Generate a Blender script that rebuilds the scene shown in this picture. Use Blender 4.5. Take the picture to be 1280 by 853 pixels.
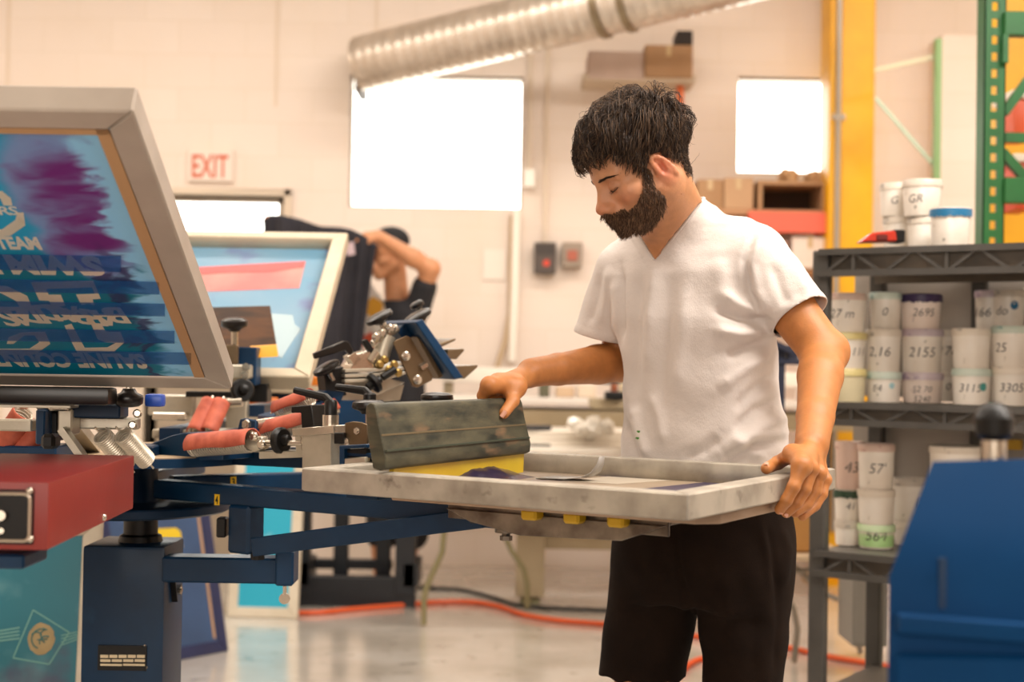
import bpy, bmesh, math, random
import numpy as np
from mathutils import Vector, Matrix, Euler

for _o in list(bpy.data.objects):
    bpy.data.objects.remove(_o)
SC = bpy.context.scene
COL = SC.collection
PI = math.pi

# ------------------------------------------------------------------ camera
F_PX, CAM_H, HORIZON, ROLL = 1778.0, 1.22, 450.0, 0.016
PITCH = math.atan((HORIZON - 426.5) / F_PX)
cam_data = bpy.data.cameras.new('camera')
cam_data.sensor_width = 36.0
cam_data.lens = 36.0 * F_PX / 1280.0
cam_data.clip_start = 0.05
cam_data.dof.use_dof = True
cam_data.dof.focus_distance = 2.58
cam_data.dof.aperture_fstop = 3.1
cam_data.dof.aperture_blades = 0
cam = bpy.data.objects.new('camera', cam_data)
COL.objects.link(cam)
_fwd = Vector((0, math.cos(PITCH), math.sin(PITCH)))
_up0 = Vector((0, -math.sin(PITCH), math.cos(PITCH)))
_rt0 = Vector((1, 0, 0))
_c, _s = math.cos(ROLL), math.sin(ROLL)
_rt = _rt0 * _c + _up0 * _s
_up = _up0 * _c - _rt0 * _s
CAM_P = Vector((0, 0, CAM_H))
cam.matrix_world = Matrix((( _rt.x, _up.x, -_fwd.x, 0), (_rt.y, _up.y, -_fwd.y, 0),
                           (_rt.z, _up.z, -_fwd.z, CAM_H), (0, 0, 0, 1)))
SC.camera = cam

def ray(px, py):
    """direction with unit depth through a point of the photograph (1280 x 853)"""
    return _fwd + _rt * ((px - 640.0) / F_PX) + _up * ((426.5 - py) / F_PX)

def P(px, py, d):
    return CAM_P + ray(px, py) * d

def at_z(px, py, z):
    r = ray(px, py)
    return CAM_P + r * ((z - CAM_H) / r.z)

def at_y(px, py, y):
    r = ray(px, py)
    return CAM_P + r * (y / r.y)

def at_plane(px, py, p0, n):
    r = ray(px, py)
    return CAM_P + r * ((Vector(p0) - CAM_P).dot(n) / r.dot(n))

# ------------------------------------------------------------------ world, lights, exposure
world = bpy.data.worlds.new('sky')
SC.world = world
world.use_nodes = True
_bg = world.node_tree.nodes['Background']
_bg.inputs['Color'].default_value = (1.0, 0.97, 0.93, 1)
_bg.inputs['Strength'].default_value = 8.0

def area(name, loc, rot, sx, sy, power, color):
    l = bpy.data.lights.new(name, 'AREA')
    l.shape = 'RECTANGLE'
    l.size, l.size_y = sx, sy
    l.energy = power
    l.color = color
    o = bpy.data.objects.new(name, l)
    o.location = loc
    o.rotation_euler = rot
    COL.objects.link(o)
    return o

WARM = (1.0, 0.915, 0.82)
# rows of ceiling fluorescents
area('ceiling_lamp_row', (-2.0, 6.0, 3.95), (0, 0, 0), 5.0, 0.5, 106, WARM)
area('ceiling_lamp_row', (2.8, 6.0, 3.95), (0, 0, 0), 5.0, 0.5, 122, WARM)
area('ceiling_lamp_row', (1.3, 2.5, 3.95), (0, 0, 0), 4.0, 0.5, 100, WARM)
area('ceiling_lamp_row', (2.4, 1.6, 3.95), (math.radians(20), 0, 0), 3.0, 0.5, 190, (1.0, 0.93, 0.86))  # extra row, added and tilted towards the rack to brighten the ink tubs
area('ceiling_lamp_row', (-2.6, 3.4, 3.95), (0, 0, 0), 3.0, 0.5, 45, WARM)
# added fill light behind the camera, to the left; no real lamp there
area('front_fill_light', (-0.7, -2.4, 2.0), (math.radians(80), 0, math.radians(-10)), 3.2, 1.6, 104, (1.0, 0.92, 0.83))

vs = SC.view_settings
vs.view_transform = 'Standard'
vs.look = 'None'
vs.gamma = 1.0
vs.use_curve_mapping = False
vs.exposure = -0.13
SC.display_settings.display_device = 'sRGB'
SC.cycles.use_denoising = True
SC.cycles.max_bounces = 7
SC.cycles.caustics_reflective = False
SC.cycles.caustics_refractive = False
SC.cycles.sample_clamp_indirect = 4.0

# ------------------------------------------------------------------ materials
def lin(c):
    if isinstance(c, str):
        c = c.lstrip('#')
        c = [int(c[i:i + 2], 16) / 255.0 for i in (0, 2, 4)]
        return tuple(((x + 0.055) / 1.055) ** 2.4 if x > 0.04045 else x / 12.92 for x in c)
    return tuple(c)

def make_translucent(m, k):
    """thin cloth or mesh: part of the light passes through"""
    nt = m.node_tree
    b = nt.nodes['Principled BSDF']
    t = nt.nodes.new('ShaderNodeBsdfTranslucent')
    x = nt.nodes.new('ShaderNodeMixShader')
    x.inputs[0].default_value = k
    if b.inputs['Base Color'].links:
        nt.links.new(b.inputs['Base Color'].links[0].from_socket, t.inputs['Color'])
    else:
        t.inputs['Color'].default_value = b.inputs['Base Color'].default_value
    nt.links.new(b.outputs[0], x.inputs[1]); nt.links.new(t.outputs[0], x.inputs[2])
    nt.links.new(x.outputs[0], nt.nodes['Material Output'].inputs['Surface'])

_mats = {}
def M(name, col, rough=0.5, metal=0.0, col2=None, vscale=12.0, vlo=0.35, vhi=0.65, stretch=(1, 1, 1), detail=4.0,
      bump=0.0, bscale=120.0, col3=None, v3scale=30.0, v3lo=0.62, v3hi=0.7, sss=0.0, alpha=1.0, coat=0.0, emit=None, transl=0.0,
      trans=0.0, spec=0.5, rvar=0.0):
    """one principled material; col2 and col3 are mixed in by noise (grain, wear, stains)"""
    if name in _mats:
        return _mats[name]
    m = bpy.data.materials.new(name)
    m.use_nodes = True
    nt = m.node_tree
    b = nt.nodes['Principled BSDF']
    L = nt.links
    c1 = lin(col)
    b.inputs['Base Color'].default_value = (*c1, 1)
    b.inputs['Roughness'].default_value = rough
    b.inputs['Metallic'].default_value = metal
    b.inputs['Specular IOR Level'].default_value = spec
    if coat:
        b.inputs['Coat Weight'].default_value = coat
        b.inputs['Coat Roughness'].default_value = 0.15
    if sss:
        b.inputs['Subsurface Weight'].default_value = sss
        b.inputs['Subsurface Radius'].default_value = (0.9, 0.35, 0.15)
        b.inputs['Subsurface Scale'].default_value = 0.008
    if alpha < 1:
        b.inputs['Alpha'].default_value = alpha
    if trans:
        b.inputs['Transmission Weight'].default_value = trans
    if emit:
        b.inputs['Emission Color'].default_value = (*lin(emit[0]), 1)
        b.inputs['Emission Strength'].default_value = emit[1]
    src = None
    if col2 or bump or col3 or rvar:
        tc = nt.nodes.new('ShaderNodeTexCoord')
        mp = nt.nodes.new('ShaderNodeMapping')
        mp.inputs['Scale'].default_value = stretch
        L.new(tc.outputs['Object'], mp.inputs['Vector'])
    def noise(scale, det=detail):
        n = nt.nodes.new('ShaderNodeTexNoise')
        n.inputs['Scale'].default_value = scale
        n.inputs['Detail'].default_value = det
        L.new(mp.outputs['Vector'], n.inputs['Vector'])
        return n
    def ramp(n, lo, hi):
        r = nt.nodes.new('ShaderNodeMapRange')
        r.inputs['From Min'].default_value = lo
        r.inputs['From Max'].default_value = hi
        L.new(n.outputs['Fac'], r.inputs['Value'])
        return r
    def mix(fac, a, bcol):
        x = nt.nodes.new('ShaderNodeMix')
        x.data_type = 'RGBA'
        L.new(fac, x.inputs[0])
        if a is None:
            x.inputs[6].default_value = (*c1, 1)
        else:
            L.new(a, x.inputs[6])
        x.inputs[7].default_value = (*lin(bcol), 1)
        return x.outputs[2]
    if col2:
        r = ramp(noise(vscale), vlo, vhi)
        src = mix(r.outputs['Result'], None, col2)
    if col3:
        r = ramp(noise(v3scale), v3lo, v3hi)
        src = mix(r.outputs['Result'], src, col3)
    if src:
        L.new(src, b.inputs['Base Color'])
    if rvar:
        r = ramp(noise(vscale * 0.7), 0.3, 0.7)
        r.inputs['To Min'].default_value = max(0.02, rough - rvar)
        r.inputs['To Max'].default_value = min(1, rough + rvar)
        L.new(r.outputs['Result'], b.inputs['Roughness'])
    if bump:
        bn = nt.nodes.new('ShaderNodeBump')
        bn.inputs['Strength'].default_value = bump
        bn.inputs['Distance'].default_value = 0.002
        n = noise(bscale, 3.0)
        L.new(n.outputs['Fac'], bn.inputs['Height'])
        L.new(bn.outputs['Normal'], b.inputs['Normal'])
    if transl:
        make_translucent(m, transl)
    _mats[name] = m
    return m

# ------------------------------------------------------------------ mesh building
def frame_mat(z, x=None):
    """rotation whose third column is the unit vector z"""
    z = Vector(z).normalized()
    x = Vector(x) if x is not None else (Vector((0, 0, 1)) if abs(z.z) < 0.95 else Vector((1, 0, 0)))
    x = (x - z * x.dot(z)).normalized()
    y = z.cross(x)
    return Matrix((x, y, z)).transposed()

class MB:
    def __init__(self):
        self.v, self.f = [], []
    def add(self, vs_, fs):
        o = len(self.v)
        self.v += [tuple(x) for x in vs_]
        self.f += [tuple(i + o for i in t) for t in fs]
        return self
    def box(self, c, s, R=None):
        c = Vector(c)
        R = R or Matrix.Identity(3)
        vs_ = [c + R @ Vector((x * s[0] / 2, y * s[1] / 2, z * s[2] / 2)) for z in (-1, 1) for y in (-1, 1) for x in (-1, 1)]
        return self.add(vs_, [(0, 2, 3, 1), (4, 5, 7, 6), (0, 1, 5, 4), (2, 6, 7, 3), (1, 3, 7, 5), (0, 4, 6, 2)])
    def bar(self, a, b, w, h, up=(0, 0, 1)):
        """box from a to b, width w sideways, height h along up"""
        a, b = Vector(a), Vector(b)
        z = (b - a)
        R = frame_mat(z, up)
        return self.box((a + b) / 2, (h, w, z.length), R)
    def cyl(self, a, b, r0, r1=None, n=16, caps=True):
        r1 = r0 if r1 is None else r1
        a, b = Vector(a), Vector(b)
        R = frame_mat(b - a)
        ring = [R @ Vector((math.cos(2 * PI * i / n), math.sin(2 * PI * i / n), 0)) for i in range(n)]
        vs_ = [a + q * r0 for q in ring] + [b + q * r1 for q in ring]
        fs = [(i, (i + 1) % n, n + (i + 1) % n, n + i) for i in range(n)]
        if caps:
            fs += [tuple(reversed(range(n))), tuple(range(n, 2 * n))]
        return self.add(vs_, fs)
    def lathe(self, a, axis, prof, n=20, x=None):
        """profile of (distance along axis, radius)"""
        a = Vector(a)
        R = frame_mat(axis, x)
        vs_, fs = [], []
        for h, r in prof:
            for i in range(n):
                vs_.append(a + R @ Vector((r * math.cos(2 * PI * i / n), r * math.sin(2 * PI * i / n), h)))
        for k in range(len(prof) - 1):
            for i in range(n):
                j = (i + 1) % n
                fs.append((k * n + i, k * n + j, (k + 1) * n + j, (k + 1) * n + i))
        fs.append(tuple(reversed(range(n))))
        fs.append(tuple(range((len(prof) - 1) * n, len(prof) * n)))
        return self.add(vs_, fs)
    def tube(self, pts, r, n=8, closed=False, caps=True):
        pts = [Vector(p) for p in pts]
        m = len(pts)
        rs = r if isinstance(r, (list, tuple)) else [r] * m
        vs_, fs = [], []
        prev = None
        for i, p in enumerate(pts):
            t = (pts[(i + 1) % m] - pts[i - 1]) if closed else (pts[min(i + 1, m - 1)] - pts[max(i - 1, 0)])
            t.normalize()
            if prev is None:
                prev = frame_mat(t).col[0].copy()
            x = (prev - t * prev.dot(t))
            if x.length < 1e-6:
                x = frame_mat(t).col[0].copy()
            x.normalize()
            prev = x
            y = t.cross(x)
            for k in range(n):
                a = 2 * PI * k / n
                vs_.append(p + (x * math.cos(a) + y * math.sin(a)) * rs[i])
        for i in range(m if closed else m - 1):
            j = (i + 1) % m
            for k in range(n):
                l = (k + 1) % n
                fs.append((i * n + k, i * n + l, j * n + l, j * n + k))
        if caps and not closed:
            fs += [tuple(reversed(range(n))), tuple(range((m - 1) * n, m * n))]
        return self.add(vs_, fs)
    def prism(self, poly, o, ux, uy, depth):
        """polygon in the plane o + ux*x + uy*y, extruded along ux x uy by depth (centred when depth is a tuple)"""
        o, ux, uy = Vector(o), Vector(ux), Vector(uy)
        nrm = ux.cross(uy).normalized()
        d0, d1 = depth if isinstance(depth, (tuple, list)) else (0, depth)
        n = len(poly)
        vs_ = [o + ux * x + uy * y + nrm * d0 for x, y in poly] + [o + ux * x + uy * y + nrm * d1 for x, y in poly]
        fs = [tuple(reversed(range(n))), tuple(range(n, 2 * n))] + [(i, (i + 1) % n, n + (i + 1) % n, n + i) for i in range(n)]
        return self.add(vs_, fs)
    def ball(self, c, r, n=12, s=(1, 1, 1), R=None):
        c = Vector(c)
        R = R or Matrix.Identity(3)
        m = n // 2
        vs_, fs = [], []
        for i in range(m + 1):
            th = PI * i / m
            for k in range(n):
                a = 2 * PI * k / n
                vs_.append(c + R @ Vector((r * s[0] * math.sin(th) * math.cos(a), r * s[1] * math.sin(th) * math.sin(a), r * s[2] * math.cos(th))))
        for i in range(m):
            for k in range(n):
                l = (k + 1) % n
                fs.append((i * n + k, (i + 1) * n + k, (i + 1) * n + l, i * n + l))
        return self.add(vs_, fs)
    def build(self, name, mat, parent=None, label=None, cat=None, group=None, kind=None, bevel=0.0, seg=1, angle=35, world=True, origin=None):
        me = bpy.data.meshes.new(name)
        vs_ = [Vector(x) for x in self.v]
        if parent is not None and world:
            inv = mw(parent).inverted()
            vs_ = [inv @ x for x in vs_]
        o = bpy.data.objects.new(name, me)
        if parent is None and origin is not None:
            vs_ = [x - Vector(origin) for x in vs_]
            o.location = origin
        me.from_pydata(vs_, [], self.f)
        bm = bmesh.new()
        bm.from_mesh(me)
        bmesh.ops.remove_doubles(bm, verts=bm.verts, dist=1e-6)
        bmesh.ops.recalc_face_normals(bm, faces=bm.faces)
        if bevel:
            es = [e for e in bm.edges if len(e.link_faces) == 2 and e.calc_face_angle(0) > math.radians(38)]
            bmesh.ops.bevel(bm, geom=es, offset=bevel, segments=seg, profile=0.6, affect='EDGES', clamp_overlap=True)
        bm.to_mesh(me)
        bm.free()
        finish(o, me, mat, angle)
        if parent is not None:
            o.parent = parent
        tag(o, label, cat, group, kind)
        return o

def mw(o):
    m = o.matrix_basis.copy()
    while o.parent is not None:
        o = o.parent
        m = o.matrix_basis @ m
    return m

def finish(o, me, mat, angle=35):
    if isinstance(mat, (list, tuple)):
        for x in mat:
            me.materials.append(x)
    elif mat:
        me.materials.append(mat)
    if angle:
        for p in me.polygons:
            p.use_smooth = True
        if angle < 180:
            me.set_sharp_from_angle(angle=math.radians(angle))
    COL.objects.link(o)

def tag(o, label=None, cat=None, group=None, kind=None):
    for k, x in (('label', label), ('category', cat), ('group', group), ('kind', kind)):
        if x:
            o[k] = x
    return o

def thing(name, label, cat, loc=(0, 0, 0), R=None, group=None):
    o = bpy.data.objects.new(name, None)
    m = (R or Matrix.Identity(3)).to_4x4()
    m.translation = Vector(loc)
    o.matrix_basis = m
    o.empty_display_size = 0.05
    COL.objects.link(o)
    return tag(o, label, cat, group)

_fonts = {}
def text_geo(s, height=1.0, bold=0.0, shear=0.0, spacing=1.0):
    """flat lettering as points and faces in x, y; cap height = height; centred on x, baseline y = 0"""
    cu = bpy.data.curves.new('lettering', 'FONT')
    cu.body = s
    cu.size = 1.0
    cu.offset = bold
    cu.shear = shear
    cu.space_character = spacing
    cu.resolution_u = 3
    cu.align_x = 'CENTER'
    o = bpy.data.objects.new('lettering', cu)
    COL.objects.link(o)
    dg = bpy.context.evaluated_depsgraph_get()
    me = bpy.data.meshes.new_from_object(o.evaluated_get(dg))
    k = height / 0.72
    vs_ = [(v.co.x * k, v.co.y * k) for v in me.vertices]
    fs = [tuple(p.vertices) for p in me.polygons]
    bpy.data.objects.remove(o)
    bpy.data.curves.remove(cu)
    bpy.data.meshes.remove(me)
    return vs_, fs

def text_on(mb, s, o, ux, uy, height, lift=0.0004, bold=0.0, shear=0.0, width=None, spacing=1.0, align='c'):
    vs_, fs = text_geo(s, height, bold, shear, spacing)
    ux, uy, o = Vector(ux).normalized(), Vector(uy).normalized(), Vector(o)
    n = ux.cross(uy)
    x0, x1 = min(v[0] for v in vs_), max(v[0] for v in vs_)
    kx = (width / (x1 - x0)) if width else 1.0
    off = {'c': (x0 + x1) / 2, 'l': x0, 'r': x1}[align]
    mb.add([o + ux * ((x - off) * kx) + uy * y + n * lift for x, y in vs_], fs)
    return mb

def interp(p0, p1, t):
    return Vector(p0) * (1 - t) + Vector(p1) * t
# ------------------------------------------------------------------ the room
WY = 8.4
X0, X1, YF, ZC = -4.6, 6.0, -4.0, 4.2

m_wall = bpy.data.materials.new('painted_block_wall')
m_wall.use_nodes = True
def _wall_nodes():
    nt = m_wall.node_tree
    b = nt.nodes['Principled BSDF']
    tc = nt.nodes.new('ShaderNodeTexCoord')
    sep = nt.nodes.new('ShaderNodeSeparateXYZ')
    nt.links.new(tc.outputs['Object'], sep.inputs[0])
    add = nt.nodes.new('ShaderNodeMath')
    nt.links.new(sep.outputs['X'], add.inputs[0]); nt.links.new(sep.outputs['Y'], add.inputs[1])
    cmb = nt.nodes.new('ShaderNodeCombineXYZ')
    nt.links.new(add.outputs[0], cmb.inputs['X']); nt.links.new(sep.outputs['Z'], cmb.inputs['Y'])
    br = nt.nodes.new('ShaderNodeTexBrick')
    br.inputs['Scale'].default_value = 1.0
    br.inputs['Brick Width'].default_value = 0.40
    br.inputs['Row Height'].default_value = 0.20
    br.inputs['Mortar Size'].default_value = 0.006
    br.inputs['Mortar Smooth'].default_value = 0.6
    br.inputs['Color1'].default_value = (*lin('#efe1d5'), 1)
    br.inputs['Color2'].default_value = (*lin('#ecddd0'), 1)
    br.inputs['Mortar'].default_value = (*lin('#e9dacb'), 1)
    nt.links.new(cmb.outputs[0], br.inputs['Vector'])
    n = nt.nodes.new('ShaderNodeTexNoise'); n.inputs['Scale'].default_value = 1.3; n.inputs['Detail'].default_value = 5
    nt.links.new(tc.outputs['Object'], n.inputs['Vector'])
    mr = nt.nodes.new('ShaderNodeMapRange'); mr.inputs['From Min'].default_value = .45; mr.inputs['From Max'].default_value = .75
    mr.inputs['To Max'].default_value = .45
    nt.links.new(n.outputs['Fac'], mr.inputs['Value'])
    mx = nt.nodes.new('ShaderNodeMix'); mx.data_type = 'RGBA'
    nt.links.new(mr.outputs['Result'], mx.inputs[0]); nt.links.new(br.outputs['Color'], mx.inputs[6])
    mx.inputs[7].default_value = (*lin('#e2cfb8'), 1)
    nt.links.new(mx.outputs[2], b.inputs['Base Color'])
    b.inputs['Roughness'].default_value = 0.7
    bp = nt.nodes.new('ShaderNodeBump'); bp.inputs['Strength'].default_value = .22; bp.inputs['Distance'].default_value = .004
    nt.links.new(br.outputs['Fac'], bp.inputs['Height']); bp.invert = True
    nt.links.new(bp.outputs['Normal'], b.inputs['Normal'])
_wall_nodes()

m_floor = bpy.data.materials.new('polished_concrete')
m_floor.use_nodes = True
def _floor_nodes():
    nt = m_floor.node_tree
    b = nt.nodes['Principled BSDF']
    tc = nt.nodes.new('ShaderNodeTexCoord')
    def nz(s, d, lo, hi):
        n = nt.nodes.new('ShaderNodeTexNoise'); n.inputs['Scale'].default_value = s; n.inputs['Detail'].default_value = d
        nt.links.new(tc.outputs['Object'], n.inputs['Vector'])
        r = nt.nodes.new('ShaderNodeMapRange'); r.inputs['From Min'].default_value = lo; r.inputs['From Max'].default_value = hi
        nt.links.new(n.outputs['Fac'], r.inputs['Value'])
        return r.outputs['Result']
    mx = nt.nodes.new('ShaderNodeMix'); mx.data_type = 'RGBA'
    mx.inputs[6].default_value = (*lin('#cbc4ba'), 1); mx.inputs[7].default_value = (*lin('#b3aa9e'), 1)
    nt.links.new(nz(2.2, 6, .4, .65), mx.inputs[0])
    m2 = nt.nodes.new('ShaderNodeMix'); m2.data_type = 'RGBA'
    nt.links.new(nz(9, 8, .6, .72), m2.inputs[0]); nt.links.new(mx.outputs[2], m2.inputs[6]); m2.inputs[7].default_value = (*lin('#9c9286'), 1)
    nt.links.new(m2.outputs[2], b.inputs['Base Color'])
    r = nt.nodes.new('ShaderNodeMapRange'); r.inputs['To Min'].default_value = .10; r.inputs['To Max'].default_value = .27
    nt.links.new(nz(3, 4, .3, .7), r.inputs['Value'])
    nt.links.new(r.outputs['Result'], b.inputs['Roughness'])
    b.inputs['Specular IOR Level'].default_value = .6
    b.inputs['Coat Weight'].default_value = .8
    b.inputs['Coat Roughness'].default_value = .16
_floor_nodes()

m_ceil = M('ceiling_paint', '#d8cfc2', .9)
m_alu = M('window_aluminium', '#b9ab98', .4, .6)
m_glass = bpy.data.materials.new('window_glass')
m_glass.use_nodes = True
def _glass():
    nt = m_glass.node_tree
    for n in list(nt.nodes):
        if n.type != 'OUTPUT_MATERIAL':
            nt.nodes.remove(n)
    t = nt.nodes.new('ShaderNodeBsdfTransparent'); t.inputs[0].default_value = (.96, .97, .96, 1)
    g = nt.nodes.new('ShaderNodeBsdfGlossy'); g.inputs['Roughness'].default_value = .02
    fr = nt.nodes.new('ShaderNodeFresnel')
    mx = nt.nodes.new('ShaderNodeMixShader')
    nt.links.new(fr.outputs[0], mx.inputs[0]); nt.links.new(t.outputs[0], mx.inputs[1]); nt.links.new(g.outputs[0], mx.inputs[2])
    nt.links.new(mx.outputs[0], nt.nodes['Material Output'].inputs['Surface'])
_glass()

MB().box(((X0 + X1) / 2, (YF + WY) / 2, -.05), (X1 - X0 + .4, WY - YF + .4, .1)).build('floor', m_floor, kind='structure')
MB().box(((X0 + X1) / 2, (YF + WY) / 2, ZC + .05), (X1 - X0 + .4, WY - YF + .4, .1)).build('ceiling', m_ceil, kind='structure')
MB().box((X0 - .1, (YF + WY) / 2, ZC / 2), (.2, WY - YF + .4, ZC)).build('wall_left', m_wall, kind='structure')
MB().box((X1 + .1, (YF + WY) / 2, ZC / 2), (.2, WY - YF + .4, ZC)).build('wall_right', m_wall, kind='structure')
_fw = MB()
_fw.box(((X0 + X1) / 2, YF - .1, ZC / 2), (X1 - X0, .2, ZC))
_fw.build('wall_front', m_wall, kind='structure')

# back wall with its openings
W1 = (at_y(438, 92, WY), at_y(652, 262, WY))
W2 = (at_y(923, 95, WY), at_y(1075, 218, WY))
D1 = (at_y(186, 243, WY), at_y(356, 243, WY))
holes = [(W1[0].x, W1[1].x, W1[1].z, W1[0].z), (W2[0].x, W2[1].x, W2[1].z, W2[0].z), (D1[0].x, D1[1].x, 0.0, D1[0].z)]
xs = sorted({X0 - .2, X1 + .2} | {h[0] for h in holes} | {h[1] for h in holes})
_bw = MB()
TH = .22
for a, b in zip(xs, xs[1:]):
    xm = (a + b) / 2
    hs = [h for h in holes if h[0] < xm < h[1]]
    cuts = [(0.0, ZC)] if not hs else [(0.0, hs[0][2]), (hs[0][3], ZC)]
    for z0, z1 in cuts:
        if z1 - z0 > .01:
            _bw.box((xm, WY + TH / 2, (z0 + z1) / 2), (b - a, TH, z1 - z0))
_bw.build('wall_back', m_wall, kind='structure', angle=0)

def window(name, h, split, fr=.035):
    x0, x1, z0, z1 = h
    w = MB()
    y = WY + .09
    for (c, s) in (((x0 + fr / 2, y, (z0 + z1) / 2), (fr, .06, z1 - z0)), ((x1 - fr / 2, y, (z0 + z1) / 2), (fr, .06, z1 - z0)),
                   (((x0 + x1) / 2, y, z0 + fr / 2), (x1 - x0, .06, fr)), (((x0 + x1) / 2, y, z1 - fr / 2), (x1 - x0, .06, fr))):
        w.box(c, s)
    o = w.build(name, m_alu, kind='structure')
    n = len(split) + 1
    ed = [x0 + fr] + [x0 + (x1 - x0) * s for s in split] + [x1 - fr]
    for i in range(n):
        MB().box(((ed[i] + ed[i + 1]) / 2, y, (z0 + z1) / 2), (ed[i + 1] - ed[i], .006, z1 - z0 - 2 * fr)).build('pane', m_glass, o)
    for s in split:
        MB().box((x0 + (x1 - x0) * s, y, (z0 + z1) / 2), (.012, .03, z1 - z0 - 2 * fr)).build('mullion', m_alu, o)
    return o
window('window_1', holes[0], [], .012)
window('window_2', holes[1], [], .012)
# glazed door with a beige frame
m_doorframe = M('door_frame_paint', '#dccbb5', .5)
dx0, dx1, dz = D1[0].x, D1[1].x, D1[0].z
fd = MB()
fd.box((dx0 - .02, WY + .05, dz / 2), (.04, .16, dz)).box((dx1 + .02, WY + .05, dz / 2 + .02), (.04, .16, dz + .04)).box(((dx0 + dx1) / 2, WY + .05, dz + .02), (dx1 - dx0 + .08, .16, .04))
fd.build('trim_1', m_doorframe, kind='structure', bevel=.003)
dr = MB()
for c, s in (((dx0 + .03, WY + .08, dz / 2), (.05, .045, dz - .02)), ((dx1 - .025, WY + .08, dz / 2), (.04, .045, dz - .02)),
             (((dx0 + dx1) / 2, WY + .08, dz - .02), (dx1 - dx0 - .02, .045, .03)), (((dx0 + dx1) / 2, WY + .08, .68), (dx1 - dx0 - .02, .045, 1.34))):
    dr.box(c, s)
door = dr.build('door_1', m_alu, kind='structure')
MB().box(((dx0 + dx1) / 2, WY + .08, (1.35 + dz - .035) / 2), (dx1 - dx0 - .1, .006, dz - .035 - 1.35)).build('pane', m_glass, door)
MB().tube([(dx1 - .09, WY + .055, 1.0), (dx1 - .09, WY - .01, 1.0), (dx1 - .09, WY - .01, 1.2), (dx1 - .09, WY + .055, 1.2)], .01).build('push_handle', m_alu, door)
MB().box(((X0 + X1) / 2, WY + 3.0, -.06), (X1 - X0 + 10, 5.6, .1)).build('pavement', M('pale_pavement', '#d8d2c8', .9), kind='structure')

# faint vertical panel joints of the wall and a white conduit
m_joint = M('wall_joint', '#e4d3c0', .8)
for k, px in enumerate((10, 346, 470)):
    q = at_y(px, 60, WY)
    MB().box((q.x, WY + .0, 2.1 if k == 0 else 3.45), (.018, .012, 4.2 if k == 0 else 1.5)).build('trim_%d' % (k + 2), m_joint, kind='structure')

def prect(mb, x0, y0, x1, y1, d, th, back=True):
    """box whose front face covers a rectangle of the photograph at depth d"""
    a, b = P(x0, (y0 + y1) / 2, d), P(x1, (y0 + y1) / 2, d)
    t, u = P((x0 + x1) / 2, y0, d), P((x0 + x1) / 2, y1, d)
    c = P((x0 + x1) / 2, (y0 + y1) / 2, d)
    return mb.box((c.x, c.y + th / 2, c.z), ((b - a).length, th, (t - u).length))

# EXIT sign over the door
q = at_y(264, 208, WY)
ex = thing('exit_sign', 'pale EXIT sign with red letters on the wall above the glazed door', 'sign', (q.x, WY - .03, q.z - .09))
MB().box((q.x, WY - .015, q.z), (.27, .03, .19)).build('sign_plate', M('exit_plate', '#eedfd2', .5), ex, bevel=.004)
t = MB()
text_on(t, 'EXIT', (q.x, WY - .0305, q.z - .068), (1, 0, 0), (0, 0, 1), .136, bold=.02, width=.215)
t.build('lettering', M('exit_red', '#d6694a', .6), ex, 'red capital letters EXIT', angle=0)

# spiral duct: runs from the back wall towards the upper right
m_galv = M('galvanised_steel', '#c6baac', .34, .65, col2='#dacfc2', vscale=9, stretch=(1, 1, 1), bump=.1, bscale=30)
da, db = P(452, 80, 8.05), P(985, -48, 7.1)
duct = thing('spiral_duct', 'round galvanised spiral duct rising across the top of the back wall', 'duct', da)
axis = (db - da).normalized()
L_ = (db - da).length
prof = []
s = 0.0
R0 = .156
while s < L_:
    prof += [(s, R0), (s + .048, R0), (s + .052, R0 + .0018), (s + .062, R0 + .0018), (s + .066, R0)]
    s += .062
MB().lathe(da, axis, prof, 40).build('duct_tube', m_galv, duct, angle=60)
for px in (768, 800):
    tt = (px - 452) / (985 - 452.0)
    c = interp(da, db, tt)
    ring = MB()
    ring.lathe(c, axis, [(-.02, R0 + .002), (-.018, R0 + .014), (.018, R0 + .014), (.02, R0 + .002)], 40)
    ring.build('joint_ring', M('brass_ring', '#8f8068', .35, .8), duct, 'darker clamped joint ring')
cl = MB()
prect(cl, 444, 47, 453, 114, 8.1, .3)
cl.build('end_collar', M('dark_collar', '#6a5c50', .6), duct, 'dark square end collar')

# boxes high on an orange rack upright
m_card = M('cardboard', '#b08a66', .85, col2='#a57e5a', vscale=4)
m_card2 = M('pale_cardboard', '#cbb3a6', .85, col2='#c2a99a', vscale=4)
m_tape = M('packing_tape', '#c8ab80', .35)
m_dark = M('dark_void', '#2a211c', .8)
m_orange = M('orange_steel', '#d8682a', .5)
up = thing('orange_rack', 'tall orange rack upright with a loading arm standing behind the bearded man', 'rack', (P(852, 200, 8.1).x, 8.1, 0))
a = P(852, 97, 8.1)
MB().box((a.x, 8.15, a.z / 2), (.04, .06, a.z)).build('upright', m_orange, up, bevel=.004)
b_ = P(735, 103, 8.1)
MB().box(((b_.x + a.x) / 2 + .02, 8.15, a.z - .02), (a.x - b_.x + .1, .3, .04)).build('loading_arm', M('rack_arm_beige', '#c6b39b', .6), up, bevel=.003)
MB().box((a.x, 8.2, .01), (.14, .18, .02)).build('foot_plate', m_orange, up)
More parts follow.
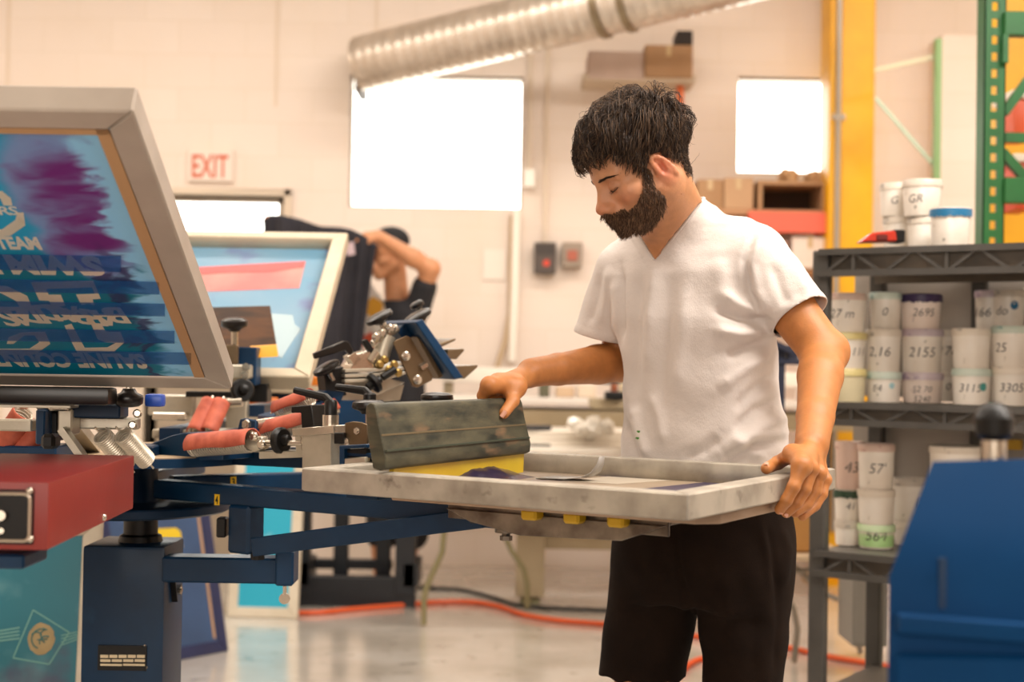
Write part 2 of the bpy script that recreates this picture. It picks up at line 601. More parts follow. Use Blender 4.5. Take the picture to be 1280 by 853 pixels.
def carton(name, rect, d, th, mat, label, tape=True, group=None):
    x0, y0, x1, y1 = rect
    a, b2 = P(x0, y1, d), P(x1, y0, d)
    o = thing(name, label, 'box', ((a.x + b2.x) / 2, a.y + th / 2, P((x0 + x1) / 2, y1, d).z), group=group)
    mb = MB(); prect(mb, x0, y0, x1, y1, d, th)
    mb.build('carton_body', mat, o, bevel=.006)
    if tape:
        xm = (x0 + x1) / 2
        mb = MB(); prect(mb, xm - 3, y0, xm + 3, y0 + (y1 - y0) * .35, d - .003, .003)
        mb.build('tape', m_tape, o)
    return o
a_z = a.z
carton('pale_carton', (735, 64, 806, 100), 8.02, .3, m_card2, 'pale pinkish carton high up below the duct', False)
carton('cardboard_box', (806, 56, 866, 97), 8.0, .34, m_card, 'brown cardboard box high up under the end of the duct')
mb = MB(); prect(mb, 846, 38, 866, 56, 8.05, .2)
tag(mb.build('dark_box', m_dark, None, bevel=.004), 'small black box on top of the brown box under the duct', 'box')

# shelf of cartons at the back with a red beam
sh = thing('storage_rack', 'back storage rack with a red beam carrying cardboard boxes beside the yellow column', 'rack', (P(960, 290, 8.1).x, 8.1, 0))
mb = MB(); prect(mb, 868, 262, 1034, 268, 8.02, .36); mb.build('shelf_board', M('shelf_ply', '#b98c66', .7), sh)
mb = MB(); prect(mb, 936, 265, 1034, 291, 7.97, .05); mb.build('beam', M('red_beam', '#e2664f', .5), sh, 'red front beam', bevel=.004)
for px in (872, 1030):
    a, b2 = P(px, 270, 8.1), P(px, 270, 8.1)
    MB().box((a.x, 8.2, a.z / 2), (.05, .05, a.z)).build('post', m_orange, sh)
a = P(1000, 336, 8.1)
MB().box(((P(872, 336, 8.1).x + P(1034, 336, 8.1).x) / 2, 8.2, a.z - .02), (P(1034, 336, 8.1).x - P(872, 336, 8.1).x, .36, .03)).build('shelf_board', M('shelf_ply', '#b98c66'), sh)
carton('cardboard_box', (872, 224, 904, 262), 8.02, .33, m_card, 'brown carton nearest the bearded man on the red beamed rack')
carton('cardboard_box', (905, 222, 942, 262), 8.02, .33, M('cardboard_light', '#bb9673', .85), 'lighter brown carton in the middle of the red beamed rack')
ob = thing('open_box', 'open cardboard box with a dark inside next to the yellow column', 'box', P(990, 262, 8.15))
for r_ in ((948, 228, 953, 262, .33), (1028, 228, 1034, 262, .33)):
    mb = MB(); prect(mb, *r_[:4], 8.02, r_[4]); mb.build('side_panel', m_card, ob)
mb = MB(); prect(mb, 948, 226, 1034, 262, 8.35, .01); mb.build('back_panel', M('shade_toned_card', '#4a3426', .9), ob, 'dark shaded back panel')  # deep brown paints the shade inside the box
mb = MB(); prect(mb, 948, 226, 1034, 231, 8.02, .33); mb.build('top_panel', m_card, ob)
random.seed(3)
for k, px in enumerate((985, 1016)):
    mb = MB()
    c = P(px, 222, 8.15)
    for i in range(7):
        mb.ball(c + Vector((random.uniform(-.05, .05), random.uniform(-.05, .05), random.uniform(-.012, .02))), random.uniform(.025, .04), 9)
    tag(mb.build('paper_bundle', M('kraft_paper', '#c29a70', .9), None, angle=60, origin=c), ('crumpled kraft bundle on the open box, away from the column', 'crumpled kraft bundle on the open box, beside the yellow column')[k], 'bundle')
carton('white_box', (990, 296, 1036, 336), 8.0, .35, M('white_card', '#e3d3c6', .8), 'white carton under the red beam beside the yellow column')
carton('pink_box', (945, 302, 984, 336), 8.0, .35, M('pink_card', '#d9a590', .8), 'pinkish carton under the red beam behind the bearded man')

# yellow steel column with a conduit
m_yel = M('yellow_paint', '#eeb008', .42, col2='#e2a204', vscale=5)
yc = thing('steel_column', 'thick yellow painted steel column behind the ink rack', 'column', (P(1066, 300, 7.9).x, 8.0, 0))
xa, xb = P(1036, 250, 7.9).x, P(1093, 250, 7.9).x
MB().box(((xa + xb) / 2, 7.9 + (xb - xa) / 2, ZC / 2), (xb - xa, xb - xa, ZC)).build('column_shaft', m_yel, yc, bevel=.018, seg=3)
MB().box(((xa + xb) / 2, 7.9 + (xb - xa) / 2, .01), (xb - xa + .12, xb - xa + .12, .02)).build('base_plate', m_yel, yc)
cx = P(1050, 150, 7.86).x
MB().cyl((cx, 7.885, .3), (cx, 7.885, ZC), .016, n=12).build('conduit', M('grey_conduit', '#a69c8f', .4, .5), yc, 'grey conduit pipe')
for z in (1.84, 2.6, 1.1):
    MB().box((cx + .004, 7.888, z), (.07, .014, .03)).build('conduit_clip', M('grey_conduit', '#a69c8f'), yc)

# far green rack frame, white panel
m_green2 = M('pale_green_steel', '#7fa06a', .5)
fg = thing('far_rack_frame', 'thin faded green rack frame with a diagonal brace against the back wall', 'rack', (P(1174, 200, 7.4).x, 7.4, 0))
a, b2 = P(1174, 48, 7.4), P(1096, 120, 7.4)
MB().box((a.x, 7.4, a.z / 2), (.03, .05, a.z)).build('post', m_green2, fg)
MB().bar(P(1094, 88, 7.45), P(1172, 70, 7.45), .02, .025).build('cross_bar', M('faded_beam', '#cfc6a8', .6), fg)
MB().bar(P(1094, 122, 7.45), P(1172, 212, 7.45), .014, .016).build('brace', M('mint_brace', '#b9d1bb', .6), fg)
mb = MB()
a, b2, t_ = P(1178, 170, 8.15), P(1262, 170, 8.15), P(1210, 42, 8.15)
mb.box(((a.x + b2.x) / 2, 8.28, t_.z / 2), (b2.x - a.x, .24, t_.z))
tag(mb.build('wall_pier', m_wall, kind='structure'), )

# green pallet rack frame on the right
m_green = M('green_steel', '#155f25', .45, col2='#11531f', vscale=6)
gx0, gx1 = P(1231, 150, 4.75).x, P(1258, 150, 4.75).x
gr = thing('pallet_rack', 'tall green slotted pallet rack frame at the right edge behind the ink rack', 'rack', ((gx0 + gx1) / 2, 4.78, 0))
mb = MB()
hz0, pitch = P(1244, 440, 4.75).z, .0565
w = gx1 - gx0
mb.box((gx0 + w * .17, 4.752, 1.6), (w * .34, .004, 3.2)).box((gx1 - w * .17, 4.752, 1.6), (w * .34, .004, 3.2))
for k in range(-18, 34):
    z = hz0 + k * pitch
    mb.box(((gx0 + gx1) / 2, 4.752, z), (w * .34, .004, pitch * .5))
mb.box((gx0 + .002, 4.79, 1.6), (.004, .08, 3.2)).box((gx1 - .002, 4.79, 1.6), (.004, .08, 3.2))
mb.box(((gx0 + gx1) / 2, 4.78, .005), (.14, .14, .01))
mb.build('slotted_post', m_green, gr)
MB().box((P(1330, 0, 4.75).x, 4.79, 1.6), (.075, .08, 3.2)).build('rear_post', m_green, gr)
xr = P(1330, 100, 4.75).x
for (y0, y1) in ((14, 44), (222, 254)):
    mb = MB(); prect(mb, 1256, y0, 1340, y1, 4.74, .05); mb.build('beam', m_green, gr, bevel=.003)
mb = MB(); prect(mb, 1256, 166, 1330, 178, 4.78, .03); mb.build('cross_bar', m_green, gr)
mb = MB(); prect(mb, 1254, 42, 1261, 78, 4.74, .05); mb.build('beam_hook', m_green, gr)
MB().bar(P(1254, 142, 4.8), P(1322, 50, 4.8), .03, .03).build('brace', m_green, gr)
MB().bar(P(1252, 190, 4.8), P(1322, 268, 4.8), .03, .03).build('brace', m_green, gr)
# yellow post and clutter behind the green rack
mb = MB()
xa, xb = P(1258, 100, 5.7).x, P(1330, 100, 5.7).x
mb.box(((xa + xb) / 2, 5.85, ZC / 2), (xb - xa, .22, ZC))
tag(mb.build('steel_column', m_yel, None, bevel=.012), 'second yellow column half hidden behind the green pallet rack', 'column', None)
for k, (r_, colr, lab) in enumerate((((1268, 116, 1300, 172, 5.3, .2), '#d4552a', 'upper orange tub stored in the green pallet rack'), ((1270, 196, 1300, 262, 5.3, .2), '#cf4a2c', 'lower orange tub stored in the green pallet rack'))):
    mb = MB(); prect(mb, *r_)
    t_ = thing('storage_tub', lab, 'tub', P(1284, r_[3], 5.35))
    mb.build('tub_body', M('orange_plastic_%d' % k, colr, .45), t_, bevel=.02, seg=2)
    mb = MB(); prect(mb, r_[0] - 2, r_[1] - 4, r_[2] + 2, r_[1] + 6, 5.28, .23); mb.build('tub_lid', M('tub_lid_white', '#e8dccb', .5), t_, bevel=.004)

# fittings on the back wall
m_grey = M('electrical_grey', '#6a5f56', .5)
def wallbox(name, rect, th, mat, label, cat, bevel=.004):
    o = thing(name, label, cat, at_y((rect[0] + rect[2]) / 2, rect[3], WY - th))
    mb = MB(); prect(mb, *rect, WY - th, th); mb.build('housing', mat, o, bevel=bevel)
    return o
o = wallbox('switch_box', (668, 303, 695, 342), .09, M('dark_switch_grey', '#51463f', .5), 'dark grey switch box with a red switch on the back wall', 'switch')
mb = MB(); c = at_y(683, 329, WY - .1); mb.cyl(c, c + Vector((0, .03, 0)), .02, n=16); mb.build('red_switch', M('switch_red', '#d8452c', .5), o, 'red round switch')
mb = MB(); prect(mb, 671, 306, 692, 318, WY - .093, .004); mb.build('cover_plate', M('dark_plate', '#3c332e', .5), o)
mb = MB(); c = at_y(681, 303, WY - .04); mb.cyl(c, c + Vector((0, 0, 1.2)), .012, n=10); mb.build('conduit', M('cream_conduit', '#e3d3bf', .5), o)
o = wallbox('switch_box', (703, 303, 728, 334), .08, M('mid_switch_grey', '#9a8a7a', .5), 'paler grey switch box next to the dark one on the back wall', 'switch')
mb = MB(); prect(mb, 709, 313, 722, 326, WY - .09, .012); mb.build('cover_plate', M('dull_red', '#b0604a', .5), o, 'dull red cover plate', bevel=.003)
o = wallbox('wall_socket', (655, 211, 669, 234), .05, M('socket_white', '#fffaf0', .35), 'small white socket box on the wall right of the big window', 'socket')
mb = MB(); c = at_y(661, 211, WY - .025); mb.cyl(c, (c.x, c.y, ZC), .013, n=10); mb.build('conduit', M('cream_conduit', '#e3d3bf'), o)
mb = MB(); prect(mb, 657, 214, 667, 231, WY - .054, .004); mb.build('cover_plate', M('socket_white', '#fffaf0'), o)
a, b2 = at_y(646, 262, WY - .05), at_y(640, 452, WY - .05)
tag(MB().tube([a, interp(a, b2, .5) + Vector((.005, 0, 0)), b2], .026, 12).build('white_pipe', M('pipe_white', '#fbf3e6', .35)), 'white pipe running down the wall from the big window', 'pipe')
pts = [at_y(640, 270, WY - .03), at_y(639, 330, WY - .03), at_y(638, 390, WY - .03), at_y(632, 425, WY - .04), at_y(622, 458, WY - .06), at_y(620, 520, WY - .1)]
tag(MB().tube(pts, .016, 8).build('hanging_hose', M('beige_hose', '#c4ab8a', .6)), 'beige hose hanging down the wall behind the white tables', 'hose')
mb = MB(); prect(mb, 604, 312, 632, 350, WY - .003, .002)
tag(mb.build('paper_sheet', M('paper_white', '#efe4d8', .8)), 'pale paper sheet taped to the wall below the big window', 'paper')
# ------------------------------------------------------------------ the rotary screen printing press
m_blue = M('press_blue', '#023254', .46, col2='#022845', vscale=7, col3='#123a58', v3scale=14, v3lo=.64, v3hi=.82, bump=.06, bscale=160, coat=.1, spec=.3)
m_bluedark = M('press_dark_blue', '#052844', .45, col2='#042038', spec=.3, vscale=8)
m_black = M('black_plastic', '#0c0a09', .4, spec=.35)
m_blacks = M('black_satin', '#15110f', .32, coat=.12, spec=.4)
m_alum = M('machined_aluminium', '#cbc3b2', .34, .6, col2='#b4ab99', vscale=14, bump=.08)
m_steel = M('bright_steel', '#c9bfb0', .22, .9)
m_bronze = M('bronzed_bracket', '#77644d', .38, .7, col2='#69563f', vscale=10)
m_spring = M('spring_steel', '#d8cdbb', .3, .7)
m_sleeve = M('orange_sleeve', '#cf6a50', .65, col2='#a94c37', vscale=26, bump=.25, bscale=60)
m_tan = M('dusty_tan_top', '#b89f80', .7, col2='#a58c6d', vscale=10)
m_yplate = M('yellow_plate', '#f2c21c', .5)

UU = Vector((math.cos(-.546), math.sin(-.546), 0))
VV = Vector((-UU.y, UU.x, 0))
ZF = 1.033                                   # top of the screen that is being printed
FL = Vector((-.351, 2.394, ZF))
FLEN, FWID, FH = .708, .647, .039
CC = FL + VV * (FWID / 2) - UU * .74
CC.z = 0
ZU = Vector((0, 0, 1))

def bolt(parent, c, axis, r=.008, h=.006, mat=None, name='bolt'):
    axis = Vector(axis).normalized()
    mb = MB().cyl(Vector(c) - axis * .002, Vector(c) + axis * h, r, n=6)
    mb.cyl(Vector(c) + axis * h, Vector(c) + axis * (h + .002), r * .55, n=8)
    return mb.build(name, mat or m_steel, parent)

press = thing('screen_printing_press', 'dark blue rotary screen printing press stand with arms numbered 3 and 4', 'press', (CC.x, CC.y, 0))
# column
cw = .172
cfx = (P(102, 760, 2.96).x + P(207, 760, 2.96).x) / 2
colc = Vector((cfx, 2.96 + cw / 2, 0))
ctop = P(155, 683, 2.96).z
MB().box((colc.x, colc.y, ctop / 2), (cw, cw, ctop)).build('column', m_blue, press, bevel=.008, seg=2)
colo = press.children[0]
pl = MB()
a, b2 = P(124, 806, 2.955), P(184, 838, 2.955)
pc = (a + b2) / 2
pl.box((pc.x, 2.957, pc.z), (abs(b2.x - a.x), .004, abs(a.z - b2.z)))
plate = pl.build('name_plate', m_black, colo, 'black name plate with pale fields')
fields = MB()
for row, (y0, y1, cells) in enumerate(((818, 822, 5), (823.5, 827, 4), (829, 832, 2))):
    xs_ = np.linspace(126, 183, cells + 1)
    for k in range(cells):
        p0, p1 = P(xs_[k] + .8, y0, 2.9535), P(xs_[k + 1] - .8, y1, 2.9535)
        fields.box(((p0.x + p1.x) / 2, 2.9545, (p0.z + p1.z) / 2), (p1.x - p0.x, .0012, p0.z - p1.z))
fields.build('plate_field', M('plate_field_ivory', '#d9c8a6', .5), colo, kind='stuff')
for px, py in ((125, 809), (181, 808), (126, 836), (183, 834.5)):
    bolt(colo, P(px, py, 2.953), (0, -1, 0), .0032, .002, name='plate_rivet')
rx = colc.x + cw / 2
for z, y in ((.79, 3.0), (.715, 3.06)):
    bolt(colo, (rx, y, z), (1, 0, 0), .011, .012)
MB().bar((rx + .006, 2.99, .775), (rx + .006, 3.03, .695), .004, .012, (1, 0, 0)).build('latch_rod', m_black, colo)
MB().lathe((colc.x + .01, CC.y, ctop), (0, 0, 1), [(0, .047), (.012, .044), (.016, .036), (.06, .036)], 24).build('pivot_collar', m_black, press)
for sx in (-1, 1):
    for sy in (-1, 1):
        MB().bar((colc.x + sx * .07, colc.y + sy * .07, .025), (colc.x + sx * .42, colc.y + sy * .42, .025), .07, .05).build('floor_leg', m_blue, press)
# rotating discs
zd1 = .884
MB().lathe((CC.x, CC.y, zd1), (0, 0, 1), [(0, .205), (.004, .212), (.018, .212), (.021, .209)], 56).build('lower_disc', m_bluedark, press, bevel=0)
MB().lathe((CC.x, CC.y, .994), (0, 0, 1), [(0, .275), (.018, .275), (.0185, .26)], 64).build('upper_disc', m_blue, press)
MB().lathe((CC.x, CC.y, 1.0122), (0, 0, 1), [(0, .268), (.002, .268)], 56).build('disc_cover', m_tan, press, 'dusty tan top sheet of the disc')
MB().cyl((CC.x, CC.y, zd1 + .02), (CC.x, CC.y, .995), .06, n=24).build('hub', m_bluedark, press)
# six arms, four of them with a pallet out of the picture
arm_zt, arm_zb = .956, .917
def arm(phi, length, number=None, side=None):
    r = Vector((math.cos(phi), math.sin(phi), 0))
    a = CC + r * .09 + ZU * ((arm_zt + arm_zb) / 2)
    b = CC + r * length + ZU * ((arm_zt + arm_zb) / 2)
    o = MB().bar(a, b, .042, arm_zt - arm_zb).build('pallet_arm', m_blue, press, bevel=.003)
    if number:
        w = Vector((r.y, -r.x, 0))
        mid = at_plane(*side, CC + w * .0215, w)
        ux = r
        MB().prism([(-.0065, -.011), (.0065, -.011), (.0065, .011), (-.0065, .011)], mid, ux, ZU, (0, .0012)).build('number_plate', m_yplate, o, 'yellow plate with the number ' + number)
        text_on(MB(), number, mid - ZU * .008, ux, ZU, .016, .0017, .03, width=.0075).build('numeral', m_black, o, 'black number ' + number, angle=0)
    return o
arm(-.546, .99, '4', (271.5, 625))
arm(-.546 + PI / 3, .95, '3', (291.5, 602.5))
for k in (2, 3, 4):
    arm(-.546 + PI / 3 * k, .6)
arm(-.546 - PI / 3, 1.18)
# stop arm low on the column
y0 = 2.93
za, zb = P(270, 697, y0).z, P(270, 729, y0).z
xa, xb = rx, P(347, 710, y0).x
MB().box(((xa + xb) / 2, y0 + .03, (za + zb) / 2), (xb - xa, .06, za - zb)).build('stop_arm', m_blue, press, bevel=.004)
z2, z3 = P(357, 688, y0).z, P(357, 732, y0).z
xc, xd = P(345, 710, y0).x, P(368, 710, y0).x
sa = MB().box(((xc + xd) / 2, y0 + .03, (z2 + z3) / 2), (xd - xc, .075, z2 - z3)).build('stop_head', m_blue, press, bevel=.004)
ts = MB()
c = P(356, 733, y0 + .03)
ts.cyl(c, c - ZU * .022, .004, n=10)
ts.cyl(c - ZU * .026 + Vector((0, -.003, 0)), c - ZU * .026 + Vector((0, .003, 0)), .0115, n=18)
ts.build('thumb_screw', m_steel, sa, 'steel thumb screw')
# post and brace below arm 4
def on_arm(px, py, off=0.0):
    return at_plane(px, py, CC - VV * off, VV)
p_ = on_arm(307, 690)
MB().box((p_.x, p_.y, (arm_zb + p_.z) / 2), (.058, .052, arm_zb - p_.z + .004), frame_mat(ZU, UU)).build('arm_post', m_blue, press, bevel=.006)
MB().cyl(on_arm(322, 692) - ZU * .0, on_arm(322, 692) - ZU * .012, .014, n=12).build('leveling_foot', m_black, press)
b0, b1 = on_arm(318, 684, .03), on_arm(606, 647, .028)
MB().bar(b0, b1, .02, .037).build('arm_brace', m_blue, press, bevel=.002)
MB().box((on_arm(282, 652, .0).x, on_arm(282, 652).y - .03, on_arm(282, 657).z), (.02, .03, .04)).build('disc_stop', m_black, press, bevel=.003)
# pallet of arm 4 and its bracket
m_pwood = M('pallet_plywood', '#b89c84', .6, col2='#a98c72', vscale=9, stretch=(1, 1, 8))
def uv(r, w, z):
    return CC + UU * r + VV * w + ZU * z
poly = [(.83, -.19), (1.40, -.19), (1.43, -.16), (1.43, .16), (1.40, .19), (.83, .19)]
pal = MB().prism(poly, (CC.x, CC.y, .974), UU, VV, .0175).build('pallet', m_pwood, press, 'pale plywood pallet under the screen', bevel=.002)
br = MB()
br.box(uv(.91, 0, .965), (.14, .06, .018), frame_mat(ZU, UU))
br.box(uv(1.12, -.10, .967), (.42, .05, .012), frame_mat(ZU, UU))
br.box(uv(1.12, -.13, .957), (.42, .006, .026), frame_mat(ZU, UU))
br.prism([(-.21, 0), (.21, 0), (.13, -.03), (-.06, -.036), (-.16, -.02)], uv(1.12, -.135, .962), UU, ZU, .006)
br.build('pallet_bracket', M('worn_steel', '#8f8577', .35, .8, col2='#5c5148', vscale=18), press, bevel=.0015)
for r_ in (1.09, 1.17, 1.25):
    MB().box(uv(r_, -.15, .9645), (.03, .03, .018), frame_mat(ZU, UU)).build('pallet_clamp', M('clamp_yellow', '#c9a018', .5), press, 'yellow clamp', bevel=.004)
MB().box(uv(.955, -.03, .935), (.09, .07, .012), frame_mat(ZU, UU)).build('pallet_plate', m_black, press, bevel=.002)
q = uv(.985, -.06, .93)
MB().cyl(q + ZU * .04, q - ZU * .025, .007, n=8).cyl(q - ZU * .004, q - ZU * .012, .02, n=14).cyl(q - ZU * .018, q - ZU * .026, .011, n=6).build('pallet_knob', M('worn_steel', '#8f8577'), press)

# ------------------------------------------------------------------ screens
m_frame = M('worn_aluminium_frame', '#b9b0a1', .48, .35, col2='#938a7d', vscale=16, vlo=.4, vhi=.72, col3='#6b6256', v3scale=30, v3lo=.62, v3hi=.78, bump=.15, bscale=90)
m_frame2 = M('dull_aluminium_frame', '#b9aea2', .5, .3, col2='#a89c90', vscale=5, bump=.06)
m_frame3 = M('clean_aluminium_frame', '#cdbfa6', .45, .4, col2='#bcae95', vscale=5)

def screen_frame(o, L, W, rail, h, mat, bev=.0025):
    """four mitred rails in local x 0..L, y 0..W, top at z = 0"""
    quads = [((0, 0), (L, 0), (L - rail, rail), (rail, rail)), ((L, 0), (L, W), (L - rail, W - rail), (L - rail, rail)),
             ((L, W), (0, W), (rail, W - rail), (L - rail, W - rail)), ((0, W), (0, 0), (rail, rail), (rail, W - rail))]
    out = []
    for q_ in quads:
        out.append(MB().prism(q_, (0, 0, -h), (1, 0, 0), (0, 1, 0), h).build('rail', mat, o, bevel=bev, world=False))
    return out

def RM(x, y, z):
    return Matrix((Vector(x), Vector(y), Vector(z))).transposed()

# the screen being printed
scr = thing('printing_screen', 'stained aluminium printing screen lying flat that the bearded man is printing through', 'screen', FL, RM(UU, VV, ZU))
screen_frame(scr, FLEN, FWID, .038, FH, m_frame)
m_mesh = M('inky_mesh', '#94826c', .5, col2='#7d6d5e', vscale=6, col3='#5d5468', v3scale=5, v3lo=.58, v3hi=.66)
MB().box((FLEN / 2, FWID / 2, -FH + .0015), (FLEN - .03, FWID - .03, .001)).build('mesh', m_mesh, scr, 'ink stained mesh', world=False)
m_purple = M('purple_ink', '#221a33', .3, col2='#2d2440', vscale=15, coat=.5)
m_violet = M('violet_stain', '#352e44', .4, col2='#453c50', vscale=9)
import random as _r
_r.seed(5)
def blob(cx_, cy_, rx_, ry_, n=28, j=.12):
    return [(cx_ + rx_ * math.cos(2 * PI * i / n) * (1 + _r.uniform(-j, j)), cy_ + ry_ * math.sin(2 * PI * i / n) * (1 + _r.uniform(-j, j))) for i in range(n)]
MB().prism([(.36, .06), (.655, .05), (.655, .602), (.47, .602), (.44, .40), (.37, .30)], (0, 0, -FH + .002), (1, 0, 0), (0, 1, 0), .0006).build('dried_ink', m_violet, scr, 'dark violet stain of dried ink', world=False)
MB().prism([(.25, .45), (.36, .46), (.40, .60), (.27, .60)], (0, 0, -FH + .002), (1, 0, 0), (0, 1, 0), .0005).build('tape', M('grey_tape', '#b3a795', .5), scr, 'pale tape strip', world=False)
# a curled sheet of tape standing up from the mesh
rib = []
cu0, cu1 = at_z(662, 600, ZF - FH + .003), at_z(760, 595, ZF - FH + .003)
ax_ = (cu1 - cu0).normalized()
wd = VV * .035
prof_ = [(-.02, .0), (.06, .002), (.1, .006), (.125, .016), (.138, .032), (.142, .046)]
vs_, fs_ = [], []
st_ = at_z(690, 598, ZF - FH + .003)
for i, (s_, z_) in enumerate(prof_):
    k_ = 1 - .75 * i / 5
    for q_ in (-1, 1):
        vs_.append(st_ + UU * s_ * .75 + ZU * z_ + wd * q_ * k_)
for i in range(5):
    fs_.append((2 * i, 2 * i + 1, 2 * i + 3, 2 * i + 2))
ct = MB().add(vs_, fs_).build('curled_tape', M('curled_tape_grey', '#9c968f', .35), scr, 'grey tape with an end that curls up', angle=60)
sm = ct.modifiers.new('thickness', 'SOLIDIFY'); sm.thickness = .0015

# squeegee held by the man
m_wood = M('inky_wood', '#56523f', .48, col2='#1f241c', vscale=12, stretch=(1, 1, 3.4), vlo=.34, vhi=.66, col3='#85664a', v3scale=9, v3lo=.57, v3hi=.76, detail=6, bump=.3, bscale=50)
m_blade = M('yellow_polyurethane', '#d8b92a', .35, col2='#cfa91c', vscale=8, coat=.3)
S0, S1 = at_z(475, 588, 1.038), at_z(657, 567, 1.038)
sd = (S1 - S0).normalized()
sn = Vector((sd.y, -sd.x, 0))                # faces the camera side
sq = thing('squeegee', 'long ink stained wooden squeegee with a yellow blade held on the flat screen', 'squeegee', (S0 + S1) / 2)
LS = (S1 - S0).length
hp_ = [(.0, -.001), (.010, .004), (.011, .02), (.004, .045), (-.003, .07), (-.009, .098), (-.013, .106), (-.021, .109), (-.028, .104), (-.030, .095), (-.026, .06), (-.020, .03), (-.014, .002)]
hold = MB().prism(hp_, S0, sn, ZU, (-LS, 0) if sn.cross(ZU).dot(sd) < 0 else (0, LS)).build('holder', m_wood, sq, bevel=.0015)
for i, (z_, c_) in enumerate(((.03, '#3c4234'), (.055, '#6e5f45'))):
    MB().prism([(.0, 0), (LS - .008, 0), (LS - .008, .003), (0, .003)], S0 + sn * (.0118 - i * .0105) + ZU * z_ + sd * .001, sd, ZU, (-.004, .0008)).build('holder_groove', M('groove_%d' % i, c_, .6), hold, 'dark line along the holder')
BL0 = max(.003, (.042 - (S0 - FL).dot(VV)) / sd.dot(VV))
MB().prism([(-.0115, .012), (-.0015, .012), (-.003, -.037), (-.010, -.037)], S0 + sd * BL0, sn, ZU, (-(LS - .003 - BL0), 0) if sn.cross(ZU).dot(sd) < 0 else (0, LS - .003 - BL0)).build('blade', m_blade, sq, 'yellow polyurethane blade')
# ink heaped before the blade
ink = MB()
n_ = 26
vs_, fs_ = [], []
for i in range(n_):
    t_ = i / (n_ - 1)
    q_ = S0 + sd * (LS * (.42 + .53 * t_)) + sn * .0
    hgt = (.003 + .023 * math.sin(PI * min(1, t_ * 1.02)) ** .8) * (1 + .05 * math.sin(t_ * 23) + .03 * math.sin(t_ * 61))
    z0 = ZF - FH + .0015
    for (o_, zz) in ((-.003, hgt), (.008, hgt * .8), (.022, hgt * .45), (.04, .0)):
        vs_.append(Vector((q_.x, q_.y, z0 + zz)) + sn * o_)
for i in range(n_ - 1):
    for k in range(3):
        fs_.append((i * 4 + k, i * 4 + k + 1, i * 4 + k + 5, i * 4 + k + 4))
MB().add(vs_, fs_).build('wet_ink', m_purple, scr, 'heap of wet dark purple ink along the squeegee blade', angle=80)

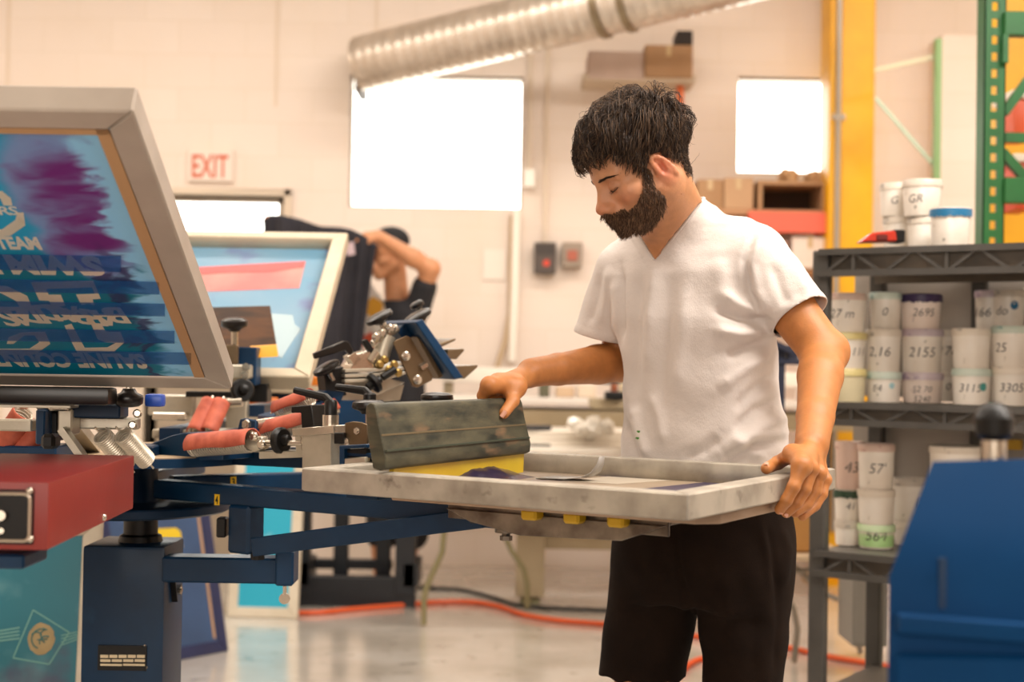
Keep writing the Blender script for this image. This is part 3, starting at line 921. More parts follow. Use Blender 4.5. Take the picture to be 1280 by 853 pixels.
# big raised screen on the left with blue mesh
dT, dB = 1.867, 2.56
BR, TR = P(290, 487, dB), P(160, 139, dT)
xax = Vector((1, 0, 0))
yax = (TR - BR); yax.x = 0
LS2 = yax.length
yax.normalize()
zax = xax.cross(yax)
W2_ = .66
big = thing('raised_screen', 'large raised screen with mirrored team lettering on blue and teal mesh', 'screen', (BR.x - W2_, BR.y, BR.z), RM(xax, yax, zax))
RAIL = .042
screen_frame(big, W2_, LS2, RAIL, .042, m_frame2, .003)
Mbig = mw(big)
Minv = Mbig.inverted()
def bl(px, py):
    q_ = Minv @ at_plane(px, py, Mbig.translation, zax)
    return q_.x, q_.y
m_bigmesh = bpy.data.materials.new('blue_stencil_mesh')
m_bigmesh.use_nodes = True
def _big_nodes():
    nt = m_bigmesh.node_tree; b = nt.nodes['Principled BSDF']; Lk = nt.links
    tc = nt.nodes.new('ShaderNodeTexCoord')
    mpg = nt.nodes.new('ShaderNodeMapping'); mpg.inputs['Scale'].default_value = (.7, 1.5, 1); mpg.inputs['Rotation'].default_value = (0, 0, .25); Lk.new(tc.outputs['Object'], mpg.inputs[0])
    sp = nt.nodes.new('ShaderNodeSeparateXYZ'); Lk.new(tc.outputs['Object'], sp.inputs[0])
    def mth(op, a, b_):
        n = nt.nodes.new('ShaderNodeMath'); n.operation = op
        for i, q_ in enumerate((a, b_)):
            if hasattr(q_, 'links') or not isinstance(q_, (int, float)): Lk.new(q_, n.inputs[i])
            else: n.inputs[i].default_value = q_
        return n.outputs[0]
    def mr(v, a, b_, c=0, d=1):
        n = nt.nodes.new('ShaderNodeMapRange'); n.inputs['From Min'].default_value = a; n.inputs['From Max'].default_value = b_
        n.inputs['To Min'].default_value = c; n.inputs['To Max'].default_value = d; n.interpolation_type = 'SMOOTHSTEP'
        Lk.new(v, n.inputs['Value']); return n.outputs['Result']
    def noise(s, d=4, dist=0.0):
        n = nt.nodes.new('ShaderNodeTexNoise'); n.inputs['Scale'].default_value = s; n.inputs['Detail'].default_value = d; n.inputs['Distortion'].default_value = dist
        Lk.new(mpg.outputs[0], n.inputs['Vector']); return n.outputs['Fac']
    def mix(f, a, c):
        n = nt.nodes.new('ShaderNodeMix'); n.data_type = 'RGBA'; Lk.new(f, n.inputs[0])
        for i, q_ in ((6, a), (7, c)):
            if isinstance(q_, str): n.inputs[i].default_value = (*lin(q_), 1)
            else: Lk.new(q_, n.inputs[i])
        return n.outputs[2]
    x, y = sp.outputs['X'], sp.outputs['Y']
    yb = bl(60, 318)[1]
    col = mix(mr(y, yb - .03, yb + .03), '#0f8096', '#35a6c4')
    # purple ghost of old ink, upper right
    px0, py0 = bl(95, 250); 
    ex = mth('MULTIPLY', mth('SUBTRACT', x, px0), 1 / .10)
    ey = mth('MULTIPLY', mth('SUBTRACT', y, py0), 1 / .22)
    r2 = mth('ADD', mth('MULTIPLY', ex, ex), mth('MULTIPLY', ey, ey))
    r2 = mth('ADD', r2, mth('MULTIPLY', mth('SUBTRACT', noise(7, 4, .6), .5), 1.6))
    halo = mr(r2, 1.25, .75)
    col = mix(halo, col, '#8aa0c2')
    core = mr(mth('ADD', r2, mth('MULTIPLY', mth('SUBTRACT', noise(10, 3, 1.0), .5), 2.4)), .85, -.15)
    col = mix(core, col, '#7d3a86')
    # washed pale edge along the right rail, with dark cracks
    xr = bl(240, 470)[0]
    edge = mth('ADD', mth('SUBTRACT', xr, x), mth('MULTIPLY', mth('SUBTRACT', noise(16, 5, 1), .5), .14))
    col = mix(mr(edge, .05, .02), col, '#9cc6dc')
    dk = mr(mth('ADD', mth('SUBTRACT', xr - .07, x), mth('MULTIPLY', mth('SUBTRACT', noise(12, 5, 1.2), .5), .22)), .018, .0)
    dk2 = mr(mth('ADD', mth('SUBTRACT', xr - .045, x), mth('MULTIPLY', mth('SUBTRACT', noise(12, 5, 1.2), .5), .22)), .0, .018)
    low = mr(y, yb + .05, yb - .05)
    col = mix(mth('MULTIPLY', mth('MULTIPLY', dk, dk2), mth('MULTIPLY', low, .8)), col, '#3b3467')
    Lk.new(col, b.inputs['Base Color'])
    b.inputs['Roughness'].default_value = .4
    make_translucent(m_bigmesh, .45)
_big_nodes()
MB().box((W2_ / 2, LS2 / 2, -.0035), (W2_ - RAIL * 1.7, LS2 - RAIL * 1.7, .001)).build('mesh', m_bigmesh, big, 'teal and blue stencil mesh with purple ink ghosts', world=False)
# tan glue border of the mesh
gb = MB()
for c_, s_ in (((W2_ - RAIL - .009, LS2 / 2, -.002), (.018, LS2 - 2 * RAIL, .002)), ((W2_ / 2, LS2 - RAIL - .006, -.002), (W2_ - 2 * RAIL, .012, .002)),
               ((RAIL + .009, LS2 / 2, -.002), (.018, LS2 - 2 * RAIL, .002))):
    gb.box(c_, s_)
gb.build('glue_border', M('glue_tan', '#b28b63', .6), big, 'tan glue border', world=False)
m_cream = M('cream_open_mesh', '#fff0da', .6, transl=.45)
m_band = M('blue_tape_band', '#125aa4', .45, alpha=.42)
lt = MB()
def bigtext(s, right_px, y_base_px, y_top_px, flip, width=None, bold=.025):
    """rows of the stencil: flip = turned upside down (its reading start is at the right)"""
    x0_, yb_ = bl(right_px, y_base_px)
    yt_ = bl(right_px, y_top_px)[1]
    hh = abs(yt_ - yb_)
    ux = (-1, 0, 0) if flip else (1, 0, 0)
    uy = (0, -1, 0) if flip else (0, 1, 0)
    vs2, fs2 = text_geo(s, hh, bold)
    xmin, xmax = min(q[0] for q in vs2), max(q[0] for q in vs2)
    k = width / (xmax - xmin) if width else 1.0
    pts = []
    for q in vs2:
        if flip:
            pts.append((x0_ - (q[0] - xmin) * k, yb_ - q[1], -.0026))
        else:
            pts.append((x0_ - (xmax - q[0]) * k, yb_ + q[1], -.0026))
    lt.add(pts, fs2)
w_ = lambda x0, x1, y: bl(x1, y)[0] - bl(x0, y)[0]
bigtext('SALINE COUNTY', 178, 445.5, 462.5, True, w_(0, 178, 455) * 1.19, .05)
bigtext('SWIM TEAM', 123, 324, 346, True, w_(0, 123, 335) * 2.02, .06)
bigtext('SWIM TEAM', 53, 313.5, 298.5, False, w_(-62, 53, 305) * 1.0, .05)
bigtext('SALINE COUNTY', 5, 230, 218, False, .30, .03)
# block letters drawn as outlines
def block(poly_px):
    lt.prism([bl(*q) for q in poly_px][::-1], (0, 0, -.0034), (1, 0, 0), (0, 1, 0), .0008)
zz_ = lambda pts: block([(x_ * .2031, 310 + y_ * .2031) for x_, y_ in pts])
zz_([(188, 222), (572, 212), (618, 322), (568, 326), (578, 362), (540, 352), (500, 362), (466, 296), (582, 292), (565, 252), (280, 262), (298, 298), (372, 298), (400, 365), (318, 375), (300, 335), (240, 332)])
zz_([(395, 488), (438, 477), (520, 625), (660, 622), (712, 594), (650, 590), (600, 572), (560, 480), (622, 480), (650, 525), (740, 527), (765, 590), (700, 648), (475, 655), (445, 600)])
zz_([(-300, 240), (40, 245), (165, 305), (205, 395), (-300, 402), (-300, 378), (120, 372), (95, 335), (0, 285), (-300, 280)])
zz_([(40, 600), (50, 560), (130, 530), (275, 525), (308, 600), (215, 665), (-300, 668), (-300, 632), (180, 630), (240, 590), (210, 548), (150, 548), (80, 600)])
block([(-30, 243), (2, 241), (13, 250), (15, 259), (4, 259), (0, 250), (-30, 252)])
block([(-30, 290), (2, 289), (19, 277), (20, 272), (31, 282), (31, 284), (12, 297), (-30, 299)])
block([(20, 268), (29, 268), (31, 283), (21, 276)])
lt.build('lettering', m_cream, big, 'cream stencil lettering, part of it upside down', angle=0, world=False)
lt = MB()
for i, ch in enumerate('BARRACUDAS'):
    cx_ = 138 - i * 15.2
    yy = 396 + 3.5 * math.sin(i * .9)
    xx, yb_ = bl(cx_, yy - 10)
    yt_ = bl(cx_, yy + 10)[1]
    vs2, fs2 = text_geo(ch, abs(yt_ - yb_), .02, -.15)
    lt.add([(xx - q[0] * .95, yb_ - q[1], -.0020) for q in vs2], fs2)
lt.build('script_lettering', m_cream, big, 'cream lettering across the upside down block letters', angle=0, world=False)
lt = MB()
for i, ch in enumerate('RS'):
    xx, yb_ = bl(6 + i * 12, 270)
    vs2, fs2 = text_geo(ch, .022, .02, .1)
    lt.add([(xx + q[0], yb_ + q[1], -.0020) for q in vs2], fs2)
lt.build('script_lettering', m_cream, big, 'cream lettering across the upright block letter', angle=0, world=False)
xl, xr_ = bl(-80, 400)[0], 0
for (ya, yb2, xe) in ((321.5, 341, 151), (353.5, 369, 199), (381, 396.5, 206), (415, 430.5, 218), (442, 457, 239)):
    q0, q1 = bl(xe, ya), bl(xe, yb2)
    MB().prism([(xl, q0[1]), (q0[0], q0[1]), (q1[0], q1[1]), (xl, q1[1])], (0, 0, -.0016), (1, 0, 0), (0, 1, 0), .0006).build('blue_band', m_band, big, world=False)

# second raised screen behind
dB3, dT3 = 3.62, 4.42
BR, TR = P(388, 471, dB3), P(434, 291, dT3)
xm_ = (BR.x + TR.x) / 2
yax3 = TR - BR; yax3.x = 0
L3 = yax3.length; yax3.normalize()
W3 = .66
z3 = Vector((1, 0, 0)).cross(yax3)
bk = thing('raised_screen', 'smaller raised screen with a red bar and pale blue mesh behind the lettered one', 'screen', (xm_ - W3, BR.y, BR.z), RM((1, 0, 0), yax3, z3))
screen_frame(bk, W3, L3, .045, .042, m_frame3, .003)
Mb3 = mw(bk); Mi3 = Mb3.inverted()
def b3(px, py, lift=-.037):
    q_ = Mi3 @ at_plane(px, py, Mb3.translation + z3 * lift, z3)
    return q_.x, q_.y
m_pale = M('pale_blue_mesh', '#7fb2cf', .5, col2='#93b8d0', vscale=4, col3='#7f7fb8', v3scale=5, v3lo=.55, v3hi=.68, transl=.3)
MB().box((W3 / 2, L3 / 2, -.0385), (W3 - .06, L3 - .06, .001)).build('mesh', m_pale, bk, 'pale blue mesh', world=False)
MB().prism([b3(*q) for q in ((150, 340), (382, 327), (374, 360), (160, 368))][::-1], (0, 0, -.0379), (1, 0, 0), (0, 1, 0), .001).build('red_bar', M('red_ink_bar', '#d36a66', .5, col2='#d8877c', vscale=6), bk, 'red ink bar across the mesh', world=False)
MB().prism([b3(*q) for q in ((150, 340), (382, 327), (380, 334), (340, 340), (290, 341), (240, 344), (155, 349))][::-1], (0, 0, -.0366), (1, 0, 0), (0, 1, 0), .0007).build('red_streak', M('bright_red_ink', '#d8403c', .45), bk, 'brighter red streak', world=False)
MB().prism([b3(*q) for q in ((338, 392), (366, 394), (368, 405), (376, 412), (362, 432), (352, 448), (340, 440))][::-1], (0, 0, -.0379), (1, 0, 0), (0, 1, 0), .0008).build('washed_patch', M('washed_patch', '#a9bfc6', .5), bk, 'pale washed out patch', world=False)
wq = thing('squeegee', 'brown wooden squeegee with an orange blade resting in the rear raised screen', 'squeegee', P(305, 440, 3.62))
pts4 = [P(258, 389, 3.76), P(337, 387, 3.76), P(345, 436, 3.60), P(262, 441, 3.60)]
vsq = pts4 + [q + Vector((0, .022, .012)) for q in pts4]
MB().add(vsq, [(0, 1, 2, 3), (7, 6, 5, 4), (0, 4, 5, 1), (1, 5, 6, 2), (2, 6, 7, 3), (3, 7, 4, 0)]).build('holder', M('brown_wood', '#553212', .55, spec=.25, col2='#301b09', vscale=7, stretch=(1, 1, 5), vlo=.4, vhi=.6, bump=.1), wq, bevel=.003)
pts5 = [P(312, 435, 3.604), P(345, 433, 3.604), P(347, 446, 3.57), P(314, 448, 3.57)]
vsq = pts5 + [q + Vector((0, .010, .005)) for q in pts5]
MB().add(vsq, [(0, 1, 2, 3), (7, 6, 5, 4), (0, 4, 5, 1), (1, 5, 6, 2), (2, 6, 7, 3), (3, 7, 4, 0)]).build('blade', M('amber_blade', '#dd9a16', .4), wq, 'amber orange blade')

# ------------------------------------------------------------------ print heads
def mushroom(parent, c, axis, r, h=None, stem=.03, stem_r=.006, label=None):
    axis = Vector(axis).normalized()
    h = h or r * .55
    MB().lathe(Vector(c) - axis * h * .6, axis, [(0, r * .42), (h * .2, r * .55), (h * .35, r * .94), (h * .5, r), (h * .8, r * .96), (h * .95, r * .7), (h * 1.0, r * .3)], 22).build('knob', m_blacks, parent, label, angle=50)
    if stem:
            MB().cyl(Vector(c) - axis * h * .5, Vector(c) - axis * (h * .6 + stem), stem_r, n=10).build('knob_stem', m_steel, parent)

def disc_knob(parent, c, axis, r, th=.012):
    axis = Vector(axis).normalized()
    c = Vector(c)
    n = 20
    mb = MB().lathe(c - axis * th / 2, axis, [(0, r * .85), (th * .2, r), (th * .8, r), (th, r * .85)], n)
    mb.lathe(c + axis * th / 2, axis, [(0, r * .45), (.012, r * .4), (.014, r * .3)], 12)
    mb.lathe(c - axis * th / 2, -axis, [(0, r * .45), (.010, r * .4)], 12)
    return mb.build('disc_knob', m_black, parent, angle=40)

def lever(parent, base, axis, tip, r=.0075, base_r=.013, base_h=.045):
    axis = Vector(axis).normalized()
    base, tip = Vector(base), Vector(tip)
    top = base + axis * base_h
    mb = MB().lathe(base + axis * base_h * .45, axis, [(0, base_r), (base_h * .5, base_r), (base_h * .58, base_r * .8)], 14)
    mb.tube([top - axis * .006, interp(top, tip, .15) + axis * .003, tip], [r * 1.15, r, r * .8], 10)
    MB().cyl(base, base + axis * base_h * .46, base_r * 1.25, n=14).build('lever_collar', m_steel, parent)
    return mb.build('lever', m_black, parent)

def coil(parent, a, b, r, turns, wire=.0028, sleeve=None, sleeve_ext=.0, mat=None):
    a, b = Vector(a), Vector(b)
    R = frame_mat(b - a)
    L = (b - a).length
    n = int(turns * 12)
    pts = []
    for i in range(n + 1):
        th = 2 * PI * i / 12
        pts.append(a + R @ Vector((r * math.cos(th), r * math.sin(th), L * i / n)))
    o = MB().tube(pts, wire, 5).build('spring', mat or m_spring, parent)
    hk = MB().tube([a + R @ Vector((r * .7, 0, 0)), a - R.col[2] * .012, a - R.col[2] * .022], wire, 6)
    hk.tube([b + R @ Vector((r * .7, 0, 0)), b + R.col[2] * .012, b + R.col[2] * .022], wire, 6)
    hk.build('spring_hook', m_spring, o)
    if sleeve is not None:
        # torn sleeve around the upper side of the coil: open along the bottom
        up = Vector(sleeve)
        x = (up - R.col[2] * up.dot(R.col[2])).normalized()
        y = R.col[2].cross(x)
        rr = r + wire + .003
        vs_, fs_ = [], []
        m, k_ = 9, 15
        _r.seed(int(a.x * 1000) & 255)
        for i in range(m + 1):
            t = i / m
            end = math.sin(PI * min(1, max(0, t))) ** .25 if 0 < t < 1 else .86
            for k in range(k_):
                ang = (k / (k_ - 1) - .5) * math.radians(205) * (1 + .03 * math.sin(9 * t + k))
                q = a + R.col[2] * (L * (t * (1 + 2 * sleeve_ext) - sleeve_ext)) + (x * math.cos(ang) + y * math.sin(ang)) * rr * (.9 + .1 * end + .015 * math.sin(23 * t + k * 1.7))
                vs_.append(q)
        for i in range(m):
            for k in range(k_ - 1):
                fs_.append((i * k_ + k, i * k_ + k + 1, (i + 1) * k_ + k + 1, (i + 1) * k_ + k))
        s_ = MB().add(vs_, fs_).build('sleeve', m_sleeve, o, 'torn orange sleeve', angle=70)
        mod = s_.modifiers.new('thickness', 'SOLIDIFY'); mod.thickness = .002
    return o

class Head:
    def __init__(self, phi, label, name='print_head'):
        self.r = Vector((math.cos(phi), math.sin(phi), 0))
        self.w = Vector((self.r.y, -self.r.x, 0))
        if self.w.y > 0:
            self.w = -self.w                       # sideways axis, towards the camera
        self.o = thing(name, label, 'print head', CC + self.r * .3 + ZU * 1.015, group='print heads of the press')
    def q(self, px, py, t=0.0):
        return at_plane(px, py, CC + self.w * t, self.w)
    def poly(self, pts, t, th, name, mat, label=None, bevel=.0015):
        p0 = self.q(*pts[0], t)
        loc = []
        for p in pts:
            d = self.q(*p, t) - p0
            loc.append((d.dot(self.r), d.z))
        mb = MB().prism(loc, p0 - self.w * 0, self.r, ZU, (-th / 2, th / 2))
        return mb.build(name, mat, self.o, label, bevel=bevel)
    def axis(self, dx, dy):
        """direction in the head's plane that shows as (dx, dy) in the photograph"""
        a = self.q(450, 480); b = self.q(450 + dx, 480 + dy)
        return (b - a).normalized()

# head that holds the screen being printed
h1 = Head(-.546, 'lowered print head gripping the flat screen, orange sleeved springs on its near side')
H = h1.o
h1.poly([(186, 563), (238, 543), (252, 540), (300, 541), (300, 574), (190, 574)], .02, .10, 'base_wedge', m_blue)
h1.poly([(252, 560), (420, 560), (420, 586), (252, 578)], -.05, .06, 'base_block', m_bluedark)
for t in (.075,):
    coil(H, h1.q(242, 558, t), h1.q(314, 552, t), .021, 24, .0019, (-.1, 0, 1), .03)
for t in (-.03,):
    coil(H, h1.q(330, 540, t), h1.q(385, 528, t), .019, 20, .0019, (0, 0, 1), .03)
coil(H, h1.q(348, 513, -.12), h1.q(388, 498, -.12), .017, 16, .0019, (0, 0, 1), .03)
h1.poly([(298, 541), (302, 524), (308, 523), (322, 526), (322, 541)], .0, .012, 'ear', m_blue, bevel=.002)
h1.poly([(344, 536), (345, 521), (351, 520), (353, 536)], -.06, .012, 'ear', m_blue, bevel=.002)
bolt(H, h1.q(309, 531, .008), h1.w, .010, .006)
MB().cyl(h1.q(319, 531, 0), h1.q(347, 527, -.06), .0105, n=16).build('pivot_rod', m_steel, H)
h1.poly([(308, 552), (318, 545), (331, 546), (333, 560), (322, 566), (311, 560)], .06, .02, 'eye_block', m_alum)
for px, py in ((318, 546), (328, 556)):
    MB().lathe(h1.q(px, py, .075), h1.w, [(0, .009), (.006, .009), (.009, .006)], 12).build('eye_bolt', m_steel, H)
MB().cyl(h1.q(330, 554, .06), h1.q(395, 554, .06), .006, n=12).build('adjusting_rod', m_steel, H)
disc_knob(H, h1.q(351, 551, .06), h1.axis(1, -.05), .026, .017)
h1.poly([(374, 541), (396, 539), (396, 566), (376, 568)], .05, .03, 'clevis', m_alum)
for px, py in ((383, 545), (383, 552), (384, 559)):
    MB().lathe(h1.q(px, py, .066), h1.w, [(0, .011), (.005, .011), (.008, .007)], 14).build('washer_bolt', m_steel, H)
h1.poly([(338, 563), (394, 563), (394, 571), (338, 573)], .03, .07, 'lower_slide', m_alum)
h1.poly([(396, 543), (432, 541), (432, 583), (396, 585)], .03, .09, 'slide_body', m_alum)
h1.poly([(386, 535), (438, 531), (438, 541), (386, 545)], .03, .10, 'slide_plate', m_steel, bevel=.001)
h1.poly([(374, 508), (399, 506), (403, 533), (387, 535), (386, 516), (374, 516)], .01, .05, 'black_stop', m_black)
h1.poly([(419, 541), (431, 541), (431, 555), (419, 555)], .078, .01, 'slot_cover', m_black)
lever(H, h1.q(413, 534, .05), ZU, h1.q(369, 488, .05), .0085, .0125, .05)
lever(H, h1.q(462, 515, .0), ZU, h1.q(421, 484, .0), .0085, .0125, .035)
mushroom(H, h1.q(461, 507, .03), ZU, .032, .027, .045)
mushroom(H, h1.q(546, 497, -.06), ZU, .032, .024, .05)
h1.poly([(432, 529), (442, 527), (452, 528), (460, 531), (460, 556), (432, 556)], .07, .005, 'bracket', m_bronze, 'bronze coloured bracket', .001)
bolt(H, h1.q(447, 539, .073), h1.w, .007, .004)
bolt(H, h1.q(434, 552, .073), h1.w, .007, .005)
# clamp channel along the frame's end
cz = 1.033
rail_r = .74
for (dr, dz, sx, sz) in ((-.03, .0, .008, .055), (-.0, .03, .07, .008), (.0, -.045, .07, .008)):
    MB().box(CC + UU * (rail_r + dr - .005) + VV * .0 + ZU * (cz + dz - .018 + .0), (sx, .30, sz), frame_mat(ZU, UU)).build('clamp_jaw', m_blue, H, bevel=.0015)
h1.poly([(428, 557), (462, 555), (462, 560), (434, 561), (434, 584), (428, 584)], .15, .02, 'clamp_end', m_blue)
h1.poly([(433, 573), (460, 571), (460, 581), (433, 583)], .15, .015, 'clamp_insert', m_alum)
h1.poly([(436, 562), (462, 560), (462, 572), (436, 573)], .14, .02, 'clamp_pad', m_black)

# raised head without a screen
h2 = Head(-.546 + PI / 3, 'raised empty print head with bronze plate and open clamp jaws')
H = h2.o
up2 = h2.axis(-.47, -.88)
h2.poly([(330, 520), (400, 500), (470, 500), (470, 540), (330, 545)], .0, .09, 'base_block', m_blue)
h2.poly([(400, 495), (430, 470), (470, 470), (500, 478), (470, 492), (440, 505)], .0, .06, 'arm', m_alum)
for y in (461.5, 467.8, 474):
    h2.poly([(424, y), (466, y - 1.2), (500, y - 10), (500, y - 6.5), (468, y + 3), (424, y + 4)], .03, .07, 'slide_plate', m_alum, bevel=.001)
h2.poly([(440, 443), (462, 437), (476, 452), (470, 462), (430, 462)], .02, .07, 'slide_body', m_steel)
mushroom(H, h2.q(408, 460, .05), up2, .033, .022, .02)
h2.poly([(400, 466), (424, 458), (428, 494), (404, 498)], .02, .05, 'black_stop', m_black)
h2.poly([(391, 496), (404, 487), (426, 490), (420, 505), (400, 510)], .02, .05, 'pivot_block', m_bluedark)
h2.poly([(391, 442), (430, 426), (435, 428), (441, 438), (438, 446), (431, 438), (393, 449)], .04, .014, 'lever', m_blacks, bevel=.002)
h2.poly([(431, 446), (441, 440), (450, 450), (440, 458)], .04, .03, 'lever_collar', m_steel)
h2.poly([(452, 426), (458, 424), (468, 439), (463, 443), (457, 436)], .05, .012, 'lever', m_black)
MB().cyl(h2.q(462, 452, .05), h2.q(470, 440, .05), .012, n=14).build('lever_collar', m_steel, H)
MB().cyl(h2.q(466, 431, .03), h2.q(496, 410, .03), .011, n=14).build('tie_rod', m_steel, H)
MB().cyl(h2.q(476, 446, .03), h2.q(484, 420, .03), .02, n=14).build('spacer', m_alum, H)
for px, py in ((470, 422), (477, 417), (488, 411)):
    MB().lathe(h2.q(px, py, .045), h2.w, [(0, .011), (.006, .011), (.01, .006)], 12).build('eye_bolt', m_steel, H)
for px, py in ((474, 456), (480, 450), (485, 462), (492, 456), (497, 466)):
    MB().lathe(h2.q(px, py, .06), h2.w, [(0, .010), (.006, .010), (.01, .006)], 10).build('washer_bolt', M('brass_bolt', '#b59a5c', .3, .85), H)
mushroom(H, h2.q(474, 397, .03), up2, .034, .023, .035, .009)
mushroom(H, h2.q(522, 396, .0), up2, .036, .025, .02, .008)
mushroom(H, h2.q(521, 381, -.09), up2, .018, .02, .03)
disc_knob(H, h2.q(468, 479, .07), h2.axis(-.82, .57), .024, .014)
MB().cyl(h2.q(478, 472, .07), h2.q(494, 462, .07), .009, n=10).build('knob_shaft', m_black, H)
h2.poly([(491, 429), (495, 425), (508, 420), (513, 422), (541, 471), (539, 476), (521, 485), (515, 483)], .065, .006, 'bronze_plate', m_bronze, 'bronze coloured mounting plate', .0012)
h2.poly([(513, 421), (520, 424), (546, 470), (541, 473)], .03, .07, 'plate_flange', m_bronze, None, .001)
for px, py in ((507, 445.5), (521.5, 475)):
    MB().lathe(h2.q(px, py, .068), h2.w, [(0, .011), (.003, .011), (.005, .006)], 14).build('plate_bolt', m_steel, H)
bolt(H, h2.q(526, 460, .068), h2.axis(.5, -.3), .009, .016)
h2.poly([(497, 404), (506, 400), (556, 471), (545, 474)], .0, .20, 'clamp_channel', m_blue, bevel=.002)
h2.poly([(490, 414), (500, 404), (512, 420), (500, 428)], .0, .06, 'channel_mount', m_bluedark)
h2.poly([(526, 437), (530, 432), (556, 423), (555.5, 426), (532, 437)], .0, .12, 'clamp_jaw', m_bronze)
h2.poly([(546, 437), (566, 436), (566.5, 438.5), (557, 449), (545, 449)], .0, .12, 'clamp_jaw', m_bronze)
h2.poly([(548, 457.5), (578.5, 456), (578, 459), (562, 473), (553, 471)], .0, .16, 'clamp_jaw', m_bronze)
MB().cyl(h2.q(527, 405, .03), h2.q(546, 443, .03), .006, n=12).build('clamp_screw', M('dull_brass', '#8d7c55', .4, .7), H)
h2.poly([(430, 480), (455, 487), (500, 480), (495, 500), (440, 505)], -.04, .05, 'lower_link', m_alum)
coil(H, h2.q(395, 522, .04), h2.q(420, 508, .04), .016, 12, .0026, (0, 0, 1), .03)

# head carrying the big raised screen (towards the camera)
h0 = Head(-.546 - PI / 3, 'nearest print head with white coil springs holding up the lettered screen')
H = h0.o
def hb(x0_, y0_, x1_, y1_, d, th, name, mat, bevel=.003, label=None, seg=1):
    mb = MB(); prect(mb, x0_, y0_, x1_, y1_, d, th)
    return mb.build(name, mat, H, label, bevel=bevel, seg=seg)
hb(-150, 483, 136, 505, 2.50, .06, 'clamp_bar', m_blacks, .008, 'black rounded clamp bar', 2)
hb(-150, 505, 88, 509, 2.52, .05, 'clamp_liner', m_alum, .001)
hb(90, 505, 150, 523, 2.58, .06, 'clamp_block', m_bluedark)
hb(-60, 524, 40, 539, 2.62, .03, 'cross_bar', m_alum)
hb(86, 522, 171, 537, 2.62, .03, 'cross_bar', m_alum)
hb(44, 512, 56, 556, 2.58, .06, 'blue_bracket', m_blue)
hb(56, 515, 72, 552, 2.62, .05, 'slot_block', m_black)
hb(72, 512, 90, 545, 2.57, .05, 'slide_body', m_alum)
hb(60, 508, 86, 514, 2.56, .07, 'slide_plate', m_steel)
mb = MB().bar(P(78, 536, 2.55), P(106, 575, 2.55), .03, .012); mb.build('link', m_alum, H)
hb(50, 543, 68, 562, 2.55, .04, 'lower_knob', m_black, .006)
for px in (166, 172):
    MB().lathe(P(px, 532 - (px - 166) * 2.4, 2.6), (0.2, -1, .1), [(0, .008), (.012, .008), (.016, .005)], 14).build('eye_bolt', m_steel, H)
coil(H, P(127, 544, 2.60), P(160, 582, 2.66), .0165, 18, .0022, mat=M('white_spring', '#ddd2be', .35, .4))
coil(H, P(153, 543, 2.60), P(184, 577, 2.66), .0165, 18, .0022, mat=M('white_spring', '#ddd2be'))
mushroom(H, P(161, 500, 2.58), (0, 0, -1), .026, .034, .02)
hb(180, 493, 203, 509, 2.62, .03, 'blue_knob', M('bright_blue_plastic', '#1c49a8', .35), .006, 'bright blue knob', 2)
coil(H, P(2, 560, 2.75), P(30, 516, 2.72), .018, 14, .0026, (0, -1, .2), .03)
coil(H, P(27, 565, 2.75), P(50, 530, 2.75), .018, 14, .0026, (0, -1, .2), .03)
hb(-20, 558, 70, 578, 2.72, .12, 'base_block', m_blue)
hb(140, 558, 190, 578, 2.85, .1, 'base_block', m_bluedark)
MB().bar(P(60, 500, 2.60), P(110, 560, 2.95), .05, .02).build('arm', m_alum, H)

# head carrying the rear raised screen
h3 = Head(-.546 + 2 * PI / 3, 'rear print head with a mushroom knob and twin orange springs holding the red barred screen')
H = h3.o
mushroom(H, P(293, 404, 3.52), (0, -.15, 1), .033, .034, .055, .009)
hb(281, 431, 297, 456, 3.50, .02, 'bracket', m_bronze, .004)
hb(297, 434, 320, 482, 3.54, .07, 'blue_post', m_blue)
hb(288, 456, 311, 474, 3.48, .06, 'clamp', m_alum, .004)
for px, py in ((308, 459), (306, 468)):
    bolt(H, P(px, py, 3.475), (0, -1, 0), .010, .008)
disc_knob(H, P(303, 488, 3.46), (.5, -1, .2), .029, .02)
hb(311, 480, 334, 503, 3.6, .07, 'black_stop', m_black)
hb(232, 490, 298, 497, 3.50, .06, 'slide_plate', m_black, .001)
hb(282, 494, 308, 536, 3.56, .04, 'slide_body', m_alum)
hb(185, 494, 240, 520, 3.56, .05, 'slide_body', m_alum)
hb(190, 516, 232, 526, 3.52, .05, 'tie_bar', m_steel)
MB().cyl(P(268, 505, 3.44), P(303, 503, 3.44), .012, n=12).build('pivot_rod', m_steel, H)
coil(H, P(262, 504, 3.42), P(244, 541, 3.36), .0165, 14, .0026, (0, -1, .2), .03)
coil(H, P(276, 505, 3.42), P(260, 541, 3.36), .0165, 14, .0026, (0, -1, .2), .03)
hb(190, 538, 300, 549, 3.40, .12, 'base_block', M('dusty_alu', '#b8ac97', .5, .3), .002)
MB().bar(P(225, 555, 3.25), P(300, 541, 3.3), .05, .02).build('base_arm', m_bluedark, H)

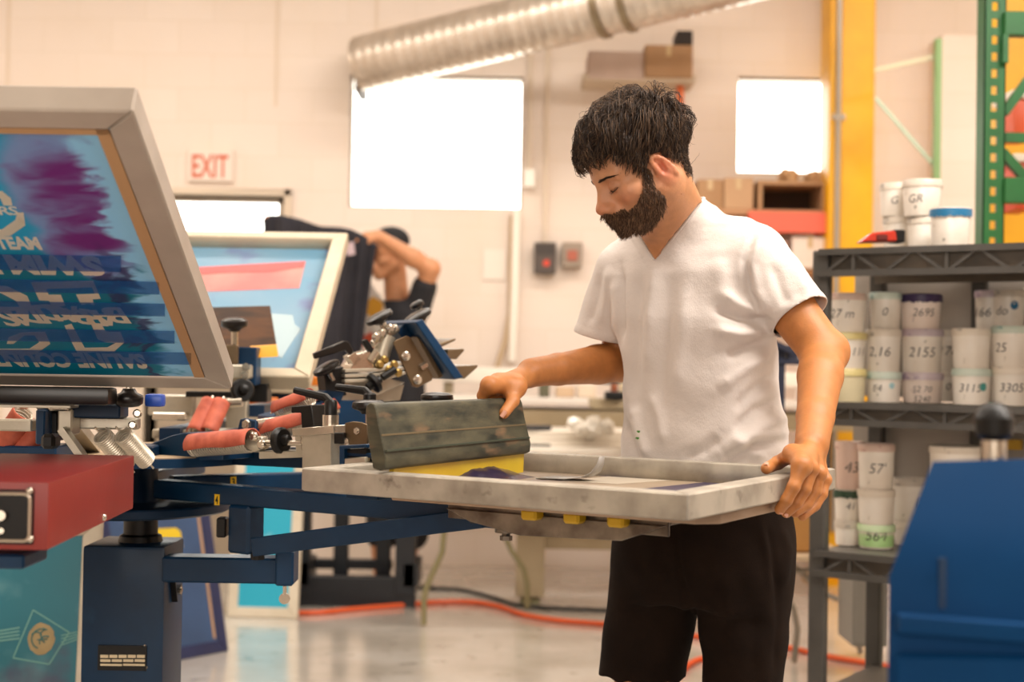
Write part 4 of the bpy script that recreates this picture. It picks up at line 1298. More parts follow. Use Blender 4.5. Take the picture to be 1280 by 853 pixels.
# red flash unit on the arm that points at the camera
fr0, fr1 = P(62, 603, 1.90), P(62, 688, 1.90)
bkx = P(168, 595, 2.43)
fl = thing('flash_unit', 'dark red metal control box with a black panel at the left edge', 'control box', (CC.x, 2.15, fr1.z))
xL, xR = fr0.x - .40, fr0.x
zt, zb_ = fr0.z, fr1.z
m_red = M('red_enamel', '#8e2a22', .45, col2='#82241d', vscale=6, bump=.1, bscale=90)
xRb = P(168, 595, 2.43).x
poly = [(xL, 1.9), (xR, 1.9), (xRb, 2.43), (xL, 2.43)]
MB().prism(poly, (0, 0, zb_), (1, 0, 0), (0, 1, 0), zt - zb_).build('housing', m_red, fl, bevel=.003, seg=2)
a, b2 = P(-60, 611, 1.897), P(42, 681, 1.897)
mb = MB().box(((a.x + b2.x) / 2, 1.8985, (a.z + b2.z) / 2), (b2.x - a.x, .004, a.z - b2.z)); panel = mb.build('control_panel', m_black, fl, 'black control panel', bevel=.001)
mb = MB()
a, b2 = P(-60, 616, 1.895), P(38, 676, 1.895)
cxm, czm, ww, hh = (a.x + b2.x) / 2, (a.z + b2.z) / 2, b2.x - a.x, a.z - b2.z
ptsr = []
rr = .008
for cx_, cz_, a0 in ((cxm + ww / 2 - rr, czm + hh / 2 - rr, 0), (cxm - ww / 2 + rr, czm + hh / 2 - rr, 90), (cxm - ww / 2 + rr, czm - hh / 2 + rr, 180), (cxm + ww / 2 - rr, czm - hh / 2 + rr, 270)):
    for k in range(5):
        th = math.radians(a0 + k * 22.5)
        ptsr.append((cx_ + rr * math.cos(th), 1.894, cz_ + rr * math.sin(th)))
mb.tube(ptsr, .0026, 8, closed=True).build('chrome_surround', m_steel, panel)
for px, py in ((37, 614), (38, 674)):
    MB().ball(P(px, py, 1.892), .0052, 12).build('panel_screw', m_steel, panel)
MB().cyl(P(0, 645, 1.897), P(0, 645, 1.882), .007, n=16).build('toggle_switch', m_steel, panel)
MB().cyl(P(1, 664, 1.897), P(1, 664, 1.888), .004, n=12).build('indicator', m_steel, panel)
text_on(MB(), 'POWER', P(18, 648, 1.8962), (1, 0, 0), (0, 0, 1), .006, .0006, .01).build('lettering', M('panel_text', '#b5a692', .6), panel, 'faint POWER lettering', angle=0)
MB().ball(P(129, 647, 2.21), .006, 10).build('side_screw', m_steel, fl)
a, b2 = P(-20, 688, 1.95), P(31, 711, 1.95)
MB().box(((a.x + b2.x) / 2, 2.0, (a.z + b2.z) / 2 - .003), (b2.x - a.x, .1, a.z - b2.z - .004)).build('mounting_bracket', m_blue, fl, bevel=.003)
# ------------------------------------------------------------------ leaning screens on the left
m_tealm = M('teal_mesh', '#136c7c', .35, col2='#6b9ea4', vscale=4.5, vlo=.5, vhi=.72, col3='#4a4660', v3scale=4, v3lo=.56, v3hi=.70)
m_white = M('white_frame_paint', '#d9cdb9', .5, col2='#cabda7', vscale=6)
def leaning(label, BRp, xdir, updir, W, Hh, rail, fmat, mmat, th=.035):
    x = Vector(xdir).normalized(); u = Vector(updir); u = (u - x * u.dot(x)).normalized()
    n = x.cross(u)
    o = thing('leaning_screen', label, 'screen', Vector(BRp) - x * W, RM(x, u, n))
    screen_frame(o, W, Hh, rail, th, fmat, .003)
    MB().box((W / 2, Hh / 2, -.004), (W - rail, Hh - rail, .001)).build('mesh', mmat, o, world=False)
    return o, n
brp = P(107, 1052, 3.55); brp.z = .002
l1, n1 = leaning('large teal screen with a diamond drawing leaning at the lower left below the red box', brp, (1, .05, 0), (0, .12, 1), .66, .80, .045, m_white, m_tealm)
M1 = mw(l1); I1 = M1.inverted()
def s1(px, py):
    q_ = I1 @ at_plane(px, py, M1.translation, n1)
    return q_.x, q_.y
m_line = M('pale_teal_line', '#6fa59c', .6)
m_sand = M('sand_drawing', '#b19a6e', .6, col2='#a08a60', vscale=20)
dm = [s1(*q) for q in ((41, 763), (86, 791), (61, 831), (16, 823))]
mb = MB()
for i in range(4):
    a, b2 = dm[i], dm[(i + 1) % 4]
    mb.bar((*a, -.0030), (*b2, -.0030), .0035, .0006, (0, 0, 1))
for k in range(4):
    a, b2 = s1(-5, 790 + k * 4), s1(24, 785 + k * 4.5)
    mb.bar((*a, -.0030), (*b2, -.0030), .004, .0006, (0, 0, 1))
    a, b2 = s1(76, 795 + k * 4), s1(98, 790 + k * 3)
    mb.bar((*a, -.0030), (*b2, -.0030), .003, .0006, (0, 0, 1))
mb.build('diamond_outline', m_line, l1, 'pale diamond outline with side lines', world=False, angle=0)
cx_, cy_ = s1(51, 799)
rr = abs(s1(68, 799)[0] - cx_)
_r.seed(2)
MB().prism(blob(cx_, cy_, rr, rr * 1.15, 26, .05), (0, 0, -.0033), (1, 0, 0), (0, 1, 0), .0006).build('round_drawing', m_sand, l1, 'sandy round drawing inside the diamond', world=False)
mb = MB()
for (dx, dy, a0, a1, r_) in ((-.35, .1, 20, 150, .4), (.3, .3, 100, 300, .35), (.35, -.25, 60, 200, .45), (.05, .0, 60, 250, .75), (-.1, -.45, 20, 120, .4)):
    pts = [(cx_ + rr * (dx + r_ * math.cos(math.radians(a0 + (a1 - a0) * k / 8))), cy_ + rr * (dy + r_ * math.sin(math.radians(a0 + (a1 - a0) * k / 8))), -.0024) for k in range(9)]
    mb.tube(pts, .0016, 5)
mb.build('drawing_line', M('teal_drawing_line', '#2d6e6e', .6), l1, world=False)
m_navy = M('navy_frame', '#1c2348', .5, col2='#222b55', vscale=5)
m_bluem = M('slate_blue_mesh', '#33507a', .5, col2='#2c4569', vscale=4)
q0 = P(286, 819, 5.86); q0.z = .002
l2, n2 = leaning('navy framed screen with a yellow patch leaning behind the press column', q0, (.62, .78, 0), (-.26, .06, 1), .55, .72, .05, m_navy, m_bluem)
M2 = mw(l2); I2 = M2.inverted()
def s2(px, py):
    q_ = I2 @ at_plane(px, py, M2.translation, n2)
    return q_.x, q_.y
MB().prism([s2(*q) for q in ((226, 664), (229, 684), (222, 692), (180, 690), (180, 662), (220, 660))], (0, 0, -.0035), (1, 0, 0), (0, 1, 0), .001).build('yellow_patch', M('yellow_print', '#d9b91e', .5), l2, 'yellow patch', world=False)
MB().box((.55 - .062, .36, -.003), (.012, .60, .002)).build('glue_border', M('glue_tan', '#b28b63'), l2, 'tan glue line', world=False)

m_cyanm = M('cyan_mesh', '#2aa7c4', .45, col2='#1b7f92', vscale=3.5, vlo=.5, vhi=.6, col3='#9fc8d2', v3scale=3, v3lo=.56, v3hi=.62)
q0 = P(371, 781, 6.6); q0.z = .002
l3, n3 = leaning('white framed screen with cyan mesh leaning between the press column and the black cart', q0, (1, -.06, 0), (-.1, .16, 1), .33, .80, .048, m_white, m_cyanm)
brp = P(262, 800, 6.7); brp.z = .002
l4, n4 = leaning('narrow cream edged screen leaning behind the navy one', brp, (.75, .66, 0), (-.2, .1, 1), .5, .80, .04, m_white, m_cyanm)

# ------------------------------------------------------------------ black steel cart
m_cart = M('black_steel', '#15171c', .45)
ct_ = thing('steel_cart', 'low black steel cart frame standing behind the press arms', 'cart', P(440, 770, 7.0) * 1)
ct_.location.z = 0
bpy.context.view_layer.update()
def rect_d(x0_, y0_, x1_, y1_, d, th, name, mat, parent, label=None, bevel=.003):
    mb = MB(); prect(mb, x0_, y0_, x1_, y1_, d, th)
    return mb.build(name, mat, parent, label, bevel=bevel)
zfl = P(440, 720, 7.0).z
a, b2 = P(365, 700, 6.9), P(520, 700, 6.9)
def cartpost(px0, px1, d, th=.09):
    a, b2 = P(px0, 700, d), P(px1, 700, d)
    ztop = P((px0 + px1) / 2, 628, d).z
    MB().box(((a.x + b2.x) / 2, d + th / 2, ztop / 2 + .03), (b2.x - a.x, th, ztop - .06)).build('post', m_cart, ct_, bevel=.004)
cartpost(364, 387, 6.95)
cartpost(494, 519, 6.95)
cartpost(417, 435, 7.2, .06)
cartpost(470, 488, 7.2, .06)
rect_d(364, 722, 519, 764, 6.95, .07, 'bottom_rail', m_cart, ct_)
rect_d(370, 628, 519, 640, 6.95, .07, 'top_rail', m_cart, ct_)
a, b2 = P(364, 715, 6.95), P(519, 715, 6.95)
MB().box((a.x + .05, 7.1, .16), (.07, .3, .11)).build('side_rail', m_cart, ct_)
MB().box((b2.x - .02, 7.1, .16), (.07, .3, .11)).build('side_rail', m_cart, ct_)
rect_d(385, 700, 490, 712, 7.2, .05, 'rear_rail', m_cart, ct_)
for x_, y_ in ((a.x + .05, 7.0), (b2.x - .05, 7.0), (a.x + .05, 7.22), (b2.x - .05, 7.22)):
    MB().cyl((x_ - .012, y_, .032), (x_ + .012, y_, .032), .032, n=16).build('caster', M('rubber', '#1b1918', .7), ct_)
    MB().box((x_, y_, .06), (.04, .05, .03)).build('caster_fork', m_cart, ct_)

# ------------------------------------------------------------------ tables, conveyor
m_wtop = M('white_laminate', '#f0e7da', .35, col2='#e6dccd', vscale=3)
m_beige = M('beige_enamel', '#b3a284', .5, col2='#a79678', vscale=4)
m_legsteel = M('olive_steel_tube', '#8d8663', .4, .5)
tb = thing('folding_table', 'white topped folding table with bent steel legs behind the press', 'table', (.1, 6.7, 0))
ztb = .83
ta, tb2 = P(505, 560, 6.4).x, P(905, 560, 6.4).x
MB().box(((ta + tb2) / 2, 6.72, ztb - .015), (tb2 - ta, .66, .03)).build('table_top', m_wtop, tb, bevel=.006, seg=2)
def bent_leg(pts):
    return MB().tube(pts, .0135, 8).build('leg', m_legsteel, tb)
def fl_(px, py, d):
    q_ = P(px, py, d); return q_
bent_leg([P(555, 566, 6.45), P(555, 665, 6.45), P(553, 690, 6.45), P(533, 735, 6.45), P(530, 750, 6.45), Vector((P(530, 783, 6.45).x, 6.45, .012))])
bent_leg([P(630, 566, 6.95), P(632, 672, 6.95), P(640, 690, 6.95), P(655, 712, 6.95), P(659, 730, 6.95), Vector((P(659, 760, 6.95).x, 6.95, .012))])
bent_leg([P(880, 566, 6.45), P(880, 690, 6.45), P(866, 735, 6.45), Vector((P(864, 785, 6.45).x, 6.45, .012))])
bent_leg([P(850, 566, 6.95), P(850, 690, 6.95), P(838, 712, 6.95), Vector((P(836, 760, 6.95).x, 6.95, .012))])
MB().tube([P(555, 640, 6.45), P(632, 640, 6.95)], .009, 8).build('cross_tube', m_legsteel, tb)
# things lying on it
st = thing('white_fabric_stack', 'flat stack of white sheets on the folding table', 'fabric', P(700, 555, 6.7))
for k in range(3):
    a, b2 = P(600 + k * 7, 555, 6.6), P(800, 555, 6.6)
    MB().box(((a.x + b2.x) / 2, 6.72 + .01 * k, ztb + .012 + k * .022), (b2.x - a.x, .5 - .03 * k, .021)).build('sheet', m_wtop, st, bevel=.008, seg=2)
mb = MB()
c = P(735, 548, 6.5); c.z = ztb + .09
_r.seed(9)
for i in range(12):
    mb.ball(c + Vector((_r.uniform(-.08, .11), _r.uniform(-.06, .06), _r.uniform(-.022, .03))), _r.uniform(.02, .042), 7, (1.3, 1, .8), Euler((_r.random() * 3, _r.random() * 3, 0)).to_matrix())
tag(mb.build('plastic_bag', M('clear_plastic_crumple', '#e9e2d6', .12, col2='#cfc6b8', vscale=18, spec=.8), None, angle=0, origin=c), 'crumpled clear plastic bag on the folding table beside the bearded man', 'plastic bag')
c = P(672, 524, 6.55)
zz = ztb + .068
sc_ = thing('scraper', 'dark ink scraper lying on the white sheets', 'tool', (c.x, 6.55, zz))
MB().box((c.x, 6.55, zz + .012), (.12, .06, .022), Euler((0, 0, .3)).to_matrix()).build('blade', M('dark_slate', '#39383a', .5), sc_, bevel=.005)
MB().bar((c.x - .05, 6.53, zz + .012), (c.x - .17, 6.50, zz + .01), .025, .018).build('handle', m_black, sc_, bevel=.004)
a, b2 = P(652, 545, 6.42), P(688, 543, 6.44)
a.z = b2.z = ztb + .0065 + .0
tag(MB().tube([(a.x, 6.425, a.z), (b2.x, 6.43, b2.z)], [.006, .006], 8).build('marker_pen', M('dark_pen', '#3a3b36', .5)), 'dark marker pen lying on the edge of the folding table', 'pen')

cv = thing('conveyor_dryer', 'long pale conveyor table on thick beige legs in front of the back wall', 'conveyor', (.6, 7.4, 0))
xa, xb = P(552, 500, 7.15).x, P(1075, 500, 7.15).x
zc1 = P(700, 499, 7.15).z
MB().box(((xa + xb) / 2, 7.45, zc1 - .012), (xb - xa, .62, .03)).build('belt_bed', M('pale_belt', '#e3dbd0', .35, col2='#d4ccc4', vscale=3), cv, bevel=.004)
za, zb2 = P(700, 513, 7.18).z, P(700, 534, 7.18).z
MB().box(((xa + xb) / 2, 7.45, (za + zb2) / 2), (xb - xa - .04, .52, za - zb2)).build('apron', m_beige, cv, bevel=.004)
for p0, p1 in ((645, 681), (930, 966)):
    a, b2 = P(p0, 700, 7.12), P(p1, 700, 7.12)
    zq = P(p0, 752, 7.12).z
    MB().box(((a.x + b2.x) / 2, 7.19, (zb2 + max(zq, .035)) / 2), (b2.x - a.x, .14, zb2 - max(zq, .035))).build('leg', m_beige, cv, bevel=.004)
    MB().box(((a.x + b2.x) / 2, 7.19, .012), (.10, .1, .024)).build('leveling_foot', m_legsteel, cv)
    MB().cyl(((a.x + b2.x) / 2, 7.19, .02), ((a.x + b2.x) / 2, 7.19, .05), .018, n=10).build('foot_stem', m_legsteel, cv)
a, b2 = P(681, 675, 7.16), P(930, 675, 7.16)
zt_, zz_ = P(720, 664, 7.16).z, P(720, 687, 7.16).z
MB().box(((a.x + b2.x) / 2, 7.19, (zt_ + zz_) / 2), (b2.x - a.x, .06, zt_ - zz_)).build('cross_beam', m_beige, cv, bevel=.003)
# white upper rail with posts
z4, z5 = P(700, 461, 7.7).z, P(700, 480, 7.7).z
xa2, xb2 = P(552, 470, 7.7).x, P(1070, 470, 7.7).x
MB().box(((xa2 + xb2) / 2, 7.78, (z4 + z5) / 2), (xb2 - xa2, .16, z4 - z5)).build('upper_rail', M('white_enamel', '#f7efe2', .3), cv, bevel=.012, seg=2)
for px in (560, 820, 1040):
    a = P(px, 490, 7.7)
    MB().box((a.x, 7.78, (z5 + zc1) / 2), (.05, .08, z5 - zc1 + .002)).build('rail_post', m_beige, cv)
_items = ((600, 642, 484, 498, '#e6ded2', 'white pack'), (674, 687, 483, 500, '#5d5a44', 'olive bottle'), (695, 718, 486, 499, '#c8ac8d', 'small tan box'), (722, 745, 484, 499, '#d8c6b0', 'pale small box'), (1004, 1040, 476, 490, '#c9ad6e', 'folded yellowish cloth'), (1000, 1042, 492, 506, '#e4d6ce', 'pink white stack'))
for x0_, x1_, y0_, y1_, colr, nm in _items:
    mb = MB()
    a, b2 = P(x0_, 495, 7.35), P(x1_, 495, 7.35)
    hgt = (y1_ - y0_) / F_PX * 7.35
    mb.box(((a.x + b2.x) / 2, 7.42, zc1 + .003 + hgt / 2), (b2.x - a.x, .12, hgt))
    names = {'white pack': ('paper_pack', 'white paper pack on the conveyor left of the gripping hand', 'pack'), 'olive bottle': ('ink_bottle', 'small olive bottle on the conveyor beyond the forearm', 'bottle'),
             'small tan box': ('small_box', 'small tan box on the conveyor next to the olive bottle', 'box'), 'pale small box': ('small_box', 'small pale box on the conveyor next to the tan one', 'box'),
             'folded yellowish cloth': ('folded_cloth', 'folded yellowish cloth on the conveyor seen under the bent elbow', 'cloth'), 'pink white stack': ('paper_stack', 'pinkish white paper stack on the conveyor seen under the bent elbow', 'paper')}[nm]
    tag(mb.build(names[0], M('item_' + nm.replace(' ', '_'), colr, .6), None, bevel=.006), names[1], names[2])

# dark press clamp seen between arm and shirt, dark post seen beside the shirt
pc_ = thing('rear_press_head', 'dark print head of another press between the forearm and the white shirt', 'print head', P(768, 500, 6.1))
def rd(*a_):
    return rect_d(*a_[:6], a_[6], a_[7], pc_, None, .004)
rd(734, 459, 756, 479, 6.05, .12, 'black_block', m_black)
rd(750, 452, 800, 481, 6.1, .12, 'grey_body', M('dark_grey_metal', '#5d5248', .5, .4))
rd(775, 444, 800, 456, 6.1, .1, 'black_cap', m_black)
rd(764, 481, 772, 492, 6.08, .05, 'copper_link', M('copper_part', '#9b5a3c', .4, .6))
rd(774, 480, 786, 491, 6.08, .05, 'pale_knob', M('pale_knob', '#d9c4a2', .4))
rd(757, 490, 780, 500, 6.05, .1, 'black_foot', m_black)
rd(740, 500, 830, 512, 6.1, .3, 'support_arm', m_beige)
q_ = P(800, 506, 6.25)
MB().box((q_.x, 6.25, q_.z / 2), (.08, .08, q_.z)).build('stand', m_beige, pc_)
nb = thing('navy_post', 'navy steel post with cross bars seen between the shirt and the bent arm', 'post', (P(976, 500, 5.2).x, 5.25, 0))
a, b2 = P(968, 470, 5.2), P(982, 470, 5.2)
zt_ = P(975, 432, 5.2).z
MB().box(((a.x + b2.x) / 2, 5.24, zt_ / 2), (b2.x - a.x, .06, zt_)).build('post', M('navy_steel', '#1d2238', .5), nb)
rect_d(962, 449, 1010, 456, 5.2, .06, 'cross_bar', M('navy_steel', '#1d2238'), nb)
rect_d(984, 432, 998, 450, 5.22, .05, 'top_block', M('navy_steel', '#1d2238'), nb)
MB().bar(P(960, 425, 5.2), P(990, 440, 5.2), .04, .02).build('lever', M('navy_steel', '#1d2238'), nb)

# folding chair with a cardboard box
fc = thing('folding_chair', 'folding chair with bent grey tube legs behind the shelf post', 'chair', (P(1010, 700, 5.7).x, 5.7, 0))
m_tube = M('grey_steel_tube', '#8a8378', .35, .6)
zs = P(1015, 693, 5.7).z
a, b2 = P(972, 690, 5.7), P(1062, 690, 5.7)
MB().box(((a.x + b2.x) / 2, 5.85, zs - .012), (b2.x - a.x, .38, .024)).build('seat', M('tan_seat', '#b9a183', .6), fc, bevel=.008, seg=2)
for pts in (([P(955, 694, 5.72), P(978, 740, 5.72), P(992, 760, 5.72), P(997, 785, 5.72), Vector((P(997, 812, 5.72).x, 5.80, .012))]),
            ([P(1050, 696, 5.75), P(1085, 730, 5.75), Vector((P(1096, 812, 5.75).x, 5.8, .012))]),
            ([P(985, 700, 6.05), P(1030, 742, 6.0), P(1062, 756, 5.98), Vector((P(1075, 800, 5.98).x, 5.98, .012))]),
            ([P(962, 700, 6.0), Vector((P(955, 800, 6.0).x, 6.0, .012))])):
    MB().tube(pts, .013, 8).build('leg', m_tube, fc)
MB().tube([P(984, 716, 5.72), P(1062, 706, 5.75)], .009, 8).build('stretcher', m_tube, fc)
bx = thing('cardboard_box', 'brown cardboard box on the folding chair between the man and the ink rack', 'box', P(1010, 690, 5.7))
rect_d(986, 606, 1036, 691, 5.72, .26, 'carton_body', M('amber_cardboard', '#a9793f', .8, col2='#9c6d36', vscale=4), bx, None, .006)
rect_d(1008, 606, 1014, 640, 5.717, .003, 'tape', m_tape, bx, None, 0)

# cords on the floor
m_cord = M('orange_cord', '#dd5a26', .45)
m_cordb = M('black_cord', '#2b2926', .5)
def cord(pts_px, r, mat, name, label, wav=0.0):
    base = [at_z(x, y, r) for x, y in pts_px]
    pts = []
    n = len(base)
    for i in range(n - 1):
        p0, p1, p2, p3 = base[max(i - 1, 0)], base[i], base[i + 1], base[min(i + 2, n - 1)]
        for k in range(8):
            t = k / 8
            q_ = (p1 * 2 + (p2 - p0) * t + (p0 * 2 - p1 * 5 + p2 * 4 - p3) * t * t + (p1 * 3 - p0 - p2 * 3 + p3) * t ** 3) * .5
            q_.y += wav * math.sin((i * 8 + k) * 1.9)
            q_.z = r
            pts.append(q_)
    pts.append(base[-1])
    return tag(MB().tube(pts, r, 8).build(name, mat), label, 'cord')
cord([(338, 763), (368, 766), (400, 766), (440, 762), (500, 757), (545, 753), (590, 753), (625, 759), (655, 769), (700, 776), (760, 781), (830, 790), (880, 797), (935, 803), (985, 810), (1040, 822), (1110, 833), (1200, 846)], .012, m_cord, 'extension_cord', 'long orange extension cord snaking across the concrete floor')
cord([(850, 842), (866, 828), (885, 824), (930, 829), (960, 838)], .012, M('orange_cord_b', '#e0551e', .45), 'extension_cord', 'short loop of orange cord on the floor behind the brown shorts')
cord([(505, 731), (540, 735), (580, 738), (620, 748), (645, 756), (690, 760), (740, 762), (790, 765)], .009, m_cordb, 'power_cord', 'twisted black cord on the floor behind the orange one', .006)

# orange edged rest board and tray carried by the rear print head
def h3part(x0_, y0_, x1_, y1_, d, th, name, mat, label=None):
    return rect_d(x0_, y0_, x1_, y1_, d, th, name, mat, h3.o, label, .003)
h3part(322, 471, 402, 482, 4.5, .4, 'rest_board_edge', M('orange_felt', '#e38a22', .6, col2='#d8641f', vscale=6), 'orange edge of the rest board')
h3part(322, 482, 402, 492, 4.5, .4, 'rest_board', M('cream_board', '#cdbd9f', .6))
h3part(322, 492, 402, 505, 4.52, .35, 'board_frame', m_bluedark)
h3part(304, 499, 334, 513, 4.2, .2, 'orange_tray', M('orange_felt', '#e38a22'), 'small orange tray')
h3part(334, 502, 362, 512, 4.22, .2, 'tray_end', M('dusky_pink', '#c98c6c', .6))
MB().bar(P(318, 514, 3.6), P(345, 508, 4.6), .05, .03).build('carrier_bar', m_bluedark, h3.o)
MB().box(CC + h3.r * .62 + ZU * 1.03, (.05, .6, .03), frame_mat(ZU, h3.w)).build('carrier_beam', m_bluedark, h3.o)

# ------------------------------------------------------------------ ink rack on the right
m_rack = M('dark_grey_steel', '#45423e', .45, col2='#3b3834', vscale=8)
RA = P(1024, 400, 4.05)
RB_ = P(1290, 400, 3.72)
rd_ = (RB_ - RA); rd_.z = 0
rlen = rd_.length
rd_.normalize()
rn = Vector((-rd_.y, rd_.x, 0))                # away from the camera
rack = thing('ink_rack', 'dark grey steel rack with truss edged shelves full of white ink tubs', 'rack', (RA.x, RA.y, 0), RM(rd_, rn, ZU))
DEP = .46
RW = 1.05
z_top = P(1024, 313, 4.05).z
z_mid = P(1060, 504, 4.03).z
z_low = P(1060, 690, 4.03).z
def rbox(c, s, name, mat=m_rack, bevel=.0, label=None):
    return MB().box(c, s).build(name, mat, rack, label, bevel=bevel, world=False)
for x_ in (0, RW):
    for y_ in (0, DEP):
        rbox((x_, y_ + .02, (z_top + .0) / 2), (.046 if y_ == 0 else .046, .04, z_top), 'post', bevel=.004)
rbox((.31, DEP + .03, z_top / 2), (.044, .03, z_top), 'post', bevel=.004)
def truss(z, hgt):
    rbox((RW / 2, DEP / 2, z - .008), (RW, DEP, .012), 'shelf_board', M('shelf_grey', '#57524b', .5))
    rbox((RW / 2, -.004, z - .006), (RW, .016, .018), 'top_rail')
    rbox((RW / 2, -.004, z - hgt + .008), (RW, .016, .018), 'bottom_rail')
    n = 12
    for k in range(n):
        x0_, x1_ = RW * k / n + .02, RW * (k + 1) / n - .0
        za_, zb_2 = (z - hgt + .012, z - .014)
        a_, b_2 = ((x0_, -.002, za_), (x1_, -.002, zb_2)) if k % 2 == 0 else ((x0_, -.002, zb_2), (x1_, -.002, za_))
        MB().bar(a_, b_2, .008, .009, (0, 0, 1)).build('truss_rod', m_rack, rack, world=False)
    for k in range(0, n, 3):
        rbox((RW * k / n + .1, -.001, z - hgt / 2), (.010, .01, hgt - .02), 'truss_rod')
    rbox((RW / 2, DEP - .01, z - hgt / 2 - .004), (RW, .012, hgt - .014), 'rear_rail', M('rack_rear', '#5f564b', .5))
    MB().box((RW / 2, .03, z - hgt / 2), (RW, .004, hgt - .02)).build('inner_web', M('rack_web', '#6b6155', .5, col2='#4b443c', vscale=6), rack, world=False)
truss(z_top, .075)
truss(z_mid, .062)
truss(z_low, .07)
truss(z_low - .40, .06)
# grey back sheet behind the middle shelf
MB().box((RW / 2 - .06, DEP + .06, (z_top + z_mid) / 2 + .0), (RW + .06, .012, z_top - z_mid - .02)).build('back_sheet', M('grey_sheet', '#a39a90', .6, col2='#958c83', vscale=2), rack, 'grey sheet closing the back', world=False)
MB().box((RW / 2 - .06, DEP + .06, (z_low + z_mid) / 2 + .02), (RW + .06, .012, z_mid - z_low - .09)).build('back_sheet', M('grey_sheet', '#a39a90'), rack, world=False)
MB().box((.42, DEP + .02, z_mid - .12), (.04, .03, .03)).build('yellow_latch', M('latch_yellow', '#c79b2a', .5), rack, 'small yellow latch', world=False)

# ink tubs
m_tub = M('white_tub_plastic', '#fdf6ec', .38, col2='#efe3d4', vscale=6, spec=.5, col3='#a9a08f', v3scale=45, v3lo=.7, v3hi=.74)
m_tubc = M('clear_tub_plastic', '#f2eadf', .3, col2='#ddd2c3', vscale=10, col3='#8f877a', v3scale=40, v3lo=.69, v3hi=.73)
m_tubp = M('pinkish_tub_plastic', '#f8eae0', .38, col2='#e8d5c7', vscale=6, col3='#9c8f95', v3scale=45, v3lo=.68, v3hi=.73)
m_marker = M('black_marker', '#3d3530', .6)
lids = {k: M('lid_' + k, c, .4, col2=c2, vscale=14, col3=c3, v3scale=35, v3lo=.6, v3hi=.68) for k, c, c2, c3 in (
    ('white', '#eee2d2', '#e3d6c5', '#b9afa2'), ('grey', '#d3c8b9', '#c8bcad', '#a59c92'), ('mint', '#d3dccd', '#c3d2c6', '#8fb0a8'), ('lilac', '#d5c6cb', '#cbb6bf', '#a58fa5'),
    ('purple', '#3a2748', '#33223f', '#4d3b5d'), ('blue', '#2f6f9f', '#27608c', '#5f93b5'), ('yellow', '#e2d295', '#d8c47a', '#c7a93a'), ('pink', '#e4cabb', '#ddbcab', '#c59a8d'), ('green', '#cfe0b9', '#b8d49e', '#8fb877'))}
def tub(px0, px1, ytop, zbase, depth, label, lid='white', text=None, body=None, dot=None, group='ink tubs on the rack', band=None, tpx=None, th=None, turn=0.0, rim_smear=None):
    """tub whose outline spans px0..px1 at its depth; base on zbase; top at photo row ytop"""
    pm = (px0 + px1) / 2
    a_, b_2 = P(px0, ytop, depth), P(px1, ytop, depth)
    c_ = P(pm, ytop, depth)
    R_ = (b_2 - a_).length / 2
    ztop_ = c_.z
    hgt = ztop_ - zbase
    o = thing('ink_tub', label, 'ink tub', (c_.x, c_.y, zbase), group=group)
    lh = min(.018, hgt * .25)
    MB().lathe((0, 0, 0), (0, 0, 1), [(0, R_ * .86), (.004, R_ * .88), (hgt - lh, R_ * .955), (hgt - lh + .001, R_ * .955)], 28).build('tub_body', body or m_tub, o, world=False)
    MB().lathe((0, 0, hgt - lh), (0, 0, 1), [(-.003, R_ * .96), (-.003, R_), (lh * .75, R_), (lh, R_ * .95), (lh * .85, R_ * .88), (lh * .8, R_ * .3)], 28).build('lid', lids[lid], o, None, world=False)
    view = math.atan2(-c_.y, -c_.x)               # towards the camera
    def wrap(vs2, lift=.0008, zc=0.0, ang=0.0):
        out = []
        for x_, y_ in vs2:
            th_ = view + ang + x_ / (R_ * .93)
            rr_ = R_ * (.88 + .075 * (zc + y_) / hgt) + lift
            out.append((rr_ * math.cos(th_), rr_ * math.sin(th_), zc + y_))
        return out
    if band:
        n = 24
        vs2, fs2 = [], []
        for i in range(n + 1):
            x_ = (i / n - .5) * R_ * 2.6
            vs2 += [(x_, 0), (x_, hgt * .62)]
        for i in range(n):
            fs2.append((2 * i, 2 * i + 2, 2 * i + 3, 2 * i + 1))
        MB().add(wrap(vs2, .0006, hgt * .08), fs2).build('label_band', band, o, 'pale green paint band', world=False)
    if text:
        for k, tline in enumerate(text if isinstance(text, (list, tuple)) else [text]):
            vs2, fs2 = text_geo(tline, th or hgt * .23, -.006, .2)
            xm = (max(v[0] for v in vs2) + min(v[0] for v in vs2)) / 2
            sc2 = min(1.0, R_ * 1.35 / (max(v[0] for v in vs2) - min(v[0] for v in vs2)))
            vs2 = [((v[0] - xm) * sc2, v[1] * (1 if sc2 > .6 else .8)) for v in vs2]
            MB().add(wrap(vs2, .0011, hgt * (.36 - .32 * k), turn), fs2).build('lettering', m_marker, o, 'handwritten ' + tline, world=False, angle=0)
    if dot:
        x_, y_, r_, mt = dot
        vs2 = [(x_ * R_ + r_ * math.cos(k * PI / 6), y_ * hgt + r_ * math.sin(k * PI / 6) * 1.1) for k in range(12)]
        MB().add(wrap(vs2, .0013), [tuple(range(12))]).build('paint_dot', mt, o, 'paint dot', world=False, angle=0)
    if rim_smear:
        _r.seed(int(px0))
        n = 40
        vs2, fs2 = [], []
        for i in range(n + 1):
            th_ = view + (i / n - .5) * 3.0
            lo = hgt - lh - .004 - _r.random() * .006
            vs2 += [((R_ + .0012) * math.cos(th_), (R_ + .0012) * math.sin(th_), lo), ((R_ + .0012) * math.cos(th_), (R_ + .0012) * math.sin(th_), hgt - lh * .2)]
        for i in range(n):
            fs2.append((2 * i, 2 * i + 2, 2 * i + 3, 2 * i + 1))
        MB().add(vs2, fs2).build('paint_smear', rim_smear, o, 'smeared paint round the lid', world=False)
    return o
m_pblue = M('paint_blue', '#1d6c96', .4)
